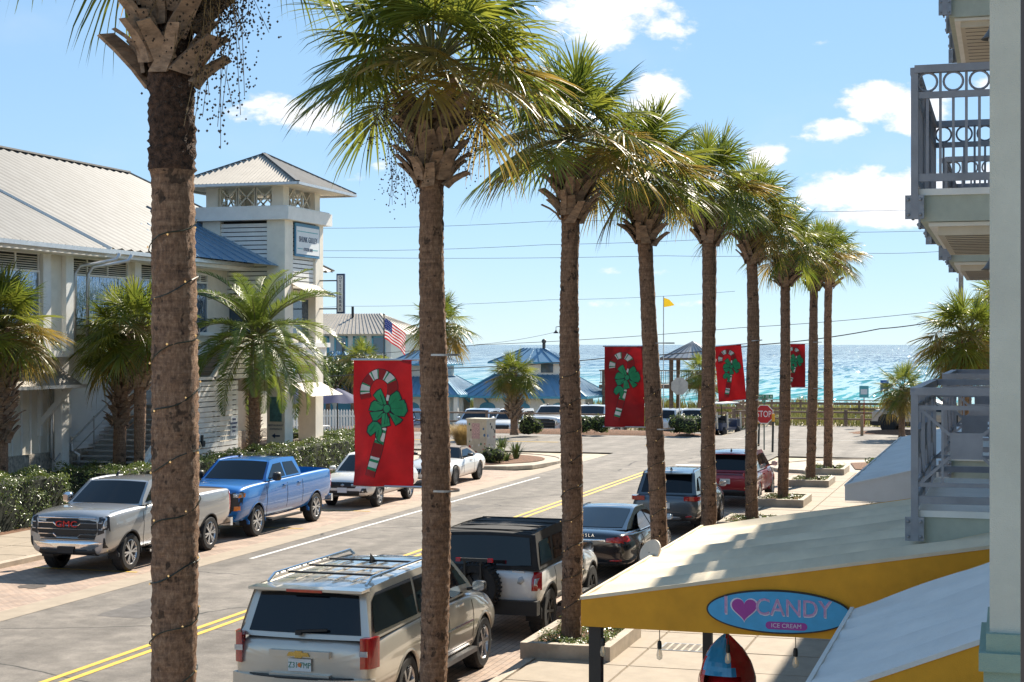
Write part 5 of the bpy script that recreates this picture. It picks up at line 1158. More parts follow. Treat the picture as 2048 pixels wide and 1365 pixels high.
        c.decal('bumper', chrome, 'f', [(-.90, 0.44), (.90, 0.44), (.92, 0.628), (-.92, 0.628)], .05); c.decal('bumper_intake', black, 'f', [(-.5, 0.46), (.5, 0.46), (.5, 0.56), (-.5, 0.56)], .06)
        for sx in (1, -1): c.decal('headlight', lens_clear, 'f', [(sx * .74, 0.848), (sx * .98, 0.904), (sx * .99, 1.235), (sx * .75, 1.235)], .014)
        c.plate('f', .52)
    return c
PI = math.pi
silver = paint('silver_paint', (.36, .36, .36), .55); blue_p = paint('blue_paint', (.003, .14, .46), .05); whitep = paint('white_paint', (.74, .73, .70), .05); champagne = paint('champagne_paint', (.56, .52, .45), .5)
blackp = paint('black_paint', (.012, .014, .020), .3, .2); greyp = paint('gunmetal_paint', (.10, .115, .13), .6); redp = paint('red_paint', (.30, .010, .018), .4)
pickup('pickup_truck', 'silver pickup truck with a red lettered chrome grille parked by the hedge', -19.55, 33.7, PI, silver, 'gmc', tonneau=mat('tonneau_brown', (.20, .15, .11), .8, var=.08))
pickup('pickup_truck', 'bright blue crew cab pickup truck with an open black bed', -19.72, 40.4, PI, blue_p, 'bowtie')
# ---- crossovers and SUVs
def suv(name, label, cat, x, y, rz, pm, W, wb, tr, fo, ro, zbelt, zroof, hood, kw):
    c = Car(name, label, cat, x, y, rz, pm, W, wb, tr, kw.get('group'), tw=kw.get('tw', .235)); w = W / 2 - .015; F, B = wb / 2 + fo, -wb / 2 - ro; zb = kw.get('zb', .30); wt = w - .06; dk = kw.get('deck', zbelt)
    fb = kw.get('fb', wb / 2 - .42); z_h = hood
    c.body([sec(B, zb + .18, dk - .16, w - .16, w - .10, w - .20), sec(B + .06, zb + .10, dk - .03, w - .08, w - .03, w - .13), sec(B + .45, zb + .04, dk, w - .05, w, wt), sec(-wb / 4, zb, zbelt, w - .05, w, wt), sec(0, zb, zbelt, w - .06, w - .005, wt), sec(fb - .1, zb, zbelt - .02, w - .05, w, wt), sec(fb + .35, zb, z_h + .03, w - .05, w, wt - .04, crown=.05), sec(F - .45, zb + .02, z_h - .04, w - .08, w - .02, wt - .08, crown=.06), sec(F - .14, zb + .06, z_h - .16, w - .14, w - .10, wt - .17, crown=.05), sec(F, zb + .14, z_h - .28, w - .24, w - .22, wt - .30, crown=.03)])
    c.wheels(spokes=kw.get('spokes', 5), style=kw.get('style', 1), rr=kw.get('rr', .68), rim=kw.get('rim', alloy)); c.arches(m=kw.get('arch', pm), r=1.2)
    ft, rt, rb = kw.get('ft', fb - .75), kw.get('rt', B + .42), kw.get('rb', B + .10)
    c.cabin(fb, ft, rt, rb, zbelt, dk - .02, zroof, w - .045, w - kw.get('tumble', .21), .035, m=kw.get('roof_m'), tumble_r=w - kw.get('rtaper', .10))
    c.pane('windscreen', 'f', -.9, .9, .06, .95); c.pane('rear_window', 'r', -.86, .86, .10, .90)
    for poly in kw['glass']: c.side('side_window', poly)
    for ys in kw.get('seams', []):
        for a in 'LR': c.seam('door_seam', dark, a, ys)
    c.handles(kw.get('hy', ()), zbelt - .14, kw.get('hm')); c.mirror(fb - .35, zbelt + .06, kw.get('mm', pm), .2, .15, w - .02)
    return c, w, F, B
c, w, F, B = suv('sport_utility_vehicle', 'champagne full-size SUV with roof rails and a gold badge on its tailgate', 'car', -8.72, 22.2, 0, champagne, 2.01, 3.30, .405, .99, 1.36, 1.28, 1.80, 1.16, dict(
    zb=.34, fb=1.32, ft=.62, rt=-2.72, rb=-2.95, deck=1.22, tw=.27, rr=.66, spokes=6, style=0, tumble=.20, rtaper=.06, hy=(-.55, .55), hm=chrome, mm=black,
    glass=[[(1.10, 1.30), (.54, 1.76), (.05, 1.77), (.05, 1.29)], [(-.03, 1.29), (-.03, 1.77), (-1.06, 1.77), (-1.14, 1.29)], [(-1.22, 1.29), (-1.15, 1.77), (-2.46, 1.76), (-2.62, 1.68), (-2.80, 1.29)]],
    seams=[[(1.12, 1.24), (1.10, .6)], [(.0, 1.28), (.0, .5)], [(-1.10, 1.28), (-1.15, .9), (-1.05, .7)], [(1.1, .52), (-.95, .52)]]))
for sx in (1, -1):
    X = lambda a: sx * a
    q = MB(); q.tube([(X(.70), .45, 1.86), (X(.70), .3, 1.93), (X(.70), -2.3, 1.93), (X(.70), -2.5, 1.85)], .022, 8); q.build('roof_rail', chrome, c.c)
    lm = c.corner_lamp(lens_red, sx, .86, 1.25, .83, B, w); q = MB(); q.box(min(X(.82), X(.93)), max(X(.82), X(.93)), B - .026, B - .012, 1.02, 1.09); q.build('reverse_lamp', lens_clear, lm)
    c.box('side_step', alloy, (min(X(.92), X(1.03)), max(X(.92), X(1.03)), -1.05, 1.15, .36, .43)); c.seam('body_moulding', chrome, 'R' if sx > 0 else 'L', [(1.05, .84), (-1.0, .84)], .03, .008)
for yy in (-.5, -1.2, -1.9): q = MB(); q.bar((-.68, yy, 1.90), (.68, yy, 1.90), .05, .025); q.build('roof_bar', black, c.c)
for xx in (-.4, -.14, .14, .4): q = MB(); q.bar((xx, -.3, 1.868), (xx, -2.3, 1.865), .022, .014); q.build('roof_rib', champagne, c.c)
q = MB(); q.add([(0, -.35, 1.86), (.02, -.62, 1.87), (0, -.62, 2.02), (-.02, -.62, 1.87)], [(0, 1, 2), (0, 2, 3), (1, 3, 2), (0, 3, 1)]); q.build('roof_antenna', black, c.c)
c.box('spoiler', champagne, (-.80, .80, -2.90, -2.62, 1.80, 1.835)); c.box('brake_light', lens_red, (-.25, .25, -2.915, -2.90, 1.79, 1.825))
c.box('plate_panel', champagne, (-.42, .42, -3.075, -3.0, .98, 1.06), (-.42, .42, -3.075, -3.0, .72, .76)); c.plate('r', .875, 'Z31 7MP', .32, .16, .035)
q = MB(); q.prism([(-.16, -.025), (-.05, -.025), (-.05, -.045), (.05, -.045), (.05, -.025), (.16, -.025), (.13, .025), (.05, .025), (.05, .045), (-.05, .045), (-.05, .025), (-.13, .025)], lambda a, b_, d: (a, -3.08 - d, 1.02 + b_), 0, .015); q.build('badge', gold, c.root)
q = MB(); q.bar((-.05, -2.995, 1.30), (.35, -2.965, 1.33), .03, .03); q.box(-.08, -.0, -3.01, -2.96, 1.25, 1.31); q.build('rear_wiper', black, c.root)
q = MB(); vs = []
for t in range(13): a = -1 + t / 6; vs.append((a * 1.0, -3.16 + .22 * abs(a) ** 3.2))
poly = vs + [(x_ * .96, y_ + .14) for x_, y_ in reversed(vs)]; q.prism(poly, lambda a, b_, d: (a, b_, d), .44, .72); q.build('rear_bumper', champagne, c.root, angle=40)
q = MB(); q.prism([(x_ * .8, y_ - .006) for x_, y_ in vs] + [(x_ * .8, y_ + .1) for x_, y_ in reversed(vs)], lambda a, b_, d: (a, b_, d), .715, .732); q.build('bumper_step', black, c.root)
interior(c, .9, 1.55, -.3, 0, .9)
# white soft-top off-roader with spare wheel
c, w, F, B = suv('off_roader', 'white off-roader with black soft top and a spare wheel on its tailgate', 'car', -8.45, 28.3, 0, whitep, 1.94, 2.95, .425, .88, .72, 1.22, 1.78, 1.18, dict(
    zb=.46, fb=.86, ft=.42, rt=-2.02, rb=-2.12, deck=1.22, tw=.29, rr=.55, spokes=6, style=0, rim=trimd, tumble=.13, rtaper=.05, roof_m=mat('soft_top', (.020, .020, .021), .85, var=.2, scale=6, bump=.25, bscale=14), arch=trimd, hy=(-.55, .35), mm=black, hm=black,
    glass=[[(.66, 1.28), (.36, 1.66), (-.30, 1.68), (-.30, 1.28)], [(-.42, 1.28), (-.42, 1.68), (-1.05, 1.68), (-1.1, 1.28)], [(-1.25, 1.28), (-1.2, 1.68), (-1.9, 1.66), (-1.96, 1.28)]], seams=[[(.72, 1.18), (.72, .6)], [(-.36, 1.2), (-.36, .55)], [(-1.12, 1.2), (-1.15, .8)]]))
for k in range(4): q = MB(); q.bar((-.78, -1.8 + k * .62, 1.835), (.78, -1.8 + k * .62, 1.835), .05, .02); q.build('roof_bow', MT['soft_top'], c.c)
for sx in (1, -1):
    X = lambda a: sx * a
    c.decal('tail_light', lens_red, 'r', [(X(.80), .86), (X(.94), .86), (X(.94), 1.16), (X(.80), 1.16)], .03); c.decal('reverse_lamp', lens_clear, 'r', [(X(.84), .93), (X(.90), .93), (X(.90), 1.08), (X(.84), 1.08)], .036)
    c.box('side_step', black, (min(X(.90), X(1.02)), max(X(.90), X(1.02)), -.9, .95, .42, .48))
q = MB(); M = Matrix.Rotation(pi / 2, 3, 'X'); q.lathe([(.20, -.14), (.26, -.15), (.38, -.14), (.42, -.08), (.42, .08), (.38, .13), (.26, .14)], (-.12, -2.36, .92), 32, M)
for k in range(36): a = 2 * pi * k / 36; q.cbox((-.12 + .42 * cos(a), -2.36, .92 + .42 * sin(a)), .03, .2, .03, Matrix.Rotation(-a, 3, 'Y'))
sp = q.build('spare_wheel', rubber, c.root, angle=40); q = MB(); q.lathe([(0, .05), (.10, .05), (.24, .02), (.26, -.12)], (-.12, -2.36, .92), 24, M)
for k in range(6): a = k * pi / 3; q.bar((-.12 + .05 * cos(a), -2.43, .92 + .05 * sin(a)), (-.12 + .23 * cos(a), -2.44, .92 + .23 * sin(a)), .06, .03, up=(0, 1, 0))
q.build('rim', trimd, sp)
q = MB(); q.bar((-.26, -2.52, 1.0), (-.26, -2.55, 1.42), .035); q.bar((.02, -2.52, 1.0), (.02, -2.55, 1.42), .035); q.bar((-.36, -2.55, 1.40), (.22, -2.55, 1.40), .05); rk = q.build('bike_rack', black, c.root); c.box('rack_lamp', lens_red, (-.40, -.32, -2.60, -2.54, 1.37, 1.43), (.16, .24, -2.60, -2.54, 1.37, 1.43))
q = MB(); q.bar((-.93, -2.2, .58), (.93, -2.2, .58), .2, .24); q.build('rear_bumper', black, c.root); c.decal('badge', steel, 'r', [(.55, .98), (.62, .96), (.68, 1.02), (.64, 1.10), (.58, 1.08)], .012); c.box('hinge', whitep, (.45, .66, -2.13, -2.09, 1.12, 1.18), (.45, .66, -2.13, -2.09, .72, .78))
c.decal('stripe', greyp, 'R', [(.75, .75), (.95, .75), (.95, 1.15), (.75, 1.15)], .006)
# black electric sedan
def sedan(name, label, x, y, rz, pm, W, wb, tr, fo, ro, kw):
    c = Car(name, label, 'car', x, y, rz, pm, W, wb, tr, tw=.25); w = W / 2 - .015; F, B = wb / 2 + fo, -wb / 2 - ro; zt = kw['belt']
    c.body([sec(B, .42, kw['tail'] - .10, w - .26, w - .20, w - .34), sec(B + .08, .34, kw['tail'], w - .12, w - .08, w - .22), sec(B + .5, .26, kw['tail'] + .02, w - .05, w - .01, w - .14, crown=.04), sec(-wb / 2 + .3, .22, zt, w - .05, w, w - .08), sec(0, .2, zt - .02, w - .06, w - .02, w - .06), sec(wb / 2 - .5, .2, zt - .06, w - .05, w, w - .09, crown=.04), sec(wb / 2, .2, kw['hood'], w - .04, w, w - .12, crown=.06), sec(F - .4, .22, kw['hood'] - .10, w - .10, w - .06, w - .22, crown=.05), sec(F - .1, .26, kw['hood'] - .22, w - .24, w - .20, w - .40, crown=.04), sec(F, .30, kw['hood'] - .32, w - .36, w - .34, w - .52, crown=.02)])
    c.wheels(spokes=10 if kw.get('multi') else 5, style=1, rr=.74, rim=kw.get('rim', alloy)); c.arches(m=pm, r=1.17)
    c.cabin(kw['fb'], kw['ft'], kw['rt'], kw['rb'], zt - .05, kw['tail'] + .03, kw['roof'], w - .09, w - .34, .03, m=kw.get('roof_m'), tumble_r=w - .24, bow=.16, bow_r=.12)
    c.pane('windscreen', 'f', -.9, .9, .05, .96); c.pane('rear_window', 'r', -.85, .85, .10, .97 if not kw.get('conv') else .7)
    for g in kw['glass']: c.side('side_window', g)
    for ys in kw.get('seams', []):
        for a in 'LR': c.seam('door_seam', dark, a, ys)
    c.mirror(kw['fb'] - .42, zt + .04, kw.get('mm', pm), .2, .13, w - .02); c.handles(kw.get('hy', ()), zt - .14, chrome)
    return c, w, F, B
c, w, F, B = sedan('electric_sedan', 'glossy black electric sedan parked between the white off-roader and grey crossover', -8.5, 35.7, 0, blackp, 1.96, 2.96, .35, .94, 1.06, dict(
    belt=1.0, tail=1.02, hood=.90, roof=1.37, fb=1.12, ft=.30, rt=-.70, rb=-2.05, hy=(-.45, .5), roof_m=blackp,
    glass=[[(.86, 1.0), (.26, 1.28), (-.18, 1.32), (-.22, .98)], [(-.30, .98), (-.26, 1.32), (-.75, 1.28), (-1.25, 1.08), (-1.28, 1.0)]], seams=[[(.85, .95), (.8, .35)], [(-.22, .98), (-.25, .3)], [(-1.25, 1.0), (-1.1, .6)]]))
for a, z in ((.86, 1.0),): c.side('window_trim', [(.9, .965), (-1.3, .985), (-1.3, 1.0), (.9, .98)], chrome, .012)
c.decal('chrome_strip', chrome, 'r', [(-.40, .86), (.40, .86), (.40, .90), (-.40, .90)], .012)
lettering('lettering', 'T E S L A', .09, chrome, frame((0, B - .02, .98), (1, 0, 0)), c.root, extrude=.003)
for sx in (1, -1): c.decal('tail_light', lens_red, 'r', [(sx * .42, .84), (sx * .80, .82), (sx * .88, .93), (sx * .80, .98), (sx * .42, .92)], .012); c.decal('reflector', lens_red, 'r', [(sx * .5, .44), (sx * .75, .45), (sx * .75, .48), (sx * .5, .47)], .012); c.decal('tail_light', lens_red, 'R' if sx > 0 else 'L', [(-2.40, .84), (-2.2, .86), (-2.2, .96), (-2.38, .96)], .008)
c.decal('diffuser', trimd, 'r', [(-.6, .34), (.6, .34), (.66, .42), (-.66, .42)], .012); c.plate('r', .70)
# grey and red crossovers
c, w, F, B = suv('crossover', 'dark grey crossover SUV with silver lower bumper parked behind the red one', 'car', -8.58, 44.0, 0, greyp, 1.84, 2.705, .365, .95, 1.0, 1.06, 1.60, 1.02, dict(
    zb=.30, fb=1.0, ft=.25, rt=-1.72, rb=-2.12, deck=1.08, arch=trimd, hy=(-.5, .4), roof_m=greyp, glass=[[(.8, 1.12), (.26, 1.52), (-.2, 1.54), (-.2, 1.12)], [(-.3, 1.12), (-.3, 1.54), (-1.05, 1.52), (-1.08, 1.12)], [(-1.2, 1.12), (-1.18, 1.5), (-1.55, 1.46), (-1.75, 1.16)]], seams=[[(.85, 1.0), (.85, .45)], [(-.25, 1.05), (-.25, .4)], [(-1.1, 1.05), (-1.15, .7)]]))
for sx in (1, -1):
    X = lambda a: sx * a
    c.corner_lamp(lens_red, sx, 0.93, 1.04, 0.52, B, w, .30); c.decal('reflector', lens_red, 'r', [(X(.55), .50), (X(.72), .51), (X(.72), .55), (X(.55), .54)], .014)
    q = MB(); q.tube([(X(.62), .2, 1.62), (X(.62), .1, 1.68), (X(.62), -1.5, 1.68), (X(.62), -1.6, 1.6)], .018, 6); q.build('roof_rail', alloy, c.c)
c.decal('lower_bumper', trimd, 'r', [(-.82, .40), (.82, .40), (.84, .62), (-.84, .62)], .012); c.decal('skid_plate', alloy, 'r', [(-.45, .40), (.45, .40), (.5, .52), (-.5, .52)], .018); c.box('spoiler', greyp, (-.62, .62, -1.95, -1.7, 1.59, 1.62)); c.plate('r', .80, 'FLA', .3, .15, .02)
q = MB(); q.add([(0, -1.2, 1.66), (.03, -1.45, 1.66), (0, -1.45, 1.75), (-.03, -1.45, 1.66)], [(0, 1, 2), (0, 2, 3), (1, 3, 2)]); q.build('roof_antenna', black, c.c)
c, w, F, B = suv('crossover', 'metallic red crossover SUV with twin exhausts parked near the stop sign', 'car', -8.27, 51.75, 0, redp, 1.93, 2.85, .375, .95, .98, 1.08, 1.62, 1.06, dict(
    zb=.30, fb=1.08, ft=.32, rt=-1.78, rb=-2.16, deck=1.10, arch=redp, hy=(-.5, .45), glass=[[(.86, 1.14), (.32, 1.54), (-.18, 1.56), (-.18, 1.14)], [(-.28, 1.14), (-.28, 1.56), (-1.08, 1.54), (-1.12, 1.14)], [(-1.24, 1.14), (-1.2, 1.52), (-1.6, 1.46), (-1.82, 1.18)]], seams=[[(.9, 1.0), (.9, .45)], [(-.23, 1.07), (-.23, .4)], [(-1.14, 1.07), (-1.2, .7)]]))
for sx in (1, -1):
    X = lambda a: sx * a
    c.corner_lamp(lens_red, sx, 0.98, 1.08, 0.55, B, w, .30)
    q = MB(); q.lathe([(.05, 0), (.055, .02), (.04, .1)], (X(.58), -2.38, .42), 14, Matrix.Rotation(-pi / 2, 3, 'X')); q.build('exhaust_tip', chrome, c.root)
c.decal('light_bar', mat('dark_red_lens', (.12, .01, .012), .2, var=0, coat=.5), 'r', [(-.52, 1.0), (.52, 1.0), (.52, 1.05), (-.52, 1.05)], .012); c.decal('lower_bumper', trimd, 'r', [(-.85, .36), (.85, .36), (.86, .56), (-.86, .56)], .012); c.plate('r', .82, 'BAF 81', .31, .155, .02); c.box('spoiler', redp, (-.66, .66, -2.0, -1.75, 1.61, 1.64))
q = MB(); q.add([(0, -1.0, 1.68), (.03, -1.25, 1.68), (0, -1.25, 1.77), (-.03, -1.25, 1.68)], [(0, 1, 2), (0, 2, 3), (1, 3, 2)]); q.build('roof_antenna', black, c.c)
# white crossover and convertible on the left
c, w, F, B = suv('crossover', 'white compact crossover with grey wheel-arch cladding behind the blue pickup', 'car', -19.43, 48.05, PI, whitep, 1.80, 2.665, .345, .92, .9, 1.0, 1.50, 1.0, dict(
    zb=.30, fb=.98, ft=.22, rt=-1.6, rb=-2.05, deck=1.02, arch=trimd, hy=(-.45, .4), roof_m=whitep, glass=[[(.78, 1.06), (.22, 1.42), (-.2, 1.44), (-.2, 1.06)], [(-.3, 1.06), (-.3, 1.44), (-1.0, 1.42), (-1.02, 1.06)], [(-1.14, 1.06), (-1.1, 1.4), (-1.45, 1.36), (-1.6, 1.1)]], seams=[[(.8, .98), (.8, .4)], [(-.25, 1.0), (-.25, .4)], [(-1.05, 1.0), (-1.1, .65)]]))
c.decal('grille', black, 'f', [(-.40, .62), (.40, .62), (.48, .72), (.42, .80), (-.42, .80), (-.48, .72)], .014); c.decal('lower_bumper', trimd, 'f', [(-.74, .36), (.74, .36), (.80, .50), (.5, .54), (-.5, .54), (-.80, .50)], .014); c.decal('badge', steel, 'f', [(-.07, .70), (0, .66), (.07, .70), (.07, .73), (0, .76), (-.07, .73)], .028)
for sx in (1, -1): c.decal('headlight', lens_clear, 'f', [(sx * .46, .70), (sx * .70, .74), (sx * .76, .84), (sx * .48, .79)], .014); c.decal('fog_light', trimd, 'f', [(sx * .56, .48), (sx * .76, .48), (sx * .74, .62), (sx * .62, .62)], .016); c.decal('fog_lens', lens_clear, 'f', [(sx * .62, .50), (sx * .68, .50), (sx * .68, .56), (sx * .62, .56)], .022)
c.plate('f', .56)
c, w, F, B = sedan('convertible', 'white sports convertible with dark fabric roof and black wheels', -19.68, 55.9, PI, whitep, 1.915, 2.70, .345, .92, 1.0, dict(
    belt=.94, tail=.92, hood=.84, roof=1.25, fb=.62, ft=-.02, rt=-.85, rb=-1.72, multi=True, rim=trimd, conv=True, mm=black, roof_m=mat('fabric_roof', (.20, .17, .15), .85, var=.12, scale=10, bump=.2), hy=(-.35,),
    glass=[[(.40, .96), (-.06, 1.18), (-.66, 1.20), (-1.05, 1.0), (-1.0, .93)]], seams=[[(.5, .93), (.45, .35)], [(-.75, .95), (-.7, .35)]]))
c.decal('grille', black, 'f', [(-.42, .44), (.42, .44), (.36, .62), (-.36, .62)], .014)
for xx in (-.3, -.2, -.1, 0, .1, .2, .3): c.seam('grille_bar', chrome, 'f', [(xx, .45), (xx * .9, .61)], .014, .018)
for sx in (1, -1): c.decal('headlight', mat('headlight_dark', (.06, .09, .14), .08, .4, var=.2, coat=1), 'f', [(sx * .52, .58), (sx * .80, .66), (sx * .84, .73), (sx * .55, .68)], .012); c.decal('air_intake', black, 'f', [(sx * .5, .30), (sx * .80, .32), (sx * .82, .46), (sx * .56, .44)], .012)
# far parking lot
LG = 'vehicles parked in the beach lot'
def lotpos(px, py): p = at_z(px, py, lot_z(px)); return p.x, p.y
def lot_z(px): return -.5 if px < 1460 else 0.0
x_, y_ = lotpos(1085, 881); pickup('pickup_truck', 'white pickup truck with dark lower grille parked behind the short palm', x_, y_ + 2.9, PI, whitep, 'ford', LG, detail=False).root.location.z = -.5
x_, y_ = lotpos(1168, 881); pickup('pickup_truck', 'white off-road pickup truck with a large black grille beside the split rail', x_, y_ + 2.9, PI - .06, whitep, 'ford', LG, detail=False).root.location.z = -.48
wsuv = dict(zb=.3, fb=1.0, ft=.28, rt=-1.8, rb=-2.1, deck=1.1, group=LG, glass=[[(.8, 1.14), (.28, 1.54), (-.2, 1.56), (-.2, 1.14)], [(-.3, 1.14), (-.3, 1.56), (-1.1, 1.54), (-1.12, 1.14)], [(-1.22, 1.14), (-1.2, 1.52), (-1.6, 1.48), (-1.8, 1.16)]])
def lot_suv(px, py, rz, label, pm, front):
    x_, y_ = lotpos(px, py); c, w, F, B = suv('sport_utility_vehicle', label, 'car', x_, y_ + 2.6, rz, pm, 1.92, 2.85, .37, .95, 1.0, 1.08, 1.64, 1.06, wsuv)
    for sx in (1, -1):
        c.decal('headlight', lens_clear, 'f', [(sx * .5, .80), (sx * .80, .84), (sx * .82, .94), (sx * .52, .90)], .014); c.decal('tail_light', lens_red, 'r', [(sx * .58, .94), (sx * .84, .94), (sx * .86, 1.06), (sx * .6, 1.06)], .014)
    c.decal('grille', black, 'f', [(-.45, .62), (.45, .62), (.48, .84), (-.48, .84)], .014); c.decal('lower_bumper', trimd, 'r', [(-.8, .38), (.8, .38), (.82, .56), (-.82, .56)], .012); c.plate('r', .8); c.root.location.z = lot_z(px); return c
lot_suv(1000, 880, PI, 'white SUV with dark windscreen parked left of the two white pickups', whitep, 1)
lot_suv(1383, 877, 0, 'white SUV showing its tailgate beside the golf cart', whitep, 0)
lot_suv(1322, 877, 0, 'white SUV parked behind the bent palm in the beach lot', paint('pearl_paint', (.66, .67, .68), .2), 0)
lot_suv(930, 880, PI, 'pale blue-white SUV parked at the near end of the lot behind the tall grass', paint('ice_paint', (.55, .62, .70), .3), 1)
lot_suv(768, 880, PI, 'navy SUV parked behind the hedge in the beach lot', paint('navy_paint', (.015, .035, .12), .4), 1)
# angular stainless pickup
sx_, sy_ = lotpos(1752, 866)
ct = empty('angular_pickup', (sx_ + 2.6, sy_ + .55, 0), -radians(96), label='angular stainless steel electric pickup parked by the blue signs', cat='pickup truck'); stn = mat('stainless', (.44, .42, .40), .32, .85, var=.08, scale=3, stretch=(1, .3, 3))
b = MB(); prof = [(-2.75, .62), (-2.7, 1.22), (-.95, 1.62), (.55, 1.90), (2.55, 1.18), (2.85, .98), (2.8, .55)]
vs = []
for sx in (-1, 1):
    for y, z in prof: wv = 1.0 if z < 1.3 else .80; vs.append((sx * wv * (.96 if abs(y) > 2.5 else 1), y, z))
n = len(prof); b.add(vs, [tuple(range(n - 1, -1, -1)), tuple(range(n, 2 * n))] + [(i, (i + 1) % n, n + (i + 1) % n, n + i) for i in range(n)]); b.build('body', stn, ct)
for sx in (-1, 1):
    q = MB(); q.add([(sx * .985, -.55, 1.30), (sx * .985, 1.75, 1.24), (sx * .83, .55, 1.80), (sx * .86, -.85, 1.55)], [(0, 1, 2, 3)]); q.build('side_window', glassd, ct)
    q = MB(); q.box(min(sx * .92, sx * 1.02), max(sx * .92, sx * 1.02), -2.72, 2.7, .42, .66); q.build('sill_cladding', black, ct)
    for yy in (-1.82, 1.82):
        q = MB(); q.prism([(yy - .62, .45), (yy - .52, .9), (yy - .3, 1.08), (yy + .3, 1.08), (yy + .52, .9), (yy + .62, .45)], lambda a, b_, d: (sx * d, a, b_), .95, 1.03); q.build('wheel_arch', black, ct)
        q = MB(); q.lathe([(.2, -.15), (.40, -.15), (.445, -.1), (.445, .1), (.40, .15), (.0, .15)], (sx * .90, yy, .445), 28, Matrix.Rotation(sx * pi / 2, 3, 'Y')); q.build('wheel', rubber, ct, angle=40)
boxpart('bed_cover', mat('bed_slats', (.06, .06, .065), .5, var=.1), ct, (-.78, .78, -2.6, -1.0, 1.25, 1.3)); boxpart('tail_bar', lens_red, ct, (-.9, .9, -2.79, -2.74, 1.10, 1.13)); boxpart('rear_bumper', black, ct, (-.95, .95, -2.85, -2.7, .45, .68)); boxpart('tailgate_panel', mat('tailgate_light', (.55, .55, .54), .4, .6, var=.05), ct, (-.72, .72, -2.775, -2.755, .72, 1.06))
# golf cart
gx, gy = lotpos(1440, 872); gc = empty('golf_cart', (gx, gy + 1.0, lot_dip(gx, gy + 1.0)), radians(-20), label='navy golf cart with a white canopy parked in the beach lot', cat='golf cart'); navy_b = mat('cart_navy', (.02, .04, .10), .4, var=.05, coat=.5)
b = MB(); b.box(-.58, .58, -1.15, 1.15, .32, .48); b.box(-.56, .56, -1.1, -.35, .48, .78); b.box(-.56, .56, .75, 1.2, .48, .95); b.build('body', navy_b, gc); boxpart('seat', trimd, gc, (-.54, .54, -.5, .0, .70, .82), (-.54, .54, -.6, -.48, .8, 1.2), (-.54, .54, -1.1, -.7, .78, .9))
b = MB(); b.box(-.62, .62, -1.2, .95, 1.92, 1.97); b.box(-.55, .55, -1.1, .85, 1.97, 2.0); b.build('canopy', white, gc)
for sx in (-.55, .55):
    for ya, yb in ((-1.0, -1.1), (.95, .7)): q = MB(); q.tube([(sx, ya, .5), (sx, yb, 1.92)], .02, 6); q.build('canopy_post', black, gc)
    for yy in (-.8, .85): q = MB(); q.lathe([(.0, -.1), (.2, -.1), (.26, -.06), (.26, .06), (.2, .1), (0, .1)], (sx, yy, .26), 20, Matrix.Rotation(pi / 2, 3, 'Y')); q.build('wheel', rubber, gc, angle=40)
q = MB(); q.tube([(.25, .6, .95), (.25, .35, 1.1)], .015, 6); q.build('steering_column', black, gc)
# ---------------------------------------------------------------- the building on the right: facade, balconies, awnings
mint = mat('mint_stucco', (.56, .56, .48), .85, var=.05, scale=3, bump=.45, bscale=180); mint_d = mat('sage_stucco', (.27, .36, .29), .85, var=.06, scale=3, bump=.4, bscale=180)
rail_m = mat('grey_rail', (.31, .315, .35), .5, .1, var=.08, scale=5); plate_bolt = mat('bracket_steel', (.32, .33, .36), .5, .5, var=.12, scale=12); slab_m = mat('balcony_fascia', (.50, .53, .45), .8, var=.05, bump=.2, bscale=120); soffit_m = mat('soffit_board', (.66, .58, .46), .7, var=.05)
bd = empty('balcony_building', (.12, 36, 0), label='pale mint stucco building with metal balconies along the sidewalk', cat='building')
def PB(o): o.parent = bd; o.matrix_parent_inverse = Matrix.Translation((-.12, -36, 0)); return o
PB(boxpart('wall', mint, None, (.12, 6, 8.0, 56, 3.5, 12.4))); PB(boxpart('ground_floor_wall', mint_d, None, (.12, 6, 8.0, 56, 0, 3.5)))
pil = MB(); pil.box(-.075, .2, 7.4, 8.1, 3.72, 12.4); PB(pil.build('pilaster', mint))
q = MB(); q.box(-.09, .2, 7.36, 8.12, 3.66, 3.74); q.box(-.12, .2, 7.33, 8.15, 3.58, 3.66); q.box(-.10, .2, 7.36, 8.12, 3.5, 3.58); PB(q.build('base_moulding', mint_d)); PB(boxpart('lower_pilaster', mint_d, None, (-.07, .2, 7.4, 8.1, 0, 3.5)))
PB(boxpart('door_frame', mat('bronze_frame', (.09, .075, .07), .5, .3, var=.05), None, (.030, .16, 4.0, 4.1, 3.4, 8.2)))
for y0 in (15.6, 23.2, 31.0, 39.0):
    for z0 in (3.55, 6.55, 9.55):
        w_ = PB(boxpart('glass_door', glassb, None, (.10, .13, y0 + .8, y0 + 3.0, z0, z0 + 2.2))); boxpart('door_frame', white, w_, (.08, .14, y0 + .7, y0 + .8, z0, z0 + 2.3), (.08, .14, y0 + 3.0, y0 + 3.1, z0, z0 + 2.3), (.08, .14, y0 + .7, y0 + 3.1, z0 + 2.2, z0 + 2.3))
for y0 in (10, 20.5, 27, 33, 41): w_ = PB(boxpart('shop_window', glassd, None, (.09, .13, y0, y0 + 2.6, .6, 2.4))); boxpart('window_frame', white, w_, (.07, .14, y0 - .1, y0, .5, 2.5), (.07, .14, y0 + 2.6, y0 + 2.7, .5, 2.5), (.07, .14, y0 - .1, y0 + 2.7, 2.4, 2.5), (.07, .14, y0 - .1, y0 + 2.7, .5, .6))
def ring(b, c, r, axis='y', t=.012, n=18):
    pts = [Vector(c) + (Vector((cos(a), 0, sin(a))) if axis == 'y' else Vector((0, cos(a), sin(a)))) * r for a in [2 * pi * k / n for k in range(n + 1)]]; b.tube(pts, t, 5, False)
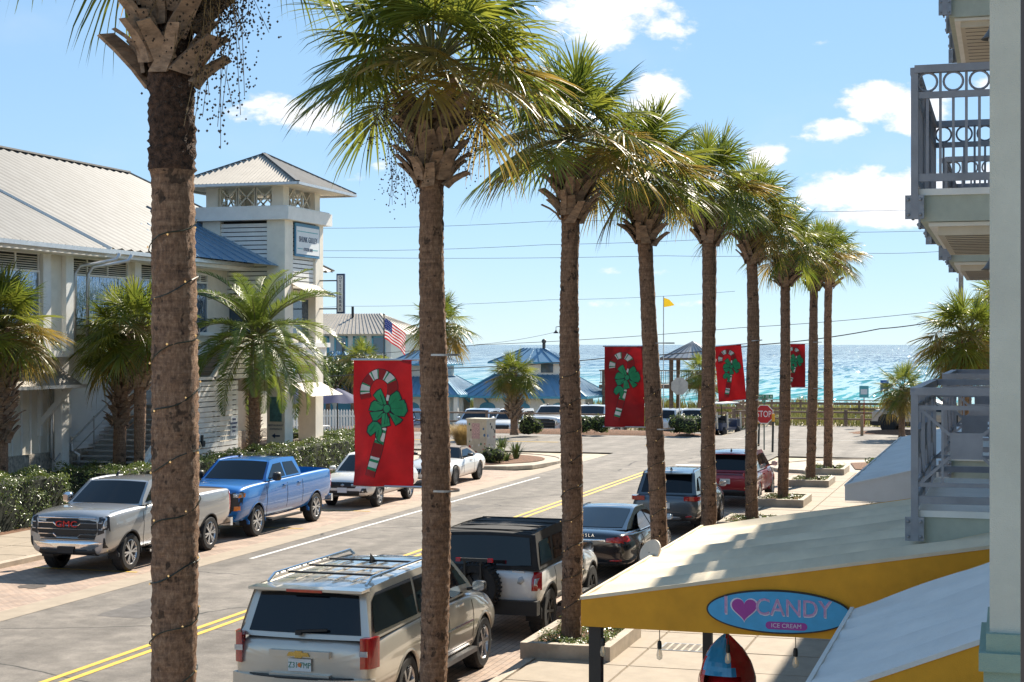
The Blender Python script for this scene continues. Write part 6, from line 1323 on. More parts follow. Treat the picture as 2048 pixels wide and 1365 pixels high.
def balcony(y0, zf, style, label, L_=3.9, x0=-.82):
    t = empty('balcony', (x0 / 2, y0 + L_ / 2, zf), label=label, cat='balcony', group='balconies stacked on the mint building'); ox, oy = x0 / 2, y0 + L_ / 2
    X0, X1, A_, B_ = x0 - ox, .12 - ox, y0 - oy, y0 + L_ - oy; zt = 1.10
    sl = boxpart('slab', slab_m, t, (X0 + .05, X1, A_ + .05, B_ - .05, -.30, -.06)); boxpart('slab_edge', white, sl, (X0 + .02, X1, A_ + .02, B_ - .02, -.06, 0)); boxpart('soffit', soffit_m, sl, (X0 + .2, X1, A_ + .2, B_ - .2, -.42, -.30)); boxpart('soffit_trim', white, sl, (X0 + .12, X1, A_ + .12, B_ - .12, -.34, -.305))
    k = 0
    while A_ + .3 + k * .28 < B_ - .25: boxpart('soffit_gap', dark, sl, (X0 + .26, X1, A_ + .3 + k * .28, A_ + .315 + k * .28, -.424, -.419)); k += 1
    def bar(name, a, c, w, h=None): q = MB(); q.bar(a, c, w, h); return q.build(name, rail_m, t)
    sides = [((X0, A_), (X1 - .02, A_)), ((X0, B_), (X1 - .02, B_)), ((X0, A_), (X0, B_))]
    for (ax, ay), (bx, by) in sides:
        L3 = sqrt((bx - ax) ** 2 + (by - ay) ** 2); P_ = lambda u, z: (ax + (bx - ax) * u, ay + (by - ay) * u, z); nx = 'y' if ay == by else 'x'
        st_ = nx == 'x'; u_ = .012 if st_ else 0; dzr = -.004 if st_ else 0
        bar('top_rail', P_(u_, zt + dzr), P_(1 - u_, zt + dzr), .086 if st_ else .09, .066 if st_ else .07); bar('bottom_rail', P_(u_, .10), P_(1 - u_, .10), .036 if st_ else .04, .066 if st_ else .07)
        n = max(1, round(L3 / 1.3))
        for i in (range(1, n) if st_ else range(n + 1)): bar('post', P_(i / n, -.28), P_(i / n, zt), .065)
        if style == 'circle':
            bar('mid_rail', P_(0, .86), P_(1, .86), .04, .06); m = max(3, round(L3 / .115))
            for i in range(1, m): bar('baluster', P_(i / m, .10), P_(i / m, .86 if i % 2 else zt), .025)
            for i in range(1, m, 2): q = MB(); ring(q, P_(i / m, .98), .085, nx); q.build('ring', rail_m, t)
        else:
            bar('mid_rail', P_(0, .95), P_(1, .95), .035, .04); bar('mid_rail', P_(0, .24), P_(1, .24), .035, .04)
            for i in range(n):
                u0, u1 = (i + .04) / n, (i + .96) / n; um = (u0 + u1) / 2; du = (u1 - u0)
                for (ua, za), (ub, zb_) in (((u0, .24), (um - du * .17, .50)), ((u1, .24), (um + du * .17, .50)), ((u0, .95), (um - du * .17, .70)), ((u1, .95), (um + du * .17, .70))): bar('brace', P_(ua, za), P_(ub, zb_), .028)
                for uu in (um - du * .25, um + du * .25): bar('baluster', P_(uu, .24), P_(uu, .95), .022)
                q = MB(); c = Vector(P_(um, .60)); (q.cbox(c, du * L3 * .34, .02, .24) if nx == 'y' else q.cbox(c, .02, du * L3 * .34, .24)); q.build('centre_panel', rail_m, t)
        for i in range(n + 1):
            p = Vector(P_(max(.02, min(.98, i / n)) if st_ else i / n, -.17)); q = MB(); off = Vector((0, -.02 if ay == A_ else .02, 0)) if nx == 'y' else Vector((-.02, 0, 0)); q.cbox(p + off, .17 if nx == 'y' else .02, .02 if nx == 'y' else .17, .22); br = q.build('bracket_plate', plate_bolt, t); q = MB()
            for da in (-.055, .055):
                for dz in (-.07, .07): c = p + off * 1.6 + (Vector((da, 0, dz)) if nx == 'y' else Vector((0, da, dz))); q.sphere(c, .016, 8, 5)
            q.build('bolts', plate_bolt, br)['kind'] = 'stuff'
    return t
for y0, tail in ((15.4, 'nearest the yellow awning'), (23.0, 'second along from the yellow awning')):
    balcony(y0, 3.47, 'x', 'grey metal balcony with cross-braced railings above the shops, ' + tail)
    balcony(y0, 6.44, 'circle', 'upper grey balcony with ringed railings and board soffit, ' + tail)
balcony(23.0, 9.80, 'circle', 'top-floor grey balcony with ringed railings, second along from the yellow awning')
def barn_lamp(y, z, label):
    t = empty('wall_lamp', (.12, y, z), label=label, cat='lamp', group='gooseneck lamps on the mint building'); zn = mat('lamp_zinc', (.16, .145, .13), .5, .4, var=.15)
    q = MB(); q.tube([(0, 0, .12), (-.1, 0, .26), (-.22, 0, .28), (-.3, 0, .18), (-.3, 0, .08)], .014, 8); q.lathe([(.0, .02), (.05, .0), (.05, -.02)], (0, 0, .12), 10); q.build('gooseneck', zn, t, smooth=True)
    q = MB(); q.lathe([(.03, .10), (.045, .04), (.06, .02), (.10, -.04), (.135, -.07), (.13, -.075), (.055, .0)], (-.3, 0, 0), 18); q.build('shade', zn, t, smooth=True); q = MB(); q.sphere((-.3, 0, -.08), .045, 10, 8); q.build('globe', mat('frosted_globe', (.7, .68, .62), .2, var=0), t, smooth=True)
barn_lamp(20.6, 8.8, 'gooseneck wall lamp with frosted globe high between the upper balconies'); barn_lamp(20.9, 6.0, 'gooseneck wall lamp hanging under the second upper balcony'); barn_lamp(29.2, 6.0, 'gooseneck wall lamp farther along the mint wall past the second balcony')
# awnings: fabric on frames
yel = mat('yellow_canvas', (.74, .345, .022), .8, var=.07, scale=3, bump=.25, bscale=160); canv = mat('cream_canvas', (.74, .63, .46), .8, var=.11, scale=1.3, bump=.2, bscale=120); wcan = mat('white_canvas', (.70, .70, .69), .8, var=.05, scale=2, bump=.2, bscale=120)
def awning(x0, x1, y0, y1, zs, zw, drop, top, sidem, label, bays, name='awning', sag=.05):
    t = empty(name, (x1, (y0 + y1) / 2, 0), label=label, cat='awning'); oy = (y0 + y1) / 2; b = MB(); nx, ny = 14, bays * 8; vs = []; fs = []
    for j in range(ny + 1):
        for i in range(nx + 1):
            u, v = i / nx, j / ny; s_ = abs(sin(pi * v * bays)) ** .7; z = zs + (zw - zs) * u - sag * s_ * sin(pi * min(1, u * 1.0)) ** .7 + .006 * sin(u * 9 + j); vs.append((x0 + (x1 - x0) * u - x1, y0 + (y1 - y0) * v - oy, z))
    for j in range(ny):
        for i in range(nx): a = j * (nx + 1) + i; fs.append((a, a + 1, a + nx + 2, a + nx + 1))
    b.add(vs, fs); b.build('canopy', top, t, smooth=True)
    for nm, yy in (('end_panel', y0), ('end_panel', y1)):
        q = MB(); pts = [(x0 + (x1 - x0) * i / 12, zs + (zw - zs) * i / 12 - .004) for i in range(13)]; q.prism([(x0, zs - drop), (x1, zs - drop)] + pts[::-1], lambda a, b_, d: (a - x1, yy + d - oy, b_), -.006, .006); q.build(nm, sidem, t)
    q = MB(); q.box(x0 - x1 - .006, x0 - x1 + .006, y0 - oy, y1 - oy, zs - drop, zs - .002); q.build('valance', sidem, t)
    q = MB(); q.bar((x0 - x1, y0 - oy, zs), (x0 - x1, y1 - oy, zs), .03); q.bar((x0 - x1, y0 - oy, zs), (0, y0 - oy, zw), .03); q.build('hem', top, t)
    for i in range(1, bays): yy = y0 + (y1 - y0) * i / bays - oy; q = MB(); q.bar((x0 - x1 + .02, yy, zs - .05), (-.02, yy, zw - .05), .03); q.build('frame_bar', black, t)
    return t
aw = awning(-3.62, .1, 13.95, 19.9, 2.75, 3.37, .25, canv, yel, 'yellow shop awning with cream top and an oval candy sign', 7, sag=.15)
awning(-1.22, .1, 9.9, 13.55, 2.83, 3.36, .2, wcan, yel, 'smaller white-topped awning with yellow sides next to the candy shop awning', 6, sag=.07)
awning(-2.45, .1, 26.0, 40.0, 2.78, 3.4, .24, wcan, wcan, 'plain white canvas awning beyond the candy shop', 9, sag=.08)
for y, lab in ((14.05, 'black steel post under the sign corner of the yellow awning'), (19.7, 'black steel post under the far corner of the yellow awning')):
    tag(boxpart('awning_post', black, None, (-3.58, -3.47, y, y + .11, .1, 2.62)), lab, 'post', 'posts under the yellow awning')
# oval candy sign
c_ = at_y(1557, 1224, 13.93); sgn = empty('oval_sign', (c_.x, 13.925, c_.z), label='blue oval I love candy ice cream sign on the yellow awning', cat='sign')
sky_b = mat('sign_sky_blue', (.04, .36, .66), .4, var=.06, scale=8); mag = mat('sign_magenta', (.34, .03, .30), .4, var=.03); pale = mat('sign_pale', (.66, .62, .72), .4, var=.02); lil = mat('sign_pink', (.52, .30, .52), .4, var=.15, scale=30)
ell = lambda a_, b_: [(a_ * cos(2 * pi * k / 60), b_ * sin(2 * pi * k / 60)) for k in range(60)]
q = MB(); q.prism(ell(.62, .187), lambda a, b_, d: (a, d, b_), -.012, .015); q.build('sign_rim', black, sgn); q = MB(); q.prism(ell(.605, .173), lambda a, b_, d: (a, d, b_), -.018, -.010); q.build('sign_face', sky_b, sgn)
hp = [(.16 * .5 * (sin(t_) ** 3) * 1.35, .105 * (13 * cos(t_) - 5 * cos(2 * t_) - 2 * cos(3 * t_) - cos(4 * t_)) / 16) for t_ in [2 * pi * k / 40 for k in range(40)]]
for k, m_, d0 in ((1.12, pale, -.021), (1.0, mag, -.024)): q = MB(); q.prism([(-.29 + x_ * k, .02 + z_ * k) for x_, z_ in hp], lambda a, b_, d: (a, d, b_), d0, d0 + .004); q.build('heart', m_, sgn)
for off_, m_, e_ in ((-.0205, pale, .004), (-.0235, lil, .0)):
    for t_, xx, sz in (('I', -.45, .20), ('CANDY', .125, .185)):
        me = text_mesh(t_, sz, m_, extrude=.001); 
        if e_:
            bm = bmesh.new(); bm.from_mesh(me); bm.free()
        o = link('lettering', me, sgn); o.matrix_local = Matrix.Translation((xx + (.006 if e_ else 0), off_, .035 - (.006 if e_ else 0))) @ Euler((pi / 2, 0, 0)).to_matrix().to_4x4() @ Matrix.Diagonal((1.0, 1.1 if not e_ else 1.16, 1, 1))
q = MB(); pp = [(.18 * cos(a), .03 * sin(a)) for a in []]; hw_ = .145
pl_ = [(hw_ + .032 * cos(a), .032 * sin(a)) for a in [-pi / 2 + pi * k / 8 for k in range(9)]] + [(-hw_ + .032 * cos(a), .032 * sin(a)) for a in [pi / 2 + pi * k / 8 for k in range(9)]]
q.prism([(a + .07, b_ - .115) for a, b_ in pl_], lambda a, b_, d: (a, d, b_), -.022, -.018); q.build('banner_pill', mag, sgn); o = link('lettering', text_mesh('ICE CREAM', .052, pale, extrude=.001), sgn); o.matrix_local = Matrix.Translation((.07, -.0235, -.115)) @ Euler((pi / 2, 0, 0)).to_matrix().to_4x4()
# hanging bulbs
clear = mat('bulb_glass', (.75, .66, .5), .05, var=0, spec=.8, alpha=.45)
for px, lab in ((1206, 'clear string bulb hanging by the corner post of the yellow awning'), (1319, 'clear string bulb hanging from the yellow valance between the two posts'), (1456, 'clear string bulb hanging beside the striped sculpture'), (1591, 'clear string bulb hanging under the oval candy sign')):
    p = at_y(px, 1262, 14.0); t = empty('string_bulb', (p.x, 14.0, 2.5), label=lab, cat='bulb', group='string bulbs under the yellow awning')
    q = MB(); q.tube([(0, 0, 0), (.002, 0, -.11)], .004, 5); q.lathe([(.0, -.10), (.016, -.105), (.02, -.13), (.02, -.17), (.014, -.175)], (0, 0, 0), 12); q.build('socket', black, t); q = MB(); q.lathe([(.013, -.172), (.022, -.20), (.028, -.23), (.024, -.26), (.0, -.275)], (0, 0, 0), 12); q.build('glass_bulb', clear, t, smooth=True)
    q = MB(); q.tube([(0, 0, -.175), (-.006, 0, -.22), (.006, 0, -.24), (0, 0, -.18)], .002, 4); q.build('filament', bulb_m, t)
# striped candy sculpture
sc_t = empty('candy_sculpture', (-2.66, 15.95, .1), label='red blue and yellow swirl sculpture with an open niche under the awning', cat='sculpture')
cols = [mat('gloss_red', (.50, .015, .02), .18, var=.1, coat=.8), mat('gloss_blue', (.03, .30, .62), .18, var=.1, coat=.8), mat('gloss_yellow', (.62, .34, .03), .18, var=.1, coat=.8)]
prof = [(.16, 0), (.24, .05), (.27, .5), (.25, .95), (.275, 1.25), (.29, 1.45), (.28, 1.62), (.235, 1.78), (.16, 1.91), (.07, 2.0), (0, 2.05)]; b = MB(); n = 36
def pr(z):
    for (r0_, z0_), (r1_, z1_) in zip(prof, prof[1:]):
        if z <= z1_: t_ = (z - z0_) / (z1_ - z0_); return r0_ + (r1_ - r0_) * t_
    return 0
K = 48
for i in range(K):
    z0_, z1_ = 2.05 * i / K, 2.05 * (i + 1) / K
    for j in range(n):
        a0, a1 = 2 * pi * j / n, 2 * pi * (j + 1) / n; am = (a0 + a1) / 2
        if .9 < z0_ < 1.66 and abs(((am + pi / 2 + pi) % (2 * pi)) - pi) < .75: continue
        sw = (am * 5 / (2 * pi) + z0_ * 1.1) % 5; b.cur = 1 if sw < 1 else (2 if 2 <= sw < 2.7 else 0); f = lambda a, z: ((pr(z) + .012 * cos(5 * a + z * 7)) * cos(a), (pr(z) + .012 * cos(5 * a + z * 7)) * sin(a), z)
        b.add([f(a0, z0_), f(a1, z0_), f(a1, z1_), f(a0, z1_)], [(0, 1, 2, 3)])
b.build('swirl_shell', cols, sc_t, smooth=True); q = MB(); q.lathe([(.0, .88), (.2, .9), (.22, 1.3), (.2, 1.62), (.0, 1.7)], (0, .03, 0), 20); q.build('niche_lining', cols[0], sc_t, smooth=True)
rr_ = random.Random(8); q = MB()
for _ in range(60): c = Vector((rr_.uniform(-.13, .13), rr_.uniform(-.16, -.05), rr_.uniform(.92, 1.25))); v = [c + Vector((rr_.uniform(-.07, .07), rr_.uniform(-.03, .03), rr_.uniform(-.07, .07))) for _ in range(3)]; q.add(v, [(0, 1, 2)])
tag(q.build('crinkled_wrap', mat('clear_wrap', (.55, .55, .56), .12, .2, var=.1, alpha=.6), sc_t), kind='stuff')
# round cream disc sign on a stand beyond the awning
dp_ = at_x(1297, 1108, -3.68); t = empty('disc_sign', (-3.66, dp_.y, dp_.z), label='round cream disc standing on the street edge of the yellow awning', cat='sign'); q = MB(); q.lathe([(0, -.012), (.14, -.012), (.145, 0), (.14, .012), (0, .012)], (0, 0, .02), 36, Euler((radians(62), 0, radians(-35))).to_matrix()); q.build('disc', mat('cream_disc', (.66, .56, .44), .6, var=.06), t); q = MB(); q.bar((0, 0, -.35), (0, 0, .02), .03); q.build('bracket', black, t)
# drain grate
dg_ = empty('drain_grate', (-4.92, 25.7, .137), label='dark slotted steel drain grate set into the sidewalk slabs', cat='drain'); boxpart('frame', steel, dg_, (-.42, .42, -.32, -.28, 0, .006), (-.42, .42, .28, .32, 0, .006), (-.42, -.38, -.28, .28, 0, .006), (.38, .42, -.28, .28, 0, .006)); boxpart('pit', dark, dg_, (-.38, .38, -.28, .28, -.001, .001))
for i in range(5): boxpart('bar', curbm, dg_, (-.38, .38, -.22 + i * .1, -.18 + i * .1, .001, .006))
for i in range(6): boxpart('cross_bar', curbm, dg_, (-.30 + i * .12, -.26 + i * .12, -.28, .28, .001, .0055))
t = empty('drain_grate', (-17.75, 49.6, .012), label='small kerbside drain grate in the gutter strip by the convertible', cat='drain'); boxpart('frame', steel, t, (-.25, .25, -.4, .4, 0, .006))
for i in range(6): boxpart('slot', dark, t, (-.2, .2, -.34 + i * .12, -.29 + i * .12, .006, .009))
# ---------------------------------------------------------------- banners
ban_red = mat('banner_red', (.31, .005, .008), .75, var=.10, scale=4, bump=.15, bscale=220, trans=.2); ban_dk = mat('banner_dark_red', (.30, .006, .008), .75, var=.05); ban_w = mat('banner_white', (.66, .64, .60), .75, var=.03); ban_g = mat('banner_green', (.015, .26, .10), .75, var=.06, scale=9); ban_k = mat('banner_black', (.01, .012, .02), .7, var=0); ban_gl = mat('banner_line_green', (.01, .22, .09), .7, var=0)
def cloth_y(u, v): return .036 * sin(u * 7 + v * 2.2) * (.3 + v / 1.5) + .018 * sin(u * 15 - v * 4) + .01 * sin(u * 5 + v * 11)
def uv(px, py): return ((px - 355) / 388 * .76, (py - 522) / 813 * 1.52)
def flat(b, pts, off):
    """polygon (u right, v down) laid on the cloth, cut fine enough to follow its folds"""
    bm = bmesh.new(); vs = [bm.verts.new((u, v, 0)) for u, v in pts]; bm.faces.new(vs); bmesh.ops.triangulate(bm, faces=bm.faces[:]); bmesh.ops.subdivide_edges(bm, edges=bm.edges[:], cuts=2, use_grid_fill=True); bm.verts.ensure_lookup_table()
    b.add([(v.co.x, cloth_y(v.co.x, v.co.y) - off, -v.co.y) for v in bm.verts], [tuple(v.index for v in f.verts) for f in bm.faces]); bm.free()
def grow(pts, k): cx = sum(p[0] for p in pts) / len(pts); cy_ = sum(p[1] for p in pts) / len(pts); return [(x + (x - cx) / max(1e-6, sqrt((x - cx) ** 2 + (y - cy_) ** 2)) * k, y + (y - cy_) / max(1e-6, sqrt((x - cx) ** 2 + (y - cy_) ** 2)) * k) for x, y in pts]
def catmull(P_, n=6):
    out = []
    for i in range(len(P_) - 1):
        p0, p1, p2, p3 = P_[max(i - 1, 0)], P_[i], P_[i + 1], P_[min(i + 2, len(P_) - 1)]
        for k in range(n): t = k / n; out.append(tuple(.5 * (2 * p1[j] + (p2[j] - p0[j]) * t + (2 * p0[j] - 5 * p1[j] + 4 * p2[j] - p3[j]) * t * t + (3 * p1[j] - p0[j] - 3 * p2[j] + p3[j]) * t ** 3) for j in (0, 1)))
    return out + [P_[-1]]
cl_ = catmull([uv(*p) for p in ((436, 772), (428, 722), (441, 672), (476, 630), (525, 613), (574, 626), (612, 664), (617, 722), (600, 790), (575, 880), (550, 970), (522, 1080), (497, 1180), (474, 1272))])
def band(i0, i1, w):
    Lf, Rt = [], []
    for i in range(i0, i1 + 1):
        a, c = cl_[max(i - 1, 0)], cl_[min(i + 1, len(cl_) - 1)]; d = Vector((c[0] - a[0], c[1] - a[1])).normalized(); nn = Vector((-d.y, d.x)) * w; Lf.append((cl_[i][0] + nn.x, cl_[i][1] + nn.y)); Rt.append((cl_[i][0] - nn.x, cl_[i][1] - nn.y))
    return Lf, Rt
def ribbon(b, i0, i1, w, off):
    Lf, Rt = band(i0, i1, w); vs = []; fs = []
    for l, r in zip(Lf, Rt):
        for t in (0, .33, .67, 1): u, v = l[0] + (r[0] - l[0]) * t, l[1] + (r[1] - l[1]) * t; vs.append((u, cloth_y(u, v) - off, -v))
    for i in range(len(Lf) - 1):
        for j in range(3): fs.append((i * 4 + j, i * 4 + j + 1, i * 4 + j + 5, i * 4 + j + 4))
    b.add(vs, fs)
nC = len(cl_) - 1; bc = MB(); vs = []; fs = []; NX, NY = 40, 80
for j in range(NY + 1):
    for i in range(NX + 1): u, v = .76 * i / NX, 1.52 * j / NY; vs.append((u, cloth_y(u, v), -v))
for j in range(NY):
    for i in range(NX): a = j * (NX + 1) + i; fs.append((a, a + 1, a + NX + 2, a + NX + 1))
bc.add(vs, fs); cloth_me = bc.mesh('cloth', ban_red, smooth=True)
b = MB(); ribbon(b, 0, nC, .064, .003); outline_me = b.mesh('cane_outline', ban_k); b = MB(); ribbon(b, 0, nC, .057, .005); cane_me = b.mesh('candy_cane', ban_dk)
b = MB(); gl = MB()
for i0, i1 in ((4, 11), (17, 24), (29, 36), (45, 48), (59, 65), (70, 75)):
    i1 = min(i1, nC); ribbon(b, i0, i1, .055, .0065); ribbon(gl, i0 + 1, i0 + 2, .055, .008) if i1 - i0 > 4 else None; ribbon(gl, i1 - 1, i1, .055, .008) if i1 - i0 > 4 else None
white_me = b.mesh('cane_stripe', ban_w); line_me = gl.mesh('stripe_line', ban_gl)
petals = [[(482, 752), (512, 722), (542, 708), (570, 770), (582, 812), (556, 812), (515, 790)], [(592, 800), (604, 752), (640, 722), (655, 730), (672, 772), (640, 800), (605, 822)], [(452, 850), (468, 800), (490, 784), (540, 800), (570, 822), (545, 846), (500, 856)], [(600, 822), (640, 785), (688, 778), (700, 812), (670, 845), (612, 850)], [(640, 800), (700, 800), (710, 850), (690, 885), (640, 880), (610, 850)], [(458, 862), (500, 855), (560, 850), (545, 890), (510, 915), (484, 916)], [(548, 866), (580, 858), (602, 900), (610, 942), (575, 952), (545, 958)], [(598, 858), (650, 880), (682, 905), (668, 925), (642, 942), (620, 900)], [(484, 918), (515, 922), (545, 946), (520, 975), (475, 1014), (450, 985), (455, 950)], [(512, 955), (546, 948), (552, 990), (534, 1030), (548, 1066), (520, 1045), (506, 1008)]]
bo, bg_ = MB(), MB()
for pt in petals: flat(bo, [uv(*p) for p in grow(pt, 5)], .010); flat(bg_, [uv(*p) for p in grow(pt, -2.5)], .012)
ck = [(583 + 23 * cos(a), 836 + 25 * sin(a)) for a in [2 * pi * k / 14 for k in range(14)]]; flat(bo, [uv(*p) for p in grow(ck, 5)], .0135); flat(bg_, [uv(*p) for p in ck], .015)
cr_ = MB()
for a_, c in (((556, 820), (510, 800)), ((600, 815), (640, 770)), ((560, 845), (500, 850)), ((575, 865), (570, 935)), ((605, 850), (650, 905)), ((610, 835), (680, 830)), ((560, 855), (515, 895)), ((590, 862), (588, 930)), ((560, 812), (535, 745)), ((525, 975), (520, 1020)), ((500, 940), (470, 985))):
    p0, p1 = uv(*a_), uv(*c); cr_.bar((p0[0], cloth_y(*p0) - .014, -p0[1]), (p1[0], cloth_y(*p1) - .014, -p1[1]), .006, .002)
bow_o, bow_g, bow_c = bo.mesh('bow_outline', ban_k), bg_.mesh('bow', ban_g), cr_.mesh('bow_crease', ban_k)
def banner(x_tr, y, z_top, tilt, label, w_arm=.13, sw=0.0, s=1.0):
    t = empty('street_banner', (x_tr - .24 - w_arm - .76 * s + .10, y - .02, z_top), sw, label=label, cat='banner', group='candy cane banners on the kerb palms'); t.rotation_euler = (0, tilt, sw); t.scale = (s, 1, s)
    cl = link('cloth', cloth_me, t)
    for nm, me in (('cane_outline', outline_me), ('candy_cane', cane_me), ('cane_stripe', white_me), ('stripe_line', line_me), ('bow_outline', bow_o), ('bow', bow_g), ('bow_crease', bow_c)):
        o = link(nm, me, cl); 
        if nm in ('cane_stripe', 'stripe_line', 'bow', 'bow_outline', 'bow_crease'): o['kind'] = 'stuff'
    for zz in (.0, -1.52): q = MB(); q.tube([(-.03, 0, zz), (.76 + w_arm + .1, 0, zz)], .013, 8); q.build('arm', alloy, t)
    for zz in (.06, -1.55): q = MB(); q.lathe([(.185, -.012), (.19, -.012), (.19, .012), (.185, .012)], (.76 + w_arm + .26, .02, zz), 26); q.build('trunk_band', steel, t)
def lean_of(i, z):
    y, zb, lab, bd_ = row[i]; H = zb + .85 - .12; return bd_[0] * (z / H) ** 2 + .03 * sin(z * .8 + 11 + i)
for i, zt_, tilt, lab, s in ((1, 4.82, 0.0, 'large red candy cane banner strapped to the palm by the champagne SUV', 1.0), (3, 4.97, 0.0, 'red candy cane banner on the bent palm above the black sedan', 1.04), (5, 4.95, -.09, 'tilted red candy cane banner hanging over the grey crossover', .98), (7, 5.03, 0.0, 'red candy cane banner half hidden behind the red crossover palm', 1.0)):
    banner(PL + (.16 if i == 3 else 0) + lean_of(i, 4.2), row[i][0], zt_, tilt, lab, s=s)
# ---------------------------------------------------------------- street signs and far details
sign_red = mat('sign_red', (.46, .012, .015), .4, var=.04); sign_wh = mat('sign_reflective_white', (.72, .72, .72), .4, var=.02); green_s = mat('sign_green', (.01, .20, .10), .4, var=.03); alu = mat('sign_aluminium', (.52, .50, .47), .45, .4, var=.08); post_m = mat('green_post', (.06, .10, .08), .6, var=.15); blue_s = mat('sign_blue', (.01, .13, .40), .4, var=.03); brown_s = mat('sign_brown', (.12, .03, .02), .5, var=.04); teal_s = mat('sign_teal', (.01, .22, .32), .4, var=.04)
def octagon(r): return [(r * cos(pi / 8 + k * pi / 4), r * sin(pi / 8 + k * pi / 4)) for k in range(8)]
def stop_sign():
    p = at_y(1528, 829, 75.5); t = empty('stop_sign', (p.x, 75.5, .1), -.05, label='red octagonal stop sign with a green street name blade above', cat='sign'); z = p.z - .1
    q = MB(); q.tube([(0, .03, 0), (0, .03, z + .8)], .03, 8); q.build('post', post_m, t); q = MB(); q.prism(octagon(.47), lambda a, b_, d: (a, d, z + b_), -.004, .006); q.build('sign_border', sign_wh, t); q = MB(); q.prism(octagon(.435), lambda a, b_, d: (a, d, z + b_), -.009, -.003); q.build('sign_face', sign_red, t)
    o = link('lettering', text_mesh('STOP', .34, sign_wh, extrude=.002), t); o.matrix_local = Matrix.Translation((0, -.012, z)) @ Euler((pi / 2, 0, 0)).to_matrix().to_4x4() @ Matrix.Diagonal((.86, 1.25, 1, 1))
    bl = boxpart('street_name_blade', green_s, t, (-.42, .42, -.008, .008, z + .72, z + .92)); o = link('lettering', text_mesh('HWY 30 A', .17, sign_wh, extrude=.001), bl); o.matrix_local = Matrix.Translation((0, -.011, z + .82)) @ Euler((pi / 2, 0, 0)).to_matrix().to_4x4()
    q = MB(); q.box(-.008, .008, -.42, .42, z + .54, z + .70); q.build('street_name_blade', green_s, t)
stop_sign()
p = at_z(1359, 868, .1); t = empty('stop_sign', (p.x, p.y, .1), .02, label='unlettered grey back of an octagonal sign across the road', cat='sign'); z = 2.62
q = MB(); q.prism(octagon(.50), lambda a, b_, d: (a, d, z + b_), -.004, .004); q.build('sign_back', alu, t); q = MB(); q.bar((0, -.02, 0), (0, -.02, 3.25), .06, .04); q.build('post', alu, t); boxpart('strap', alu, t, (-.42, .42, -.02, -.004, z - .26, z - .23), (-.42, .42, -.02, -.004, z + .23, z + .26), (-.45, .45, -.02, -.004, z - .015, z + .015)); q = MB(); q.prism(octagon(.49), lambda a, b_, d: (a, d, z + b_), .004, .008); q.build('sign_front', sign_red, t)
for px, py, zt_, lab in ((1545, 905, 1.45, 'yellow-topped dark marker post beside the stop sign'), (1517, 893, 1.15, 'shorter yellow-topped marker post behind the palm by the stop sign')):
    p = at_z(px, py, .1); t = empty('marker_post', (p.x, p.y, .1), label=lab, cat='post', group='yellow topped marker posts'); q = MB(); q.tube([(0, 0, 0), (0.03, 0, zt_)], .05, 10); q.build('post', mat('marker_dark', (.04, .045, .04), .6, var=.2), t); q = MB(); q.tube([(.03, 0, zt_ - .05), (.04, 0, zt_ + .30)], .075, 12); q.build('cap', mat('marker_yellow', (.62, .30, .02), .6, var=.06), t)
def small_sign(px, py, Y, w, h, m, label, pm, txt=None, ground=.1, inner=None):
    p = at_y(px, py, Y); t = empty('road_sign', (p.x, Y, ground), label=label, cat='sign'); z = p.z - ground
    q = MB(); q.tube([(0, .02, 0), (0, .02, z + h / 2)], .028, 8); q.build('post', pm, t); f = boxpart('sign_face', m, t, (-w / 2, w / 2, -.01, .005, z - h / 2, z + h / 2))
    if inner: boxpart('inner_panel', inner, f, (-w * .36, w * .36, -.016, -.01, z - h * .22, z + h * .22))
    for i, s_ in enumerate(txt or []): o = link('lettering', text_mesh(s_, h * .17, sign_wh, extrude=.001), f); o.matrix_local = Matrix.Translation((0, -.014, z + h * (.30 - .2 * i))) @ Euler((pi / 2, 0, 0)).to_matrix().to_4x4()
small_sign(1728, 784, 100, .55, .72, teal_s, 'teal notice sign with pale panel on a red post by the boardwalk', mat('red_post', (.4, .02, .02), .5, var=.1), inner=sign_wh, ground=0)
small_sign(1769, 772, 97, .48, .66, blue_s, 'blue no overnight parking sign on a thin metal post by the steel pickup', alu, ['NO', 'OVERNIGHT', 'PARKING', 'CAMPING'], ground=0)
small_sign(1822, 786, 92, .95, .55, brown_s, 'brown roadside sign beside the low dark palm', alu, ground=.1)
p = at_z(1724, 868, .1); tag(boxpart('timber_post', mat('timber_tan', (.36, .25, .15), .85, var=.2), None, (p.x - .08, p.x + .08, p.y - .08, p.y + .08, 0, 1.15)), 'square tan timber post at the tip of the far mulch bed', 'post')
# stickered utility cabinet
p = at_z(958, 915, .12); t = empty('utility_cabinet', (p.x, p.y + .3, .12), radians(-14), label='cream utility cabinet covered in stickers on the corner bed', cat='utility box'); cab = mat('cabinet_cream', (.56, .52, .42), .6, var=.08, scale=5)
b = MB(); b.box(-.62, .62, -.45, .45, 0, 1.42); b.build('cabinet', cab, t); boxpart('lid', cab, t, (-.66, .66, -.49, .49, 1.42, 1.5)); t.scale = (.82, .82, 1.12); boxpart('plinth', curbm, t, (-.7, .7, -.52, .52, -.05, .05)); rr_ = random.Random(4)
boxpart('poster', mat('poster_pink', (.62, .42, .42), .6, var=.3, scale=22), t, (-.3, .2, -.457, -.45, .72, 1.32))
sm = [mat('sticker_%s' % n_, c_, .5, var=0) for n_, c_ in (('green', (.05, .18, .12)), ('blue', (.06, .15, .32)), ('white', (.7, .7, .7)), ('red', (.4, .05, .05)), ('black', (.03, .03, .03)))]
